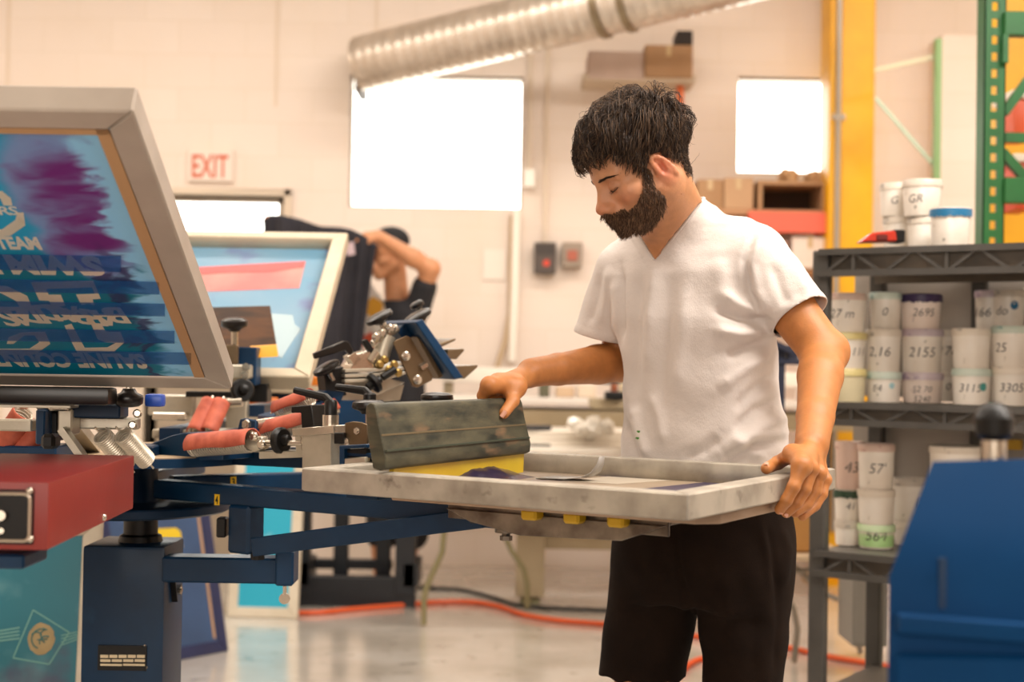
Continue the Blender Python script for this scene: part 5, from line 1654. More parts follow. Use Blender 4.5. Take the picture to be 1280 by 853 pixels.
m_pteal = M('paint_teal', '#4d9a92', .45)
m_plight = M('paint_light_blue', '#a9cfd3', .5)
m_ppur = M('paint_purple', '#33204a', .45)
def stackof(px0, px1, rows, zbase, depth, dpx=0):
    """rows from the bottom up: (ytop, kwargs)"""
    z = zbase
    for ytop, kw in rows:
        kw = dict(kw)
        x0_, x1_ = kw.pop('px', (px0, px1))
        lab = kw.pop('label')
        tub(x0_, x1_, ytop, z, depth, lab, **kw)
        z = P((x0_ + x1_) / 2, ytop, depth).z + .0006
dA = 4.16
stackof(1033, 1083, [(461, dict(label='yellowed tub at the bottom of the stack beside the bent arm, middle shelf', lid='yellow', body=M('yellowed_tub', '#e0d2ac', .4))),
                     (416, dict(label='cream tub in the middle of the stack beside the bent arm, middle shelf', lid='yellow', text='111', turn=.75)),
                     (367, dict(label='pink lidded tub on top of the stack beside the bent arm, middle shelf', lid='pink', text='27 m', turn=-.25))], z_mid + .0008, dA)
stackof(1083, 1127, [(465, dict(label='tub marked E4 at the bottom of the second stack on the middle shelf', lid='mint', text='E4', turn=-.4, dot=(.45, .55, .008, m_plight))),
                     (412, dict(label='tub marked 2,16 in the middle of the second stack on the middle shelf', lid='white', text='2,16', turn=-.3)),
                     (366, dict(px=(1087, 1127), label='narrower clear tub with mint lid on top of the second stack, middle shelf', lid='mint', body=m_tubc, text='0'))], z_mid + .0008, dA)
stackof(1127, 1179, [(466, dict(label='tub with two lines of marker at the bottom of the purple lidded stack', lid='lilac', body=m_tubp, text=['52 70', '5240'], th=.018)),
                     (412, dict(label='tub marked 2155 in the middle of the purple lidded stack', lid='lilac', text='2155')),
                     (368, dict(px=(1126, 1177), label='tub with purple smeared lid marked 2695 on the middle shelf', lid='purple', body=m_tubp, text='2695', rim_smear=m_ppur, turn=.15))], z_mid + .0008, dA)
stackof(1176, 1196, [(462, dict(px=(1166, 1206), label='half hidden bottom tub in the gap between the front stacks, middle shelf', lid='grey', body=m_tubc, text='0')),
                     (413, dict(px=(1166, 1206), label='half hidden upper tub in the gap marked 176, middle shelf', lid='grey', body=m_tubc, text='176'))], z_mid + .0008, dA + .2)
stackof(1190, 1239, [(461, dict(label='tub marked 3115 with a teal dot on the middle shelf', lid='mint', text='3115', dot=(.62, .5, .011, m_pteal), turn=-.05)),
                     (411, dict(label='plain white tub on top of the tub marked 3115', lid='white'))], z_mid + .0008, 4.05)
stackof(1240, 1290, [(459, dict(label='tub marked 3305 at the right end of the middle shelf', lid='white', text='3305')),
                     (408, dict(label='tub with mint rim marked 25 on top of the tub marked 3305', lid='mint', text='25', turn=-.6))], z_mid + .0008, 4.02)
# rear upper tubs stand on hidden rear stacks
stackof(1216, 1246, [(415, dict(px=(1212, 1252), label='rear tub hidden behind the plain white tub, middle shelf', lid='grey')),
                     (364, dict(px=(1217, 1256), label='small lilac lidded tub marked 166 standing behind at the right', lid='lilac', body=m_tubc, text='166', turn=-.45))], z_mid + .0008, 4.28)
stackof(1243, 1280, [(412, dict(px=(1236, 1280), label='rear tub hidden behind the mint rimmed tub, middle shelf', lid='grey')),
                     (363, dict(px=(1241, 1281), label='clear tub with a blue paint dot standing behind at the right', lid='grey', body=m_tubc, text='do', turn=-.45, dot=(.35, .6, .012, m_pblue)))], z_mid + .0008, 4.24)
stackof(1278, 1324, [(459, dict(label='lowest tub of the rear stack cut by the right edge of the picture', lid='white')),
                     (409, dict(label='middle tub of the rear stack cut by the right edge of the picture', lid='grey')),
                     (360, dict(label='white tub on top of the rear stack cut by the right edge of the picture', lid='white'))], z_mid + .0008, 4.24)
# top shelf
stackof(1102, 1136, [(272, dict(px=(1104, 1142), label='clear tub under another at the left of the top shelf stack', lid='grey', body=m_tubc)),
                     (230, dict(px=(1100, 1138), label='clear tub on top at the left end of the top shelf stack', lid='grey', body=m_tubc, text='G'))], z_top + .0008, 4.25)
stackof(1136, 1180, [(272, dict(px=(1134, 1176), label='clear tub with red marks under the wide one, top shelf', lid='grey', body=m_tubc, text='S', turn=.7)),
                     (226, dict(px=(1128, 1178), label='widest clear tub marked GR on top of the top shelf stack', lid='grey', body=m_tubc, text='GR', turn=-.35))], z_top + .0008, 4.15)
tub(1163, 1214, 261, z_top + .0008, 3.98, 'pale tub with a blue smeared rim alone on the top shelf', lid='grey', body=m_tubc, rim_smear=m_pblue)
# red tool lying on the top shelf
c = P(1100, 300, 4.02)
rt_ = thing('tape_gun', 'red tape gun with a black end lying on the top shelf', 'tool', (c.x, c.y, z_top))
mb = MB()
A_ = lambda px, py: P(px, py, 4.02)
mb.add([A_(1072, 304) - Vector((0, .03, 0)), A_(1088, 292) - Vector((0, .03, 0)), A_(1116, 289) - Vector((0, .03, 0)), A_(1118, 303) - Vector((0, .03, 0)),
        A_(1072, 304) + Vector((0, .03, 0)), A_(1088, 292) + Vector((0, .03, 0)), A_(1116, 289) + Vector((0, .03, 0)), A_(1118, 303) + Vector((0, .03, 0))],
       [(0, 1, 2, 3), (7, 6, 5, 4), (0, 4, 5, 1), (1, 5, 6, 2), (2, 6, 7, 3), (3, 7, 4, 0)])
mb.build('gun_body', M('tool_red', '#b32c17', .35), rt_, bevel=.004)
rect_d(1116, 287, 1132, 303, 4.0, .06, 'black_end', m_black, rt_, 'black end', .004)
rect_d(1096, 293, 1110, 301, 3.985, .07, 'dark_grip', M('tool_dark_red', '#5c1710', .4), rt_, None, .003)
# lower shelf
dL = 4.13
stackof(1045, 1076, [(650, dict(px=(1043, 1077), label='tub at the bottom of the leftmost lower shelf stack', lid='grey')),
                     (611, dict(px=(1043, 1077), label='tub with a dark green smeared rim in the leftmost lower shelf stack', lid='grey', rim_smear=M('paint_dark_green', '#2e4a35', .5), text='41', turn=.2)),
                     (552, dict(px=(1044, 1080), label='pink tub marked 43 on top of the leftmost lower shelf stack', lid='pink', body=M('pink_tub', '#e2c4b4', .4), text='43', turn=.2))], z_low + .0008, dL + .06)
stackof(1072, 1119, [(655, dict(label='tub with a pale green band marked 564 on the lower shelf', lid='green', text='564', band=M('green_band', '#b9dc9a', .5, col2='#a7d088', vscale=18), th=.03)),
                     (611, dict(label='speckled white tub above the green banded tub', lid='white')),
                     (555, dict(label='tub marked 57 on top of the green banded stack', lid='pink', text="57'", turn=.1))], z_low + .0008, dL)
stackof(1117, 1156, [(652, dict(px=(1117, 1160), label='tub at the bottom of the third lower shelf stack behind the blue machine', lid='white')),
                     (598, dict(px=(1115, 1160), label='tub on top of the third lower shelf stack behind the blue machine', lid='grey', text='1', turn=.5))], z_low + .0008, dL + .08)
stackof(1163, 1225, [(630, dict(px=(1162, 1226), label='lower wide tub hidden behind the blue machine', lid='white')),
                     (557, dict(px=(1162, 1228), label='wide white tub just above the blue machine', lid='white', body=m_tub))], z_low + .0008, 4.02)
# grey electrical cabinet below the rack
cb = thing('grey_cabinet', 'small grey metal cabinet on a short pipe below the ink rack', 'cabinet', P(1086, 815, 4.9))
rect_d(1066, 712, 1110, 809, 4.9, .22, 'cabinet_body', M('cabinet_grey', '#8d8982', .45, col2='#827e77', vscale=4), cb)
rect_d(1069, 716, 1106, 805, 4.895, .006, 'cabinet_door', M('cabinet_grey2', '#949089', .45), cb, None, .002)
a = P(1090, 809, 4.98)
MB().cyl((a.x, 5.0, 0), (a.x, 5.0, a.z + .004), .02, n=10).build('pipe_leg', m_blacks, cb)

# ------------------------------------------------------------------ blue machine in the right foreground
m_bigblue = M('royal_blue_enamel', '#023a68', .6, col2='#02335d', vscale=3, spec=.12, bump=.05, bscale=60)
mA, mB = P(1166, 577, 1.49), P(1430, 570, 1.49)
mK, mL = P(1190, 640, 2.0), P(1430, 640, 2.0)
mC, mD = P(1138, 648, 1.455), P(1430, 657, 1.455)
mE, mF = P(1111, 722, 1.42), P(1430, 738, 1.42)
bm_ = thing('blue_machine', 'large blurred royal blue machine housing in the right foreground', 'machine', (mE.x + .3, 1.65, 0))
g0 = lambda q: Vector((q.x, q.y, 0.0))
mv = [mA, mB, mC, mD, mE, mF, g0(mK), g0(mL), g0(mE), g0(mF), mK, mL]
MB().add(mv, [(0, 2, 3, 1), (2, 4, 5, 3), (4, 8, 9, 5), (10, 0, 1, 11), (10, 11, 7, 6), (0, 10, 4), (0, 4, 2), (10, 6, 4), (6, 8, 4), (1, 3, 5), (1, 5, 11), (11, 5, 7), (5, 9, 7), (6, 7, 9, 8)]).build('housing', m_bigblue, bm_, bevel=.010, seg=3)
fdir = (mF - mE); fdir.z = 0; fdir.normalize()
fnrm = Vector((fdir.y, -fdir.x, 0))
def on_front(px, py, off=0.0):
    return at_plane(px, py, mE + fnrm * off, fnrm)
l0, l1_q = on_front(1120, 778, .012), on_front(1430, 802, .012)
MB().bar(l0, l1_q, .024, .018, (0, 0, 1)).build('front_ledge', m_bigblue, bm_, 'ledge along the front', bevel=.004, seg=2)
p0_, p1_ = on_front(1118, 790, 0), on_front(1430, 815, 0)
wq_ = (p1_ - p0_).dot(fdir)
hq_ = p0_.z - .25
MB().box(p0_ + fdir * wq_ / 2 + fnrm * .006 - ZU * (hq_ / 2 + .02), (wq_, .012, hq_), frame_mat(ZU, fdir)).build('lower_panel', m_bigblue, bm_, bevel=.004)
p0_ = on_front(1177, 757, 0)
MB().box(p0_ + ZU * .022, (.007, .006, .05), frame_mat(ZU, fdir)).build('door_slot', M('seam_blue', '#062f52', .6), bm_)
c = P(1242, 574, 1.515)
MB().cyl(c - ZU * .01, c + ZU * .02, .013, n=14).build('steel_collar', m_steel, bm_)
MB().lathe(c + ZU * .02, (0, 0, 1), [(0, .012), (.006, .019), (.024, .021), (.034, .015), (.04, .006)], 18).build('black_knob', m_black, bm_, 'black knob on a steel collar')
# ------------------------------------------------------------------ figures: smooth bodies from distance functions
class Ops:
    def __init__(self):
        self.l = []
    def add(self, fn, c, r, k=.012, mode='u'):
        self.l.append((fn, np.array(c, np.float32), float(r), k, mode))
    def cap(self, a, b, ra, rb, k=.015, flat=None, ratio=1.0, mode='u'):
        a, b = np.array(a, np.float32), np.array(b, np.float32)
        ab = b - a
        L2 = float(ab @ ab) + 1e-9
        f = None
        if flat is not None:
            f = np.array(flat, np.float32)
            f = f - ab * (f @ ab) / L2
            f = f / np.linalg.norm(f)
        def fn(p):
            q = p - a
            t = np.clip((q @ ab) / L2, 0, 1)
            q = q - t[:, None] * ab
            if f is not None:
                s = q @ f
                q = q + f * (s * (1 / ratio - 1))[:, None]
            d = np.sqrt((q * q).sum(1)) - (ra + (rb - ra) * t)
            return d * min(1.0, ratio) if f is not None else d
        self.add(fn, (a + b) / 2, np.sqrt(L2) / 2 + max(ra, rb), k, mode)
    def chain(self, pts, rs, k=.01, **kw):
        for i in range(len(pts) - 1):
            self.cap(pts[i], pts[i + 1], rs[i], rs[i + 1], k, **kw)
    def ell(self, c, r, R=None, k=.015, mode='u'):
        c, r = np.array(c, np.float32), np.array(r, np.float32)
        Rm = np.eye(3, dtype=np.float32) if R is None else np.array(R, np.float32)
        def fn(p):
            q = (p - c) @ Rm
            k0 = np.sqrt(((q / r) ** 2).sum(1))
            k1 = np.sqrt(((q / (r * r)) ** 2).sum(1)) + 1e-9
            return k0 * (k0 - 1) / k1
        self.add(fn, c, float(r.max()), k, mode)
    def stack(self, secs, ax, ay, k=.02):
        """loft: sections (centre, a, b) sorted by height; ax, ay horizontal unit axes"""
        secs = sorted(secs, key=lambda s: s[0][2])
        z = np.array([s[0][2] for s in secs], np.float32)
        cx = np.array([s[0][0] for s in secs]); cy = np.array([s[0][1] for s in secs])
        A = np.array([s[1] for s in secs]); B = np.array([s[2] for s in secs])
        ax, ay = np.array(ax, np.float32), np.array(ay, np.float32)
        def fn(p):
            pz = p[:, 2]
            x, y = np.interp(pz, z, cx), np.interp(pz, z, cy)
            a, b = np.interp(pz, z, A), np.interp(pz, z, B)
            qx = (p[:, 0] - x) * ax[0] + (p[:, 1] - y) * ax[1]
            qy = (p[:, 0] - x) * ay[0] + (p[:, 1] - y) * ay[1]
            e = (np.abs(qx / a) ** 2.3 + np.abs(qy / b) ** 2.3) ** (1 / 2.3)
            rr = np.sqrt(qx * qx + qy * qy) + 1e-6
            d = rr - rr / np.maximum(e, 1e-4)
            d = np.where(e < .25, -np.minimum(a, b) * .7, d)
            dz = np.maximum(z[0] - pz, pz - z[-1])
            return np.maximum(d * .9, dz).astype(np.float32)
        c = np.array([cx.mean(), cy.mean(), (z[0] + z[-1]) / 2])
        self.add(fn, c, np.hypot((z[-1] - z[0]) / 2, max(A.max(), B.max()) + .1) + .05, k)
    def eval(self, p, ops=None):
        d = np.full(len(p), 10.0, np.float32)
        for fn, c, r, k, mode in (self.l if ops is None else ops):
            e = fn(p)
            if mode == 'u':
                if k > 0:
                    h = np.maximum(k - np.abs(d - e), 0) / k
                    d = np.minimum(d, e) - h * h * k * .25
                else:
                    d = np.minimum(d, e)
            else:
                e = -e
                if k > 0:
                    h = np.maximum(k - np.abs(d - e), 0) / k
                    d = np.maximum(d, e) + h * h * k * .25
                else:
                    d = np.maximum(d, e)
        return d
    def near(self, c, rad):
        return [o for o in self.l if np.linalg.norm(o[1] - c) - o[2] < rad + max(o[3], .01)]
    def bounds(self, pad=.02):
        u = [o for o in self.l if o[4] == 'u']
        lo = np.min([o[1] - o[2] for o in u], 0) - pad
        hi = np.max([o[1] + o[2] for o in u], 0) + pad
        return lo, hi

def extract(ops, h, lo=None, hi=None, B=16):
    """surface nets over the blocks that the surface passes through: vertices, quads"""
    l0, h0 = ops.bounds()
    lo = l0 if lo is None else np.maximum(l0, lo)
    hi = h0 if hi is None else np.minimum(h0, hi)
    nb = np.maximum(1, np.ceil((hi - lo) / (B * h)).astype(int))
    bi = np.stack(np.meshgrid(*[np.arange(n) for n in nb], indexing='ij'), -1).reshape(-1, 3)
    cen = (lo + (bi + .5) * B * h).astype(np.float32)
    rad = B * h * .87
    d = ops.eval(cen)
    bi, cen = bi[np.abs(d) < rad * 1.9 + .015], cen[np.abs(d) < rad * 1.9 + .015]
    dims = nb * B + 3
    g = np.arange(B + 2)
    G = np.stack(np.meshgrid(g, g, g, indexing='ij'), -1).reshape(-1, 3)
    keys, pos, quads = [], [], []
    def key(ijk):
        return (ijk[..., 0].astype(np.int64) * dims[1] + ijk[..., 1]) * dims[2] + ijk[..., 2]
    n1 = B + 2
    off8 = np.array([(x, y, z) for x in (0, 1) for y in (0, 1) for z in (0, 1)])
    E12 = [(a, b) for a in range(8) for b in range(a + 1, 8) if np.abs(off8[a] - off8[b]).sum() == 1]
    for b, c in zip(bi, cen):
        near = ops.near(c, rad * 1.25)
        if not near:
            continue
        o0 = b * B - 1                                   # points -1 .. B of the block
        pts = (lo + (o0 + G) * h).astype(np.float32)
        v = ops.eval(pts, near).reshape(n1, n1, n1)
        s = v < 0
        if s.all() or not s.any():
            continue
        cs = np.zeros((n1 - 1,) * 3, int)
        for o in off8:
            cs += s[o[0]:n1 - 1 + o[0], o[1]:n1 - 1 + o[1], o[2]:n1 - 1 + o[2]]
        ci = np.argwhere((cs > 0) & (cs < 8))
        if len(ci) == 0:
            continue
        val = np.stack([v[ci[:, 0] + o[0], ci[:, 1] + o[1], ci[:, 2] + o[2]] for o in off8], 1)
        acc = np.zeros((len(ci), 3)); cnt = np.zeros(len(ci))
        for a, e in E12:
            va, vb = val[:, a], val[:, e]
            m = (va < 0) != (vb < 0)
            t = np.where(m, va / np.where(m, va - vb, 1), 0)
            q = off8[a] + t[:, None] * (off8[e] - off8[a])
            acc += q * m[:, None]; cnt += m
        keys.append(key(ci + o0 + 1)); pos.append(lo + (o0 + ci + acc / cnt[:, None]) * h)
        for ax in range(3):
            u, w = (ax + 1) % 3, (ax + 2) % 3
            sl0 = [slice(1, n1 - 1)] * 3
            sl1 = list(sl0); sl1[ax] = slice(2, n1)
            A_, B_ = s[tuple(sl0)], s[tuple(sl1)]
            ed = np.argwhere(A_ != B_) + 1
            if len(ed) == 0:
                continue
            du = np.zeros(3, int); du[u] = 1
            dw = np.zeros(3, int); dw[w] = 1
            q = np.stack([key(ed + o0 + 1 - du - dw), key(ed + o0 + 1 - dw), key(ed + o0 + 1), key(ed + o0 + 1 - du)], 1)
            fl = ~s[ed[:, 0], ed[:, 1], ed[:, 2]]
            q[fl] = q[fl][:, ::-1]
            quads.append(q)
    keys = np.concatenate(keys); pos = np.concatenate(pos); quads = np.concatenate(quads)
    uk, ix = np.unique(keys, return_index=True)
    V = pos[ix]
    qi = np.searchsorted(uk, quads)
    qi = np.clip(qi, 0, len(uk) - 1)
    ok = (uk[qi] == quads).all(1)
    return V, qi[ok]

def smooth_mesh(V, Q, it=2, lam=.5):
    e = np.concatenate([Q[:, [0, 1]], Q[:, [1, 2]], Q[:, [2, 3]], Q[:, [3, 0]]]) if Q.shape[1] == 4 else np.concatenate([Q[:, [0, 1]], Q[:, [1, 2]], Q[:, [2, 0]]])
    n = len(V)
    deg = np.bincount(e[:, 0], minlength=n) + np.bincount(e[:, 1], minlength=n)
    for _ in range(it):
        acc = np.zeros_like(V)
        for k in range(3):
            acc[:, k] = np.bincount(e[:, 0], V[e[:, 1], k], n) + np.bincount(e[:, 1], V[e[:, 0], k], n)
        V = V + lam * (acc / np.maximum(deg, 1)[:, None] - V)
    return V

def normals(V, Q):
    n = np.cross(V[Q[:, 2]] - V[Q[:, 0]], V[Q[:, 3 if Q.shape[1] == 4 else 1]] - V[Q[:, 1 if Q.shape[1] == 4 else 0]])
    if Q.shape[1] == 3:
        n = np.cross(V[Q[:, 1]] - V[Q[:, 0]], V[Q[:, 2]] - V[Q[:, 0]])
    N = np.zeros_like(V)
    for k in range(3):
        for c in range(Q.shape[1]):
            N[:, k] += np.bincount(Q[:, c], n[:, k], len(V))
    return N / (np.linalg.norm(N, axis=1)[:, None] + 1e-12)

def clip_mesh(V, T, f):
    """keep f > 0 of a triangle mesh, cutting the triangles that cross; returns V, T, f"""
    s = f[T] > 0
    c = s.sum(1)
    keep = T[c == 3]
    newV, newf = [V], [f]
    nv = len(V)
    cache_a, cache_b = [], []
    out = [keep]
    def cut(a, b):
        nonlocal nv
        t = f[a] / (f[a] - f[b])
        newV.append(V[a] + t[:, None] * (V[b] - V[a])); newf.append(np.zeros(len(a)))
        i = np.arange(nv, nv + len(a)); nv += len(a)
        return i
    for cnt in (1, 2):
        Tc, Sc = T[c == cnt], s[c == cnt]
        if len(Tc) == 0:
            continue
        odd = np.argmax(Sc if cnt == 1 else ~Sc, 1)
        r = np.arange(len(Tc))
        a, b, d = Tc[r, odd], Tc[r, (odd + 1) % 3], Tc[r, (odd + 2) % 3]
        if cnt == 1:
            out.append(np.stack([a, cut(a, b), cut(a, d)], 1))
        else:
            i, j = cut(b, a), cut(d, a)
            out.append(np.stack([i, b, d], 1)); out.append(np.stack([i, d, j], 1))
    V, T, f = np.concatenate(newV), np.concatenate(out), np.concatenate(newf)
    # weld the cut points
    k = np.round(V * 2e5).astype(np.int64)
    _, ix, inv = np.unique(k, axis=0, return_index=True, return_inverse=True)
    inv = inv.reshape(-1)
    T = inv[T]
    T = T[(T[:, 0] != T[:, 1]) & (T[:, 1] != T[:, 2]) & (T[:, 0] != T[:, 2])]
    used = np.unique(T)
    remap = np.full(len(ix), -1); remap[used] = np.arange(len(used))
    return V[ix][used], remap[T], f[ix][used]

def tris(Q):
    return np.concatenate([Q[:, [0, 1, 2]], Q[:, [0, 2, 3]]])

def np_mesh(name, V, F, mat, parent=None, label=None, color=None, cat=None, smooth=True):
    me = bpy.data.meshes.new(name)
    used = np.unique(F)
    if len(used) < len(V):
        rm = np.full(len(V), -1); rm[used] = np.arange(len(used))
        V, F = V[used], rm[F]
        color = color[used] if color is not None else None
    n = F.shape[1]
    inv = np.array(mw(parent).inverted()) if parent is not None else np.eye(4)
    Vl = V @ inv[:3, :3].T + inv[:3, 3]
    me.vertices.add(len(Vl)); me.vertices.foreach_set('co', np.ascontiguousarray(Vl, np.float32).ravel())
    me.loops.add(F.size); me.loops.foreach_set('vertex_index', np.ascontiguousarray(F, np.int32).ravel())
    me.polygons.add(len(F))
    me.polygons.foreach_set('loop_start', np.arange(0, F.size, n, dtype=np.int32))
    me.polygons.foreach_set('use_smooth', np.full(len(F), smooth))
    me.update(calc_edges=True)
    me.validate()
    if color is not None:
        at = me.color_attributes.new('Col', 'FLOAT_COLOR', 'POINT')
        at.data.foreach_set('color', np.concatenate([color, np.ones((len(color), 1))], 1).astype(np.float32).ravel())
    me.materials.append(mat)
    o = bpy.data.objects.new(name, me)
    COL.objects.link(o)
    if parent is not None:
        o.parent = parent
    return tag(o, label, cat)

def strands(paths, r0, taper=.25, sides=3):
    """paths (n, m, 3) to thin tapered tubes"""
    n, m, _ = paths.shape
    t = np.gradient(paths, axis=1)
    t /= np.linalg.norm(t, axis=2)[..., None] + 1e-9
    ref = np.array([.31, .57, .76])
    x = np.cross(t, ref); x /= np.linalg.norm(x, axis=2)[..., None] + 1e-9
    y = np.cross(t, x)
    rad = (r0 if np.ndim(r0) else np.full(n, r0))[:, None] * np.linspace(1, taper, m)[None]
    V = []
    for k in range(sides):
        a = 2 * PI * k / sides
        V.append(paths + (x * math.cos(a) + y * math.sin(a)) * rad[..., None])
    V = np.stack(V, 2).reshape(-1, 3)
    i = np.arange(n)[:, None, None] * (m * sides) + np.arange(m - 1)[None, :, None] * sides
    k = np.arange(sides)[None, None, :]
    k2 = (k + 1) % sides
    F = np.stack([i + k, i + k2, i + sides + k2, i + sides + k], -1).reshape(-1, 4)
    return V, F

CAMI = np.array(cam.matrix_world.inverted())
def to_px(V):
    q = V @ CAMI[:3, :3].T + CAMI[:3, 3]
    d = -q[:, 2]
    return np.stack([640 + F_PX * q[:, 0] / d, 426.5 - F_PX * q[:, 1] / d], 1), d

def in_poly(pt, poly):
    x, y = pt[:, 0], pt[:, 1]
    r = np.zeros(len(pt), bool)
    n = len(poly)
    for i in range(n):
        (x0, y0), (x1, y1) = poly[i], poly[(i + 1) % n]
        c = ((y0 > y) != (y1 > y)) & (x < (x1 - x0) * (y - y0) / ((y1 - y0) if y1 != y0 else 1e-9) + x0)
        r ^= c
    return r

def seg_dist(pt, poly):
    """distance in pixels to a polyline, and the position along it 0..1"""
    best = np.full(len(pt), 1e9); pos = np.zeros(len(pt))
    n = len(poly) - 1
    for i in range(n):
        a, b = np.array(poly[i], float), np.array(poly[i + 1], float)
        t = np.clip(((pt - a) @ (b - a)) / ((b - a) @ (b - a)), 0, 1)
        d = np.linalg.norm(pt - a - t[:, None] * (b - a), axis=1)
        m = d < best
        best[m] = d[m]; pos[m] = (i + t[m]) / n
    return best, pos

def npv(p):
    return np.array(p, dtype=np.float64)

def skin_material(name, base, rough=.5, sss=.12):
    m = bpy.data.materials.new(name)
    m.use_nodes = True
    nt = m.node_tree; b = nt.nodes['Principled BSDF']
    at = nt.nodes.new('ShaderNodeAttribute'); at.attribute_name = 'Col'
    tc = nt.nodes.new('ShaderNodeTexCoord')
    n = nt.nodes.new('ShaderNodeTexNoise'); n.inputs['Scale'].default_value = 55; n.inputs['Detail'].default_value = 5
    nt.links.new(tc.outputs['Object'], n.inputs['Vector'])
    mr = nt.nodes.new('ShaderNodeMapRange'); mr.inputs['From Min'].default_value = .3; mr.inputs['From Max'].default_value = .7
    mr.inputs['To Min'].default_value = .9; mr.inputs['To Max'].default_value = 1.08
    nt.links.new(n.outputs['Fac'], mr.inputs['Value'])
    mx = nt.nodes.new('ShaderNodeVectorMath'); mx.operation = 'SCALE'
    nt.links.new(at.outputs['Color'], mx.inputs[0]); nt.links.new(mr.outputs['Result'], mx.inputs['Scale'])
    nt.links.new(mx.outputs[0], b.inputs['Base Color'])
    b.inputs['Roughness'].default_value = rough
    b.inputs['Subsurface Weight'].default_value = sss
    b.inputs['Subsurface Radius'].default_value = (1.0, .35, .15)
    b.inputs['Subsurface Scale'].default_value = .006
    bp = nt.nodes.new('ShaderNodeBump'); bp.inputs['Strength'].default_value = .25; bp.inputs['Distance'].default_value = .0012
    n2 = nt.nodes.new('ShaderNodeTexNoise'); n2.inputs['Scale'].default_value = 260; n2.inputs['Detail'].default_value = 3
    nt.links.new(tc.outputs['Object'], n2.inputs['Vector'])
    nt.links.new(n2.outputs['Fac'], bp.inputs['Height']); nt.links.new(bp.outputs['Normal'], b.inputs['Normal'])
    return m
def head_ops(ops, O, R, s=1.0, ears=True):
    """a head: local x forward, y left, z up, origin between the ear canals"""
    O = npv(O); R = npv(R)
    W = lambda x, y, z: O + R @ (np.array([x, y, z]) * s)
    def ell(c, r, k=.02, mode='u', rot=None):
        ops.ell(W(*c), np.array(r) * s, R if rot is None else R @ rot, k * s, mode)
    def cap(a, b, ra, rb, k=.015, mode='u'):
        ops.cap(W(*a), W(*b), ra * s, rb * s, k * s, mode=mode)
    ell((-.014, 0, .045), (.096, .075, .082), .02)          # cranium
    ell((.042, 0, .055), (.055, .062, .056), .03)           # forehead
    ell((.040, 0, -.012), (.052, .056, .064), .03)          # mid face
    for y in (1, -1):
        cap((.005, .056 * y, -.036), (.070, .016 * y, -.074), .020, .017, .03)      # jaw
        ell((.058, .046 * y, -.012), (.024, .020, .018), .025)                      # cheekbone
        cap((.088, .012 * y, .034), (.074, .048 * y, .034), .0105, .009, .016)     # brow ridge
    cap((.074, 0, -.077), (.079, 0, -.073), .019, .017, .03)                       # chin
    for y in (1, -1):
        ell((.099, .032 * y, .013), (.018, .019, .014), .012, 's')                  # eye socket
        ell((.079, .032 * y, .011), (.0150, .0155, .0135), .004)                     # eyeball under the lid
        cap((.0925, .020 * y, .004), (.086, .045 * y, .007), .0018, .0018, .003, 's')   # slit below the lid
        cap((.085, .022 * y, -.004), (.079, .042 * y, -.002), .003, .003, .006)      # lower lid
    cap((.093, 0, .026), (.117, 0, -.018), .0075, .0100, .014)                     # nose
    cap((.080, 0, .022), (.098, 0, -.022), .0105, .0165, .012)
    ell((.117, 0, -.021), (.012, .0115, .0105), .010)
    for y in (1, -1):
        ell((.107, .0125 * y, -.026), (.012, .008, .0085), .008)
        ell((.112, .007 * y, -.036), (.006, .0035, .004), .004, 's')
    ell((.087, 0, -.044), (.018, .027, .018), .016)         # muzzle
    cap((.099, -.018, -.048), (.099, .018, -.048), .0055, .0055, .008)
    cap((.097, -.015, -.058), (.097, .015, -.058), .0062, .0062, .008)
    cap((.106, -.024, -.053), (.106, .024, -.053), .0022, .0022, .003, 's')
    if ears:
        for y in (1, -1):
            a = math.radians(-18)
            def Eo(x, z, h):
                return (-.010 + x * math.cos(a) - z * math.sin(a) * 1, (.071 + h - .20 * (x - .005)) * y, .0 + x * math.sin(a) * -1 + z * math.cos(a))
            ell(Eo(0, 0, .004), (.017, .007, .029), .008)
            ring = [Eo(.016 * math.cos(t) - .001, .030 * math.sin(t) + .001, .009) for t in np.linspace(math.radians(-60), math.radians(215), 12)]
            for p, q in zip(ring, ring[1:]):
                cap(p, q, .0042, .0042, .004)
            ell(Eo(.003, -.002, .014), (.0095, .009, .014), .006, 's')
            ell(Eo(.009, -.028, .006), (.008, .005, .009), .006)
            cap(Eo(-.006, -.012, .010), Eo(-.009, .014, .010), .0032, .003, .004)
            ell(Eo(.013, -.004, .007), (.005, .005, .007), .005)
    return W

# ------------------------------------------------------------------ the bearded man
TANH = np.array(lin('#c98f68'))
man = thing('person', 'bearded man in white V-neck T-shirt and brown shorts gripping a squeegee and screen frame', 'person', (P(880, 700, 2.88).x, 2.88, 0))
F_DIR = np.array([-.56, -.83, 0.0]); F_DIR /= np.linalg.norm(F_DIR)
L_DIR = np.array([-F_DIR[1], F_DIR[0], 0.0]); 
if L_DIR[0] < 0: L_DIR = -L_DIR
SL, SR = npv(P(946, 330, 2.80)), npv(P(779, 342, 2.97))
EL, WL = npv(P(1029, 440, 2.70)), npv(P(1015, 556, 2.485))
ER, WR = npv(P(778, 452, 3.03)), npv(P(664, 466, 2.83))
HEAD_D = 2.72
HO = npv(P(803, 218, HEAD_D))
HS = .92
psi, pit = math.radians(65), math.radians(31)
tc_ = -npv(ray(803, 221)); tc_[2] = 0; tc_ /= np.linalg.norm(tc_)
lf_ = np.array([tc_[1], -tc_[0], 0]); lf_ = lf_ if lf_[0] < 0 else -lf_
fh = math.cos(psi) * tc_ + math.sin(psi) * lf_
hx = fh * math.cos(pit) + np.array([0, 0, -1]) * math.sin(pit)
hz = fh * math.sin(pit) + np.array([0, 0, 1]) * math.cos(pit)
hy = np.cross(hz, hx)
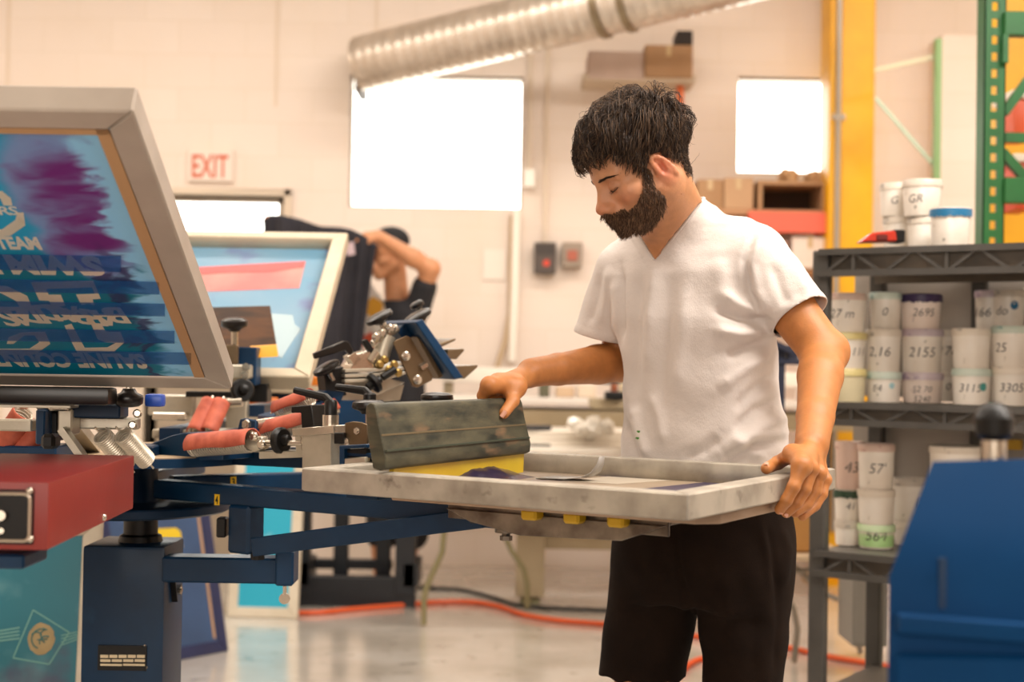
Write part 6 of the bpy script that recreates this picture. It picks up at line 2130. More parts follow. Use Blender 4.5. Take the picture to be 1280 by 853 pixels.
HR = np.stack([hx, hy, hz], 1)

hd = Ops()
HW = head_ops(hd, HO, HR, HS)
nk0, nk1 = HW(-.030, 0, -.035), npv(P(856, 300, 2.90))
hd.cap(nk0, nk1, .057, .064, .03)
hd.cap(HW(.015, 0, -.05), npv(P(838, 300, 2.85)), .040, .045, .03)             # throat
for sgn in (1, -1):                                                            # sternomastoid
    hd.cap(HW(-.02, .055 * sgn, -.03), npv(P(838, 312, 2.84)) + L_DIR * .012 * sgn, .011, .010, .035)
    hd.cap(npv(P(842, 318, 2.82)), npv(P(856, 300, 2.88)) + L_DIR * .12 * sgn + F_DIR * .01, .011, .010, .02)   # collar bones
hd.ell(npv(P(858, 335, 2.89)), (.17, .105, .10), np.stack([L_DIR, F_DIR, [0, 0, 1]], 1), .04)
V1, Q1 = extract(hd, .0022)
V1 = smooth_mesh(V1, Q1, 1, .4)

arm_l = Ops()
def limb(ops, S, E, Wr, r, flat):
    S, E, Wr = npv(S), npv(E), npv(Wr)
    u = E - S
    ops.cap(S, S + u * .5, r[0], r[1], .008)
    ops.cap(S + u * .5, E, r[1], r[2], .008)
    w = Wr - E
    ops.cap(E, E + w * .28, r[2] * 1.0, r[3], .012)
    ops.cap(E + w * .28, E + w * .72, r[3], r[4] * 1.1, .008)
    ops.cap(E + w * .72, Wr, r[4] * 1.1, r[4], .008)
FRc = FL + UU * FLEN
RBc = FRc + VV * FWID
def rail(px, py, off):
    return npv(at_plane(px, py, FRc + UU * off, UU))
limb(arm_l, SL, EL, WL, (.046, .0475, .043, .0415, .030), UU)
arm_l.ell(npv(P(1046, 440, 2.70)), (.015, .018, .02), None, .03)               # point of the elbow
def finger(ops, pts, r, k=.006):
    rs = np.linspace(r, r * .78, len(pts))
    ops.chain([npv(p) for p in pts], list(rs), .0035)
mcp = [rail(1002, 583, .026), rail(1014, 586, .028), rail(1024, 592, .026), rail(1031, 600, .022)]
for i, (m_, r_) in enumerate(zip(mcp, (.0125, .0125, .012, .011))):
    base = WL + (m_ - WL) * .15 + npv(VV) * (.006 * (i - 1.2))
    arm_l.cap(base, m_, .0128, r_ * 1.05, .012, flat=npv(UU) * .7 + np.array([0, 0, .5]), ratio=.85)
    arm_l.ell(m_ + npv(UU) * .002, (r_ * .95,) * 3, None, .006)
finger(arm_l, [mcp[0], rail(992, 609, .020), rail(983, 626, .010), rail(975, 637, -.004)], .0118)
finger(arm_l, [mcp[1], rail(1006, 612, .022), rail(996, 629, .011), rail(983, 641, -.004)], .0118)
finger(arm_l, [mcp[2], rail(1019, 615, .022), rail(1009, 631, .012), rail(994, 641, -.002)], .0112)
finger(arm_l, [mcp[3], rail(1028, 618, .022), rail(1019, 633, .014), rail(1003, 646, .002)], .0098)
th = [WL + np.array([-.012, 0, -.018]), npv(P(991, 568, 2.43)), npv(at_z(972, 579, ZF + .012)), npv(at_z(958, 586, ZF + .010))]
arm_l.cap(th[0], th[1], .0145, .0135, .012)
arm_l.chain(th[1:], [.0135, .0120, .0098], .005)
arm_l.cap(th[1], mcp[0], .012, .012, .02)
V2, Q2 = extract(arm_l, .0021, lo=np.array([-9, -9, min(WL[2], .9) - .2]))
V2 = smooth_mesh(V2, Q2, 1, .4)

arm_r = Ops()
limb(arm_r, SR, ER, WR, (.042, .045, .042, .041, .029), (0, .3, 1))
sqd, sqn = npv(sd), npv(sn)
def sqp(px, py, off):
    return npv(at_plane(px, py, S1 + sn * off, sn))
mr_ = [sqp(612, 482, -.030), sqp(622, 479, -.034), sqp(633, 478, -.034), sqp(644, 480, -.030)]
for i, (m_, r_) in enumerate(zip(mr_, (.0125, .0125, .012, .011))):
    base = WR + (m_ - WR) * .12
    arm_r.cap(base, m_, .0150, r_ * 1.02, .014, flat=(0, .2, 1), ratio=.85)
    arm_r.ell(m_ + np.array([0, 0, .002]), (r_ * .92,) * 3, None, .006)
for (px, m_, r_) in ((603, mr_[0], .0112), (613, mr_[1], .0112), (624, mr_[2], .0108), (636, mr_[3], .0096)):
    finger(arm_r, [m_, sqp(px, 495, -.048), sqp(px + 2, 512, -.046), sqp(px + 5, 522, -.040)], r_)
thr = [WR + np.array([-.01, -.006, -.012]), sqp(645, 484, -.006), sqp(641, 502, .003), sqp(630, 517, .0005)]
arm_r.cap(thr[0], thr[1], .0165, .0148, .014)
arm_r.chain(thr[1:], [.0142, .0120, .0104], .005)
arm_r.cap(thr[1], mr_[0], .012, .0125, .022)
arm_r.cap(thr[1], mr_[1], .012, .0125, .022)
V3, Q3 = extract(arm_r, .0021)
V3 = smooth_mesh(V3, Q3, 1, .4)

# ---- T-shirt
ts_ = Ops()
SH = [(npv(P(860, 290, 2.895)), .120, .070), (npv(P(860, 318, 2.885)), .160, .094), (npv(P(862, 345, 2.88)), .172, .108), (npv(P(868, 400, 2.875)), .168, .121), (npv(P(875, 470, 2.87)), .157, .119),
      (npv(P(879, 530, 2.87)), .168, .122), (npv(P(880, 570, 2.87)), .172, .124), (npv(P(880, 640, 2.87)), .184, .132)]
ts_.stack(SH, L_DIR, F_DIR, .03)
nb_ = npv(P(857, 292, 2.895))
ts_.cap(nb_, npv(P(940, 322, 2.81)), .058, .064, .04)
ts_.cap(nb_, npv(P(784, 334, 2.965)), .058, .056, .04)
slE, srE = npv(P(1003, 398, 2.735)), npv(P(741, 436, 3.00))
ts_.cap(npv(P(943, 328, 2.80)), slE, .069, .0585, .022)
ts_.cap(npv(P(780, 342, 2.965)), srE, .062, .050, .022)
ts_.cap(nk0 * .35 + nk1 * .65, nk1, .069, .074, .03)
cA, cB, cC = npv(P(886, 245, 2.86)), npv(P(792, 284, 2.80)), npv(P(862, 250, 3.0))
cn = np.cross(cB - cA, cC - cA); cn *= np.sign(cn[2]) / np.linalg.norm(cn)
def hp(a, b, p):
    """signed pixel distance to the line a-b"""
    (x0, y0), (x1, y1) = a, b
    return ((x1 - x0) * (p[:, 1] - y0) - (y1 - y0) * (p[:, 0] - x0)) / math.hypot(x1 - x0, y1 - y0)
def v_depth(p):
    """positive inside the V of the neckline, in metres"""
    q_ = np.array([[828.0, 290.0]])
    e1, e2 = hp((818, 327), (790, 278), p), hp((884, 243), (818, 327), p)
    e1 *= np.sign(hp((818, 327), (790, 278), q_)[0]); e2 *= np.sign(hp((884, 243), (818, 327), q_)[0])
    return np.minimum(e1, e2) / 630.0
# keep the skin of chest and shoulders below the cloth
for _ in range(2):
    Nb = normals(V1, Q1)
    dsh = ts_.eval(V1.astype(np.float32))
    below = ((V1 - cA) @ cn < -.004)
    pv = v_depth(to_px(V1)[0])
    lim = np.where(below, np.where(pv > 0, 1.0, -.018), 1.0)
    push = np.clip(dsh - lim, 0, .04) * below
    V1 = V1 - Nb * push[:, None]
V1b = smooth_mesh(V1, Q1, 3, .4)
wsm = np.clip((-((V1 - cA) @ cn)) / .02, 0, 1)[:, None]
V1 = V1 * (1 - wsm) + V1b * wsm

# torso and legs below the clothes
TS = [(npv(P(860, 300, 2.89)), .140, .075), (npv(P(861, 340, 2.88)), .158, .098), (npv(P(868, 400, 2.875)), .154, .110), (npv(P(876, 470, 2.87)), .142, .106),
      (npv(P(880, 530, 2.87)), .150, .108), (npv(P(880, 600, 2.87)), .158, .114), (npv(P(880, 680, 2.88)), .166, .118), (npv(P(880, 740, 2.88)), .16, .11)]
hipL, hipR = npv(P(925, 715, 2.84)), npv(P(826, 720, 2.94))
kneeL, kneeR = npv(P(930, 905, 2.83)), npv(P(796, 905, 2.94))
ankL = np.array([kneeL[0] + .01, kneeL[1] + .03, .09]); ankR = np.array([kneeR[0] - .02, kneeR[1] + .05, .09])
tor = Ops()
tor.stack([(c_, a_ * .90, b_ * .86) for c_, a_, b_ in TS], L_DIR, F_DIR, .03)
for h_, k_, a_ in ((hipL, kneeL, ankL), (hipR, kneeR, ankR)):
    tor.cap(h_, k_, .078, .054, .03)
    c_ = k_ + (a_ - k_) * .3
    tor.cap(k_, c_, .054, .054, .03)
    tor.cap(c_, a_, .054, .036, .03)
    tor.cap(a_, a_ + F_DIR * .10 + np.array([0, 0, -.04]), .036, .03, .03)
V4, Q4 = extract(tor, .007)
VB, QB, off = [], [], 0
for v_, q_ in ((V1, Q1), (V2, Q2), (V3, Q3), (V4, Q4)):
    VB.append(v_); QB.append(q_ + off); off += len(v_)
VB, QB = np.concatenate(VB), np.concatenate(QB)
nH = len(V1)
loc1 = (V1 - HO) @ HR / HS
# skin colours: forehead, cheeks, nose, ears, lips, darker jaw and neck
colB = np.tile(TANH, (len(VB), 1))
armcol = np.array(lin('#b8763f'))
colB[nH:] = armcol
px1, _ = to_px(V1)
N1 = normals(V1, Q1)
def blend(mask, c):
    m = np.clip(mask, 0, 1)[:, None]
    colB[:nH] = colB[:nH] * (1 - m) + np.array(lin(c)) * m
def g3(c, r):
    return np.exp(-((((loc1 - np.array(c)) / np.array(r)) ** 2).sum(1)))
blend(.5 * g3((.12, 0, -.022), (.02, .02, .018)), '#c06a4c')
for y in (1, -1):
    blend(.4 * g3((.075, .045 * y, -.018), (.03, .025, .02)), '#c4735a')
    blend(.75 * g3((-.012, .080 * y, 0), (.022, .014, .034)), '#d0694f')
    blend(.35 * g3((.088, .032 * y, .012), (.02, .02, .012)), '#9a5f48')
blend(.8 * g3((.101, 0, -.053), (.012, .02, .009)), '#a85c4c')
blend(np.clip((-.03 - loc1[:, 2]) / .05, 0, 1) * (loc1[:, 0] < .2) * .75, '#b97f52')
BEARD = [(802, 210), (813, 212), (820, 236), (832, 246), (830, 262), (815, 282), (795, 293), (778, 292), (764, 284), (752, 278), (748, 272), (756, 267), (765, 268), (773, 271), (784, 265), (796, 255), (803, 238)]
def sym_px(V):
    """photo points of the near side, the far side mirrored across the head's middle"""
    l_ = (V - HO) @ HR
    l_[:, 1] = np.abs(l_[:, 1])
    return to_px(HO + l_ @ HR.T)[0]
spx = sym_px(V1)
inb = in_poly(spx, BEARD) & (loc1[:, 2] < .02) & (loc1[:, 0] > -.02)
blend(inb * .55, '#5a3c2c')
body = np_mesh('body', VB, QB, skin_material('skin_tan', None), man, color=colB)

def hair_material(name, rough=.5, spec=.3):
    m = bpy.data.materials.new(name)
    m.use_nodes = True
    b = m.node_tree.nodes['Principled BSDF']
    at = m.node_tree.nodes.new('ShaderNodeAttribute'); at.attribute_name = 'Col'
    m.node_tree.links.new(at.outputs['Color'], b.inputs['Base Color'])
    b.inputs['Roughness'].default_value = rough
    b.inputs['Specular IOR Level'].default_value = spec
    return m
m_hair = hair_material('dark_brown_hair')
def strand_cols(n, per, base, light, rg, share=.3):
    a, b = np.array(lin(base)), np.array(lin(light))
    k = rg.random(n) ** 2.2 * (rg.random(n) < share + .4)
    return np.repeat(a + (b - a) * k[:, None], per, axis=0)
m_beard = M('brown_beard', '#4c3324', .55, col2='#35231a', vscale=80, spec=.3)
rng = np.random.default_rng(4)

def project_out(P0, target, it=4):
    """move points along the head's distance gradient to a wanted distance"""
    e = .002
    for _ in range(it):
        d = skull.eval(P0.astype(np.float32))
        g = np.stack([skull.eval((P0 + np.eye(3)[k] * e).astype(np.float32)) - d for k in range(3)], 1) / e
        g /= np.linalg.norm(g, axis=1)[:, None] + 1e-9
        P0 = P0 - g * (d - target)[:, None]
    return P0, g
skull = Ops()
def sk(c, r): skull.ell(HW(*c), np.array(r) * HS, HR, .03)
sk((-.016, 0, .050), (.098, .077, .084)); sk((.044, 0, .060), (.054, .062, .056)); sk((.03, 0, -.02), (.055, .060, .065)); sk((-.035, 0, -.03), (.055, .056, .06))

# cap of hair under the strands
hc = Ops()
hc.ell(HW(-.014, 0, .064), (.096, .076, .082), HR, .02)
hc.ell(HW(.030, 0, .096), (.056, .054, .036), HR, .03)
hc.ell(HW(-.048, 0, .014), (.046, .052, .044), HR, .03)
Vh, Qh = extract(hc, .004)
def lump(V):
    l_ = (V - HO) @ HR / HS
    a = np.sin(l_[:, 0] * 95 + 3 * np.sin(l_[:, 1] * 60)) * np.sin(l_[:, 2] * 80 + 2 * np.sin(l_[:, 1] * 70)) + .6 * np.sin(l_[:, 1] * 130 + l_[:, 0] * 60)
    return a
Vh = Vh + normals(Vh, Qh) * (lump(Vh) * .0035)[:, None]
lh = (Vh - HO) @ HR / HS
def hairline(l_):
    """positive where hair grows"""
    x, y, z = l_[:, 0], np.abs(l_[:, 1]), l_[:, 2]
    zmin = np.interp(x, [-.12, -.06, -.03, -.022, .012, .022, .034, .046, .06, .085, .14], [-.05, -.05, -.035, .026, .034, -.008, .004, .050, .066, .074, .074])
    return z - zmin
Th = tris(Qh)
Vh, Th, fh_ = clip_mesh(Vh, Th, hairline(lh) - .004)
# strands that grow away from the crown
N = 8500
dirs = rng.normal(size=(N * 2, 3)); dirs /= np.linalg.norm(dirs, axis=1)[:, None]
roots = HO + (np.array([-.01, 0, .05]) + dirs * .09) @ HR.T
roots, g = project_out(roots, 0.0, 5)
lr = (roots - HO) @ HR / HS
ok = hairline(lr) > .002
roots, lr = roots[ok][:N], lr[ok][:N]
n_s = len(roots)
crown = np.array([-.062, .012, .118])
Pp = roots.copy()
M_ = 8
paths = [Pp.copy()]
length = rng.uniform(.050, .078, n_s) * np.interp(lr[:, 2], [-.03, .03, .07, .11], [.25, .38, .75, 1.0]) * np.where((lr[:, 0] > .03) & (lr[:, 2] > .05), .72, 1.0)
clump = np.floor(np.arctan2(lr[:, 1], lr[:, 0]) * 9) + np.floor(lr[:, 2] * 90) * 17
ph = (np.sin(clump * 12.9898) * 43758.5453) % 1.0
prev = None
for s_ in range(1, M_):
    f = s_ / (M_ - 1)
    l_ = (Pp - HO) @ HR / HS
    flow = l_ - crown
    flow[:, 2] *= .6
    flow[:, 0] += .05 * (l_[:, 2] > .06)
    flow /= np.linalg.norm(flow, axis=1)[:, None] + 1e-9
    flow[:, 2] -= .22 + .45 * f
    flow[:, 1] += .55 * np.sin(ph * 6.28 + f * 2.8) 
    flow[:, 0] += .30 * np.cos(ph * 9.1 + f * 1.7) * (l_[:, 2] > .04)
    flow /= np.linalg.norm(flow, axis=1)[:, None] + 1e-9
    fw = flow @ HR.T
    fw[:, 2] -= .15
    fw += rng.normal(size=fw.shape) * .12
    if prev is not None:
        fw = fw / np.linalg.norm(fw, axis=1)[:, None] * .6 + prev * .4
    fw /= np.linalg.norm(fw, axis=1)[:, None]
    prev = fw
    Pp = Pp + fw * (length / (M_ - 1))[:, None]
    top = np.clip((lr[:, 2] - .02) / .06, 0, 1)
    up_ = (Pp - (HO + np.array([0, 0, .03])))
    up_ = np.clip(up_[:, 2] / np.linalg.norm(up_, axis=1), -.2, 1)
    tgt = (.56 + .66 * np.clip(up_, 0, 1)) * (.007 + (.022 * top + .004) * math.sin(PI * min(1, f * .82)) ** .8) * (.55 + .75 * ph) + rng.normal(size=n_s) * .0015
    Pp, g = project_out(Pp, tgt, 1)
    paths.append(Pp.copy())
paths = np.stack(paths, 1)
# a few loose wisps
wis = paths[rng.choice(n_s, 90, replace=False)].copy()
lw = (wis[:, 0] - HO) @ HR
kk = np.linspace(0, 1, M_)[None, :, None] ** 1.5
wis = wis + kk * (np.array([0, 0, .012]) + rng.normal(size=(90, 1, 3)) * .010)
keep_ = (hd.eval(paths[:, 4].astype(np.float32)) > -.002) & (hd.eval(paths[:, -1].astype(np.float32)) > .0015) & (hd.eval(paths[:, 6].astype(np.float32)) > .0005)
paths = paths[keep_]; n_s = len(paths)
Vs, Fs = strands(paths, rng.uniform(.00045, .0010, n_s), .35)
Vw, Fw = strands(wis, .00045, .4)
Vall = np.concatenate([Vh, Vs, Vw])
Fall_q = np.concatenate([Fs + len(Vh), Fw + len(Vh) + len(Vs)])
Tall = np.concatenate([Th, tris(Fall_q)])
colh = np.concatenate([np.tile(np.array(lin('#2a1d15')), (len(Vh), 1)), strand_cols(n_s, M_ * 3, '#2b1e16', '#7a5f48', rng), strand_cols(90, M_ * 3, '#3a2a1f', '#8a6c52', rng)])
np_mesh('hair', Vall, Tall, m_hair, man, 'short messy dark brown hair', color=colh)

# beard, moustache, brows, lashes
def grow(mask, count, length, dirfn, r, lift, name, mat, label, seed):
    rg = np.random.default_rng(seed)
    idx = np.flatnonzero(mask)
    idx = rg.choice(idx, count, replace=True)
    base = V1[idx] + rg.normal(size=(count, 3)) * .0008
    nn = N1[idx]
    dd = dirfn(base, nn, rg)
    dd /= np.linalg.norm(dd, axis=1)[:, None]
    Ls = length * rg.uniform(.6, 1.25, count)
    t = np.linspace(0, 1, 5)[None, :, None]
    path = base[:, None] + (nn * lift)[:, None] * t * (1.6 - t) * 1.0 * Ls[:, None, None] * 1.0 + dd[:, None] * t * Ls[:, None, None] + rg.normal(size=(count, 1, 3)) * .10 * Ls[:, None, None] * t ** 2
    v_, f_ = strands(path, rg.uniform(.75, 1.2, count) * r, .3)
    cc = strand_cols(count, 15, '#2b1d15' if mat is m_hair else '#432f22', '#3a2a20' if mat is m_hair else '#967256', rg, .5)
    return np_mesh(name, v_, f_, m_hair, man, label, color=cc)
down = np.array([0, 0, -1.0])
def beard_dir(b, n, rg):
    l_ = (b - HO) @ HR / HS
    v = np.zeros_like(l_); v[:, 2] = -1.0; v[:, 0] = .35 + .6 * np.clip((l_[:, 0] - .04) / .05, 0, 1)
    v[:, 1] = .15 * np.sign(l_[:, 1])
    v = v @ HR.T + rg.normal(size=v.shape) * .22
    return v - n * (v * n).sum(1)[:, None] * .7
grow(inb, 5200, .0095, beard_dir, .0007, .7, 'beard', m_beard, 'full brown beard and moustache', 1)
l1_ = loc1
must = (np.abs(l1_[:, 1]) < .032) & (l1_[:, 2] > -.049) & (l1_[:, 2] < -.037) & (l1_[:, 0] > .085)
def must_dir(b, n, rg):
    l_ = (b - HO) @ HR / HS
    v = np.zeros_like(l_); v[:, 2] = -.9; v[:, 1] = .8 * np.sign(l_[:, 1]); v[:, 0] = .1
    return v @ HR.T + rg.normal(size=v.shape) * .2
grow(must, 900, .010, must_dir, .00075, .5, 'moustache', m_beard, None, 2)
def on_face(y, z):
    """points of the face's surface at local y, z, found along the forward axis"""
    x = np.full(len(y), .135)
    for _ in range(30):
        d = hd.eval((HO + (np.stack([x, y, z], 1) * HS) @ HR.T).astype(np.float32))
        x = x - np.clip(d, -.002, .01) / HS * .7
    return np.stack([x, y, z], 1)
def to_world(l_):
    return HO + (l_ * HS) @ HR.T
# brows: short hairs along an arc; lash line: thin dark edge of the lowered lid with a few lashes
rb_ = np.random.default_rng(3)
bp_, ld_ = [], []
for sg in (1, -1):
    t = rb_.random(260)
    y0_ = .013 + .040 * t
    z0_ = .0315 + .0060 * np.sin(t * 2.2) - .0045 * t + rb_.normal(size=260) * .0013 * (1.15 - .6 * t)
    f0 = on_face(y0_ * sg, z0_)
    f1 = on_face((y0_ + .0075) * sg, z0_ + .0016 * (1 - 1.6 * t))
    f0[:, 0] += .0006; f1[:, 0] += .0016
    w0, w1 = to_world(f0), to_world(f1)
    k_ = np.linspace(0, 1, 4)[None, :, None]
    bp_.append(w0[:, None] * (1 - k_) + w1[:, None] * k_)
    t = np.linspace(0, 1, 26)
    y0_ = .0195 + .0270 * t
    z0_ = .0060 - .0040 * np.sin(t * PI) + .002 * t
    f0 = on_face(y0_ * sg, z0_); f0[:, 0] += .0006
    ld_.append(to_world(f0))
bp_ = np.concatenate(bp_)
v_, f_ = strands(bp_, .00036, .4)
np_mesh('eyebrows', v_, f_, m_hair, man, None, color=np.tile(np.array(lin('#33241a')), (len(v_), 1)))
v_, f_ = strands(np.stack(ld_), .0008, .9, 6)
l2 = np.concatenate(ld_)
fo = HR[:, 0] * .0045 - np.array([0, 0, .0030])
lp_ = l2[:, None] + np.linspace(0, 1, 3)[None, :, None] * (fo + rb_.normal(size=(len(l2), 1, 3)) * .0006)
v2_, f2_ = strands(lp_, .00022, .4)
np_mesh('eyelashes', np.concatenate([v_, v2_]), np.concatenate([f_, f2_ + len(v_)]), m_hair, man, None, color=np.tile(np.array(lin('#1d130d')), (len(v_) + len(v2_), 1)))

# ---- T-shirt mesh
Vt, Qt = extract(ts_, .005)
Vt = smooth_mesh(Vt, Qt, 3, .5)
Nt = normals(Vt, Qt)
pt, dt = to_px(Vt)
facing = (Nt * (npv(CAM_P) - Vt)).sum(1) > 0
disp = np.zeros(len(Vt))
FOLDS = [  # polyline in the photograph, width px, height m (negative: crease)
    ([(947, 284), (931, 325), (936, 365), (962, 404)], 5, -.0045), ([(955, 290), (940, 330), (946, 362), (968, 396)], 7, .003),
    ([(962, 402), (925, 398), (890, 385)], 7, -.006), ([(965, 392), (930, 384), (900, 368)], 9, .005), ([(962, 415), (925, 418), (890, 412)], 9, .006), ([(965, 424), (930, 436), (905, 446)], 8, -.005),
    ([(968, 440), (930, 460), (895, 490)], 10, .005), ([(972, 465), (940, 490), (915, 515)], 8, -.004),
    ([(985, 520), (950, 535), (900, 565)], 9, .006), ([(975, 500), (945, 512), (915, 540)], 7, -.005), ([(985, 552), (945, 556), (900, 580)], 7, -.006), ([(985, 540), (940, 548), (905, 572)], 7, .005),
    ([(960, 575), (930, 560), (915, 540)], 8, .005), ([(900, 545), (880, 562), (850, 572)], 8, -.004),
    ([(818, 328), (812, 400), (806, 470)], 10, .004), ([(800, 330), (798, 420), (792, 520)], 9, -.004), ([(838, 335), (832, 420), (826, 520)], 10, -.003), ([(860, 340), (852, 420), (845, 500)], 12, .003),
    ([(900, 320), (905, 380)], 14, .003), ([(790, 500), (800, 540), (815, 580)], 9, .006), ([(780, 520), (790, 560), (800, 590)], 7, -.005), ([(830, 560), (825, 520), (815, 490)], 8, .004),
    ([(776, 330), (777, 380), (777, 430)], 4, -.006), ([(762, 330), (760, 370), (752, 410)], 7, .004), ([(750, 340), (744, 380), (735, 410)], 6, -.003), ([(770, 345), (770, 420)], 5, .003),
    ([(985, 315), (1000, 345), (1008, 370)], 9, .003), ([(965, 325), (975, 360), (985, 385)], 9, -.003),
    ([(885, 252), (915, 268), (945, 282)], 6, .002)]
for poly, w_, a_ in FOLDS:
    d_, s_ = seg_dist(pt, poly)
    disp += 2.3 * a_ * np.exp(-(d_ / (w_ * .85)) ** 2) * np.clip(np.minimum(s_, 1 - s_) * 5, .15, 1) * facing
disp += .0022 * np.sin(Vt[:, 2] * 55 + 3 * np.sin(Vt[:, 0] * 22)) * np.sin(Vt[:, 0] * 38 + Vt[:, 1] * 31)
Vt = Vt + Nt * disp[:, None]
# openings: neck and V, sleeves, hem
neck_ax = nk1 - nk0
tt_ = np.clip(((Vt - nk0) @ neck_ax) / (neck_ax @ neck_ax), 0, .92)
dn = np.linalg.norm(Vt - nk0 - tt_[:, None] * neck_ax, axis=1)
f_neck = (nk1[2] - .0 + (dn - .078) * 1.0) - nk1[2]
zcol = npv(P(868, 262, 2.93))[2]
f_neck = np.where(dn < .11, -((Vt - cA) @ cn), .2)
pt, dt = to_px(Vt)
inside_v = v_depth(pt)
f_v = np.where(((Nt @ F_DIR) > -.15) & (pt[:, 1] < 335), -inside_v, .2)
def plane_f(p0, n_):
    return (Vt - p0) @ (n_ / np.linalg.norm(n_))
ca, cb = npv(P(964, 405, 2.70)), npv(P(1032, 372, 2.72))
ax_l = slE - SL; ax_l /= np.linalg.norm(ax_l)
nl = np.cross(cb - ca, np.cross(ax_l, cb - ca)); nl *= np.sign(nl @ ax_l)
dl_ = np.linalg.norm(np.cross(Vt - SL, ax_l), axis=1)
near_l = (ts_.l[3][0](Vt.astype(np.float32)) < ts_.l[0][0](Vt.astype(np.float32)) - .014) & (((Vt - SL) @ ax_l) > .02)
f_l = np.where(near_l, -plane_f((ca + cb) / 2, nl), .2)
ca, cb = npv(P(717, 413, 3.0)), npv(P(776, 429, 2.98))
ax_r = srE - SR; ax_r /= np.linalg.norm(ax_r)
nr = np.cross(cb - ca, np.cross(ax_r, cb - ca)); nr *= np.sign(nr @ ax_r)
dr_ = np.linalg.norm(np.cross(Vt - SR, ax_r), axis=1)
near_r = (ts_.l[4][0](Vt.astype(np.float32)) < ts_.l[0][0](Vt.astype(np.float32)) - .004) & (((Vt - SR) @ ax_r) > .02)
f_r = np.where(near_r, -plane_f((ca + cb) / 2, nr), .2)
f_hem = Vt[:, 2] - npv(P(880, 606, 2.87))[2]
fall = np.minimum.reduce([f_neck, f_v, f_l, f_r, f_hem])
Tt = tris(Qt)
Vt2, Tt2, ft2 = clip_mesh(Vt, Tt, fall)
Nn = normals(Vt2, Tt2)
band = np.clip((.017 - ft2) / .002, 0, 1) * np.clip(1.2 - (ft2 < .0005), 0, 1)
Vt2 = Vt2 + Nn * (band * .0013)[:, None]
m_shirt = bpy.data.materials.new('white_cotton')
m_shirt.use_nodes = True
def _shirt():
    nt = m_shirt.node_tree; b = nt.nodes['Principled BSDF']
    tc = nt.nodes.new('ShaderNodeTexCoord')
    b.inputs['Base Color'].default_value = (*lin('#d9cfc8'), 1)
    b.inputs['Roughness'].default_value = .9
    b.inputs['Sheen Weight'].default_value = .25
    b.inputs['Specular IOR Level'].default_value = .2
    w = nt.nodes.new('ShaderNodeTexNoise'); w.inputs['Scale'].default_value = 700; w.inputs['Detail'].default_value = 2
    mp = nt.nodes.new('ShaderNodeMapping'); mp.inputs['Scale'].default_value = (1, 1, .35)
    nt.links.new(tc.outputs['Object'], mp.inputs[0]); nt.links.new(mp.outputs[0], w.inputs['Vector'])
    n2 = nt.nodes.new('ShaderNodeTexNoise'); n2.inputs['Scale'].default_value = 45; n2.inputs['Detail'].default_value = 4
    nt.links.new(tc.outputs['Object'], n2.inputs['Vector'])
    ad = nt.nodes.new('ShaderNodeMath'); ad.operation = 'MULTIPLY_ADD'; ad.inputs[1].default_value = 2.5
    nt.links.new(n2.outputs['Fac'], ad.inputs[0]); nt.links.new(w.outputs['Fac'], ad.inputs[2])
    bp = nt.nodes.new('ShaderNodeBump'); bp.inputs['Strength'].default_value = .35; bp.inputs['Distance'].default_value = .002
    nt.links.new(ad.outputs[0], bp.inputs['Height']); nt.links.new(bp.outputs['Normal'], b.inputs['Normal'])
_shirt()
shirt = np_mesh('t_shirt', Vt2, Tt2, m_shirt, man, 'white V-neck cotton T-shirt')
md = shirt.modifiers.new('thickness', 'SOLIDIFY'); md.thickness = .002; md.offset = -1
# rib along the neckline: follow the cut edge
e_ = np.sort(np.concatenate([Tt2[:, [0, 1]], Tt2[:, [1, 2]], Tt2[:, [2, 0]]]), 1)
ue, cnt_ = np.unique(e_, axis=0, return_counts=True)
be = ue[cnt_ == 1]
def loops(be):
    nb = {}
    for a, b in be:
        nb.setdefault(int(a), []).append(int(b)); nb.setdefault(int(b), []).append(int(a))
    seen, out = set(), []
    for s in nb:
        if s in seen: continue
        lp, cur, prev = [s], s, None
        seen.add(s)
        while True:
            nx = [q for q in nb[cur] if q != prev and q not in seen]
            if not nx: break
            prev, cur = cur, nx[0]
            seen.add(cur); lp.append(cur)
        out.append(lp)
    return out
for lp in loops(be):
    L3_ = Vt2[lp]
    if len(lp) < 40: continue
    if np.linalg.norm(L3_.mean(0) - nk1) < .14:
        S_ = L3_.copy()
        for _ in range(6):
            S_ = (np.roll(S_, 1, 0) + S_ * 2 + np.roll(S_, -1, 0)) / 4
        S_ = S_[::3]
        MB().tube([tuple(q) for q in S_], .0030, 7, closed=True).build('collar_rib', m_shirt, man, None, angle=180)
for px, py, col_ in ((797, 548, '#4f8f3c'), (800, 540, '#5b9a48')):
    d_ = np.linalg.norm(pt - np.array([px, py]), axis=1) + 1e3 * (~facing)
    i_ = int(np.argmin(d_))
    n_ = Vector(Nt[i_]); c_ = Vector(Vt[i_]) + n_ * .0016
    R_ = frame_mat(n_)
    MB().add([c_ + R_ @ Vector((.0028 * math.cos(k * PI / 5) * (.6 + .4 * (k % 2)), .007 * math.sin(k * PI / 5) * (.7 + .3 * (k % 3 == 0)), 0)) for k in range(10)], [tuple(range(10))]).build('paint_spot', M('paint_green_spot', col_, .6), man, 'small green paint spot')

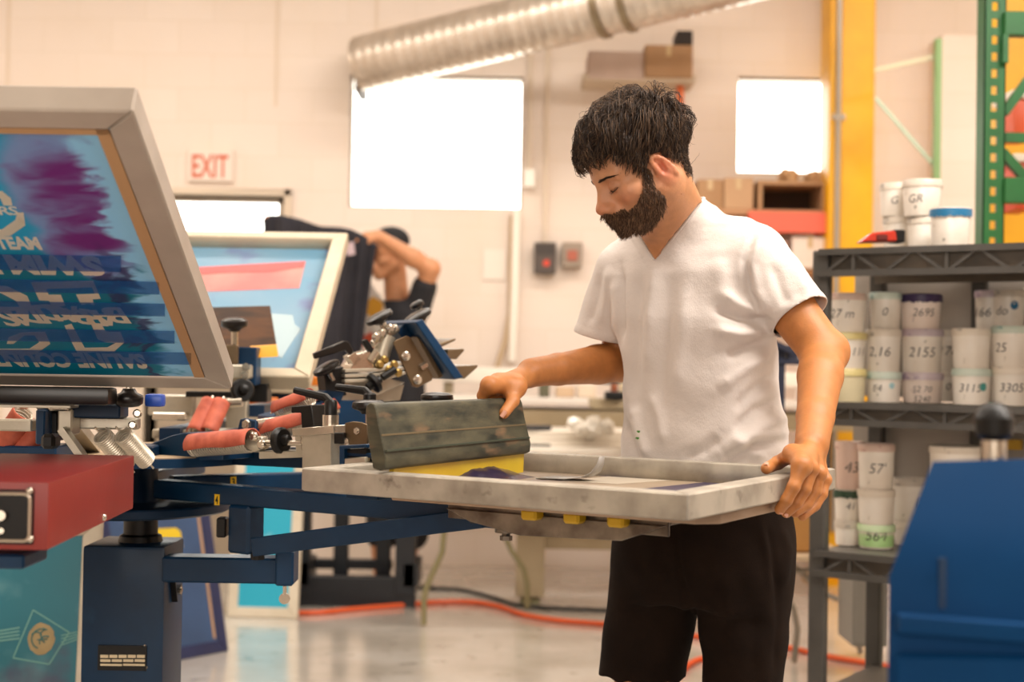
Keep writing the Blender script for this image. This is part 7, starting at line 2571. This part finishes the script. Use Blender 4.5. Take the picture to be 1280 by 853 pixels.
# ---- shorts
so = Ops()
so.stack([(npv(P(880, 585, 2.87)), .160, .120), (npv(P(880, 620, 2.87)), .176, .132), (npv(P(879, 660, 2.88)), .184, .136), (npv(P(877, 710, 2.88)), .186, .134), (npv(P(875, 750, 2.88)), .17, .12)], L_DIR, F_DIR, .05)
so.cap(npv(P(927, 700, 2.84)), npv(P(930, 790, 2.83)), .096, .085, .035)
so.cap(npv(P(930, 790, 2.83)), npv(P(927, 905, 2.83)), .085, .074, .02)
so.cap(npv(P(826, 705, 2.94)), npv(P(810, 790, 2.94)), .096, .089, .035)
so.cap(npv(P(810, 790, 2.94)), npv(P(794, 905, 2.94)), .089, .090, .02)
Vp, Qp = extract(so, .006)
Vp = smooth_mesh(Vp, Qp, 3, .5)
Np = normals(Vp, Qp)
pp, _ = to_px(Vp)
fc_ = (Np * (npv(CAM_P) - Vp)).sum(1) > 0
dp = np.zeros(len(Vp))
for poly, w_, a_ in (([(840, 655), (850, 720), (872, 775)], 6, -.006), ([(958, 655), (966, 690), (972, 740)], 4, -.004), ([(951, 655), (960, 700), (964, 750)], 5, .003), ([(820, 660), (815, 740), (800, 840)], 14, .004),
                     ([(900, 700), (910, 770), (915, 850)], 14, .005), ([(975, 655), (985, 690), (978, 740)], 6, .006), ([(940, 760), (945, 850)], 10, -.004), ([(875, 700), (860, 740), (850, 800)], 10, .005), ([(970, 700), (972, 780), (968, 850)], 4, -.003)):
    d_, s_ = seg_dist(pp, poly)
    dp += a_ * np.exp(-(d_ / w_) ** 2) * np.clip(np.minimum(s_, 1 - s_) * 5, .2, 1) * fc_
dp += .0018 * np.sin(Vp[:, 2] * 48 + 3 * np.sin(Vp[:, 0] * 25)) * np.sin(Vp[:, 0] * 35)
Vp = Vp + Np * dp[:, None]
zh = npv(P(800, 843, 2.94))[2]
fp = np.minimum(Vp[:, 2] - zh - .05 * (Vp[:, 0] - .27) * -1 * .3 - .003 * np.sin(Vp[:, 0] * 160), npv(P(880, 588, 2.87))[2] - Vp[:, 2])
Vp2, Tp2, fp2 = clip_mesh(Vp, tris(Qp), fp)
m_shorts = M('brown_corduroy', '#1f130b', .9, col2='#170d07', vscale=10, bump=.5, bscale=500, spec=.15)
shorts = np_mesh('shorts', Vp2, Tp2, m_shorts, man, 'dark brown corduroy shorts with raw hems')
md = shorts.modifiers.new('thickness', 'SOLIDIFY'); md.thickness = .003; md.offset = -1
m_shoe = M('dark_shoe', '#2b2523', .6)
for a_, nm in ((ankL, 1), (ankR, 2)):
    sh_ = Ops()
    sh_.cap(a_ + np.array([0, 0, -.045]) - F_DIR * .03, a_ + F_DIR * .17 + np.array([0, 0, -.055]), .042, .036, .02)
    sh_.cap(a_, a_ + np.array([0, 0, -.04]), .044, .046, .02)
    sv, sq_ = extract(sh_, .007)
    sv[:, 2] = np.maximum(sv[:, 2], .002)
    np_mesh('shoe', sv, sq_, m_shoe, man)
# finger nails of both hands
m_nail = M('finger_nail', '#d9a088', .3)
def nail(c, n_, along, r):
    n_ = Vector(n_).normalized(); al = Vector(along); al = (al - n_ * al.dot(n_)).normalized()
    sd_ = n_.cross(al)
    c = Vector(c)
    vs2 = []
    for i in range(4):
        for j in range(5):
            u_, w_ = (i / 3 - .5) * 1.7, (j / 4 - .5) * 1.5
            vs2.append(c + al * u_ * r + sd_ * math.sin(w_) * r * .8 + n_ * (math.cos(w_) - .75) * r * .9 * (1 - .06 * u_))
    fs2 = [(i * 5 + j, i * 5 + j + 1, i * 5 + j + 6, i * 5 + j + 5) for i in range(3) for j in range(4)]
    MB().add(vs2, fs2).build('nail', m_nail, man, angle=180)
tocam = -npv(ray(630, 517))
tocam /= np.linalg.norm(tocam)
nail(thr[3] + tocam * .0085 + (thr[3] - thr[2]) * .06, tocam, thr[3] - thr[2], .0078)
tl_ = th[3] - th[2]; tl_ /= np.linalg.norm(tl_)
nail(th[3] + np.array([0, 0, .0082]) + tl_ * .002, np.array([-.2, -.25, .95]), tl_, .0070)
for a_, b_ in ((rail(975, 637, -.004), rail(983, 626, .010)), (rail(983, 641, -.004), rail(996, 629, .011))):
    dd_ = a_ - b_; dd_ /= np.linalg.norm(dd_)
    nn_ = tocam * .8 + npv(UU) * .6 + np.array([-.2, 0, -.1]); nn_ /= np.linalg.norm(nn_)
    nail(a_ + nn_ * .0078 + dd_ * .002, nn_, dd_, .0066)

# ------------------------------------------------------------------ the man behind with the black garment
D2 = 7.5
m2 = thing('person', 'man in a black cap and black printed T-shirt lifting a dark garment at the back', 'person', (P(495, 600, D2).x, D2, 0))
b2_ = Ops()
tc2 = -npv(ray(492, 322)); tc2[2] = 0; tc2 /= np.linalg.norm(tc2)
lf2 = np.array([tc2[1], -tc2[0], 0]); lf2 = lf2 if lf2[0] < 0 else -lf2
f2 = math.cos(math.radians(60)) * tc2 + math.sin(math.radians(60)) * lf2
x2 = f2 * math.cos(.18) + np.array([0, 0, -1]) * math.sin(.18)
z2_ = f2 * math.sin(.18) + np.array([0, 0, 1]) * math.cos(.18)
R2 = np.stack([x2, np.cross(z2_, x2), z2_], 1)
O2 = npv(P(487, 322, D2))
W2h = head_ops(b2_, O2, R2, 1.08)
b2_.cap(W2h(-.02, 0, -.04), npv(P(496, 372, D2 + .05)), .06, .065, .03)
fd2 = np.array([-.6, -.8, 0]); ld2 = np.array([.8, -.6, 0])
sh2, sh2r = npv(P(522, 386, D2 - .05)), npv(P(470, 388, D2 + .12))
el2, wr2 = npv(P(538, 336, D2 - .12)), npv(P(474, 296, D2 - .22))
b2_.cap(sh2, el2, .055, .048, .03)
b2_.cap(el2, el2 + (wr2 - el2) * .35, .047, .045, .03)
b2_.cap(el2 + (wr2 - el2) * .35, wr2, .045, .031, .03)
for k in range(4):
    m_ = wr2 + np.array([-.065, -.02 - .0 * k, .004 + .010]) + np.array([-.004 * k, -.018 * k + .03, -.008 * k])
    b2_.cap(wr2 + np.array([-.01, 0, 0]), m_, .022, .014, .02)
    b2_.chain([m_, m_ + np.array([-.030, 0, -.014]), m_ + np.array([-.034, .01, -.042])], [.012, .011, .010], .006)
b2_.chain([wr2 + np.array([-.02, -.02, -.01]), wr2 + np.array([-.05, -.03, -.03]), wr2 + np.array([-.08, -.02, -.038])], [.018, .014, .011], .01)
er2, wrr2 = npv(P(410, 330, D2 + .02)), npv(P(352, 286, D2 - .2))
b2_.cap(sh2r, er2, .05, .044, .03); b2_.cap(er2, wrr2, .043, .03, .03)
hr2 = npv(P(338, 274, D2 - .2))
b2_.cap(wrr2, hr2 + np.array([.01, 0, -.005]), .026, .024, .02, flat=(0, 1, 0), ratio=.8)
for k in range(4):
    m_ = hr2 + np.array([-.012, .02 - .016 * k, .006])
    b2_.chain([hr2, m_, m_ + np.array([-.016, -.004, -.024])], [.015, .012, .010], .008)
b2_.chain([hr2 + np.array([.012, -.02, 0]), hr2 + np.array([-.002, -.035, -.02])], [.012, .010], .008)
T2 = [(npv(P(497, 385, D2)), .14, .08), (npv(P(496, 420, D2)), .15, .1), (npv(P(496, 500, D2)), .14, .1), (npv(P(496, 560, D2)), .15, .11)]
b2_.stack(T2, ld2, fd2, .03)
for s_, px in ((1, 515), (-1, 478)):
    h_ = npv(P(px - 3 * s_, 560, D2)); a_ = npv(P(px, 560, D2)); a_[2] = .09
    kn = (h_ + a_) / 2 + fd2 * .02
    b2_.cap(h_, kn, .075, .055, .03); b2_.cap(kn, kn * .65 + a_ * .35, .055, .056, .03); b2_.cap(kn * .65 + a_ * .35, a_, .056, .038, .03)
v_, q_ = extract(b2_, .0075)
c2 = np.tile(np.array(lin('#c68a62')), (len(v_), 1))
np_mesh('body', v_, q_, skin_material('skin_tan_far', None), m2, color=c2)
t2 = Ops()
t2.stack([(npv(P(497, 376, D2)), .11, .07), (npv(P(497, 392, D2)), .155, .095), (npv(P(496, 425, D2)), .165, .115), (npv(P(496, 500, D2)), .16, .118), (npv(P(496, 590, D2)), .17, .125)], ld2, fd2, .03)
t2.cap(sh2, sh2 * .45 + el2 * .55, .07, .066, .03)
t2.cap(sh2r, sh2r * .45 + er2 * .55, .066, .062, .03)
v_, q_ = extract(t2, .009)
v_ = smooth_mesh(v_, q_, 2)
m_blk = M('black_cotton', '#1c1b1f', .9, col2='#222126', vscale=8)
np_mesh('t_shirt', v_, q_, m_blk, m2, 'black T-shirt')
gp = Ops()
def patch(px, py, rx_, ry_, col_, name, d=0.0):
    a_ = at_plane(px, py, Vector(npv(P(496, 430, D2)) + fd2 * (.122 + d)), Vector(fd2))
    R_ = np.stack([ld2, [0, 0, 1], fd2], 1)
    MB().add([a_ + Vector(ld2) * (rx_ * math.cos(k * PI / 8)) * (1 + .15 * math.sin(k * 2.3)) + Vector((0, 0, 1)) * (ry_ * math.sin(k * PI / 8)) * (1 + .12 * math.cos(k * 3.1)) for k in range(16)], [tuple(range(16))]).build('shirt_print', M(name, col_, .7), m2, angle=0)
patch(464, 400, .095, .17, '#c8bcb2', 'print_grey')
patch(466, 384, .07, .05, '#c98f22', 'print_amber', .004)
patch(462, 428, .05, .05, '#c04a2c', 'print_red', .004)
patch(472, 408, .03, .04, '#d9d2c8', 'print_white', .006)
p2 = Ops()
p2.stack([(npv(P(496, 560, D2)), .165, .12), (npv(P(496, 600, D2)), .17, .125)], ld2, fd2, .03)
for s_, px in ((1, 515), (-1, 478)):
    h_ = npv(P(px - 3 * s_, 585, D2)); a_ = npv(P(px, 668, D2))
    p2.cap(h_, a_, .092, .088, .03)
v_, q_ = extract(p2, .011)
np_mesh('shorts', v_, q_, m_blk, m2, 'long black shorts')
for s_, px in ((1, 515), (-1, 478)):
    a_ = npv(P(px, 560, D2)); a_[2] = .07
    s2_ = Ops(); s2_.cap(a_ + np.array([0, 0, -.03]) - fd2 * .03, a_ + fd2 * .17 + np.array([0, 0, -.038]), .042, .034, .02)
    v_, q_ = extract(s2_, .01); v_[:, 2] = np.maximum(v_[:, 2], .002)
    np_mesh('shoe', v_, q_, M('pale_shoe', '#cfc4b6', .6), m2)
cp = Ops()
cp.ell(W2h(-.012, 0, .075), np.array([.104, .088, .075]) * 1.08, R2, .01)
v_, q_ = extract(cp, .007)
l_ = (v_ - O2) @ R2
v_, tq, _ = clip_mesh(v_, tris(q_), l_[:, 2] - .055)
np_mesh('cap', v_, tq, M('black_cap', '#17161a', .8), m2, 'black cap')
br_ = [W2h(.085, -.06, .062), W2h(.135, -.045, .052), W2h(.155, 0, .048), W2h(.135, .045, .052), W2h(.085, .06, .062), W2h(.085, 0, .075)]
mb = MB(); mb.add([Vector(q) for q in br_] + [Vector(q) + Vector((0, 0, .006)) for q in br_], [(0, 1, 2, 5), (5, 2, 3, 4), (6, 11, 8, 7), (11, 10, 9, 8)] + [(i, (i + 1) % 6, 6 + (i + 1) % 6, 6 + i) for i in range(6)])
mb.build('cap_brim', M('black_cap', '#17161a'), m2)
# the garment hangs from both hands
top = [(331, 274), (338, 268), (352, 269), (375, 274), (400, 283), (425, 284), (440, 287), (458, 296), (470, 306)]
bot = [(318, 500), (330, 502), (345, 505), (368, 508), (392, 508), (412, 506), (428, 503), (440, 498), (446, 490)]
nu, nv = 48, 40
vs2, fs2 = [], []
for j in range(nv):
    v__ = j / (nv - 1)
    for i in range(nu):
        u__ = i / (nu - 1) * 8
        k = min(7, int(u__)); t = u__ - k
        a_ = np.array(top[k]) * (1 - t) + np.array(top[k + 1]) * t
        b_ = np.array(bot[k]) * (1 - t) + np.array(bot[k + 1]) * t
        q = a_ * (1 - v__) + b_ * v__
        if i == nu - 1 or i == nu - 2:
            q = q + np.array([0, 0])
        d_ = D2 - .26 + .035 * math.sin(u__ * 2.1 + v__ * 1.3) * (.3 + v__) + .015 * math.sin(u__ * 5.3 + 1.7 * v__) - .05 * math.sin(PI * min(1, u__ / 8))
        vs2.append(P(q[0], q[1], d_))
for j in range(nv - 1):
    for i in range(nu - 1):
        fs2.append((j * nu + i, j * nu + i + 1, (j + 1) * nu + i + 1, (j + 1) * nu + i))
gmt = thing('garment', 'dark charcoal garment held up by the man at the back', 'garment', P(400, 400, D2 - .25))
g_ = MB().add(vs2, fs2).build('cloth', M('charcoal_knit', '#232127', .9, col2='#2b2930', vscale=6), gmt, angle=180)
md = g_.modifiers.new('thickness', 'SOLIDIFY'); md.thickness = .006
p_ = [P(432, 305, D2 - .33), P(442, 302, D2 - .33), P(444, 318, D2 - .33), P(434, 320, D2 - .33)]
mb = MB(); mb.add(p_ + [q + Vector((0, .002, 0)) for q in p_], [(0, 1, 2, 3), (7, 6, 5, 4), (0, 4, 5, 1), (1, 5, 6, 2), (2, 6, 7, 3), (3, 7, 4, 0)]).build('label_patch', M('pinkish_patch', '#b9a3a8', .7), gmt, 'pale pinkish patch')
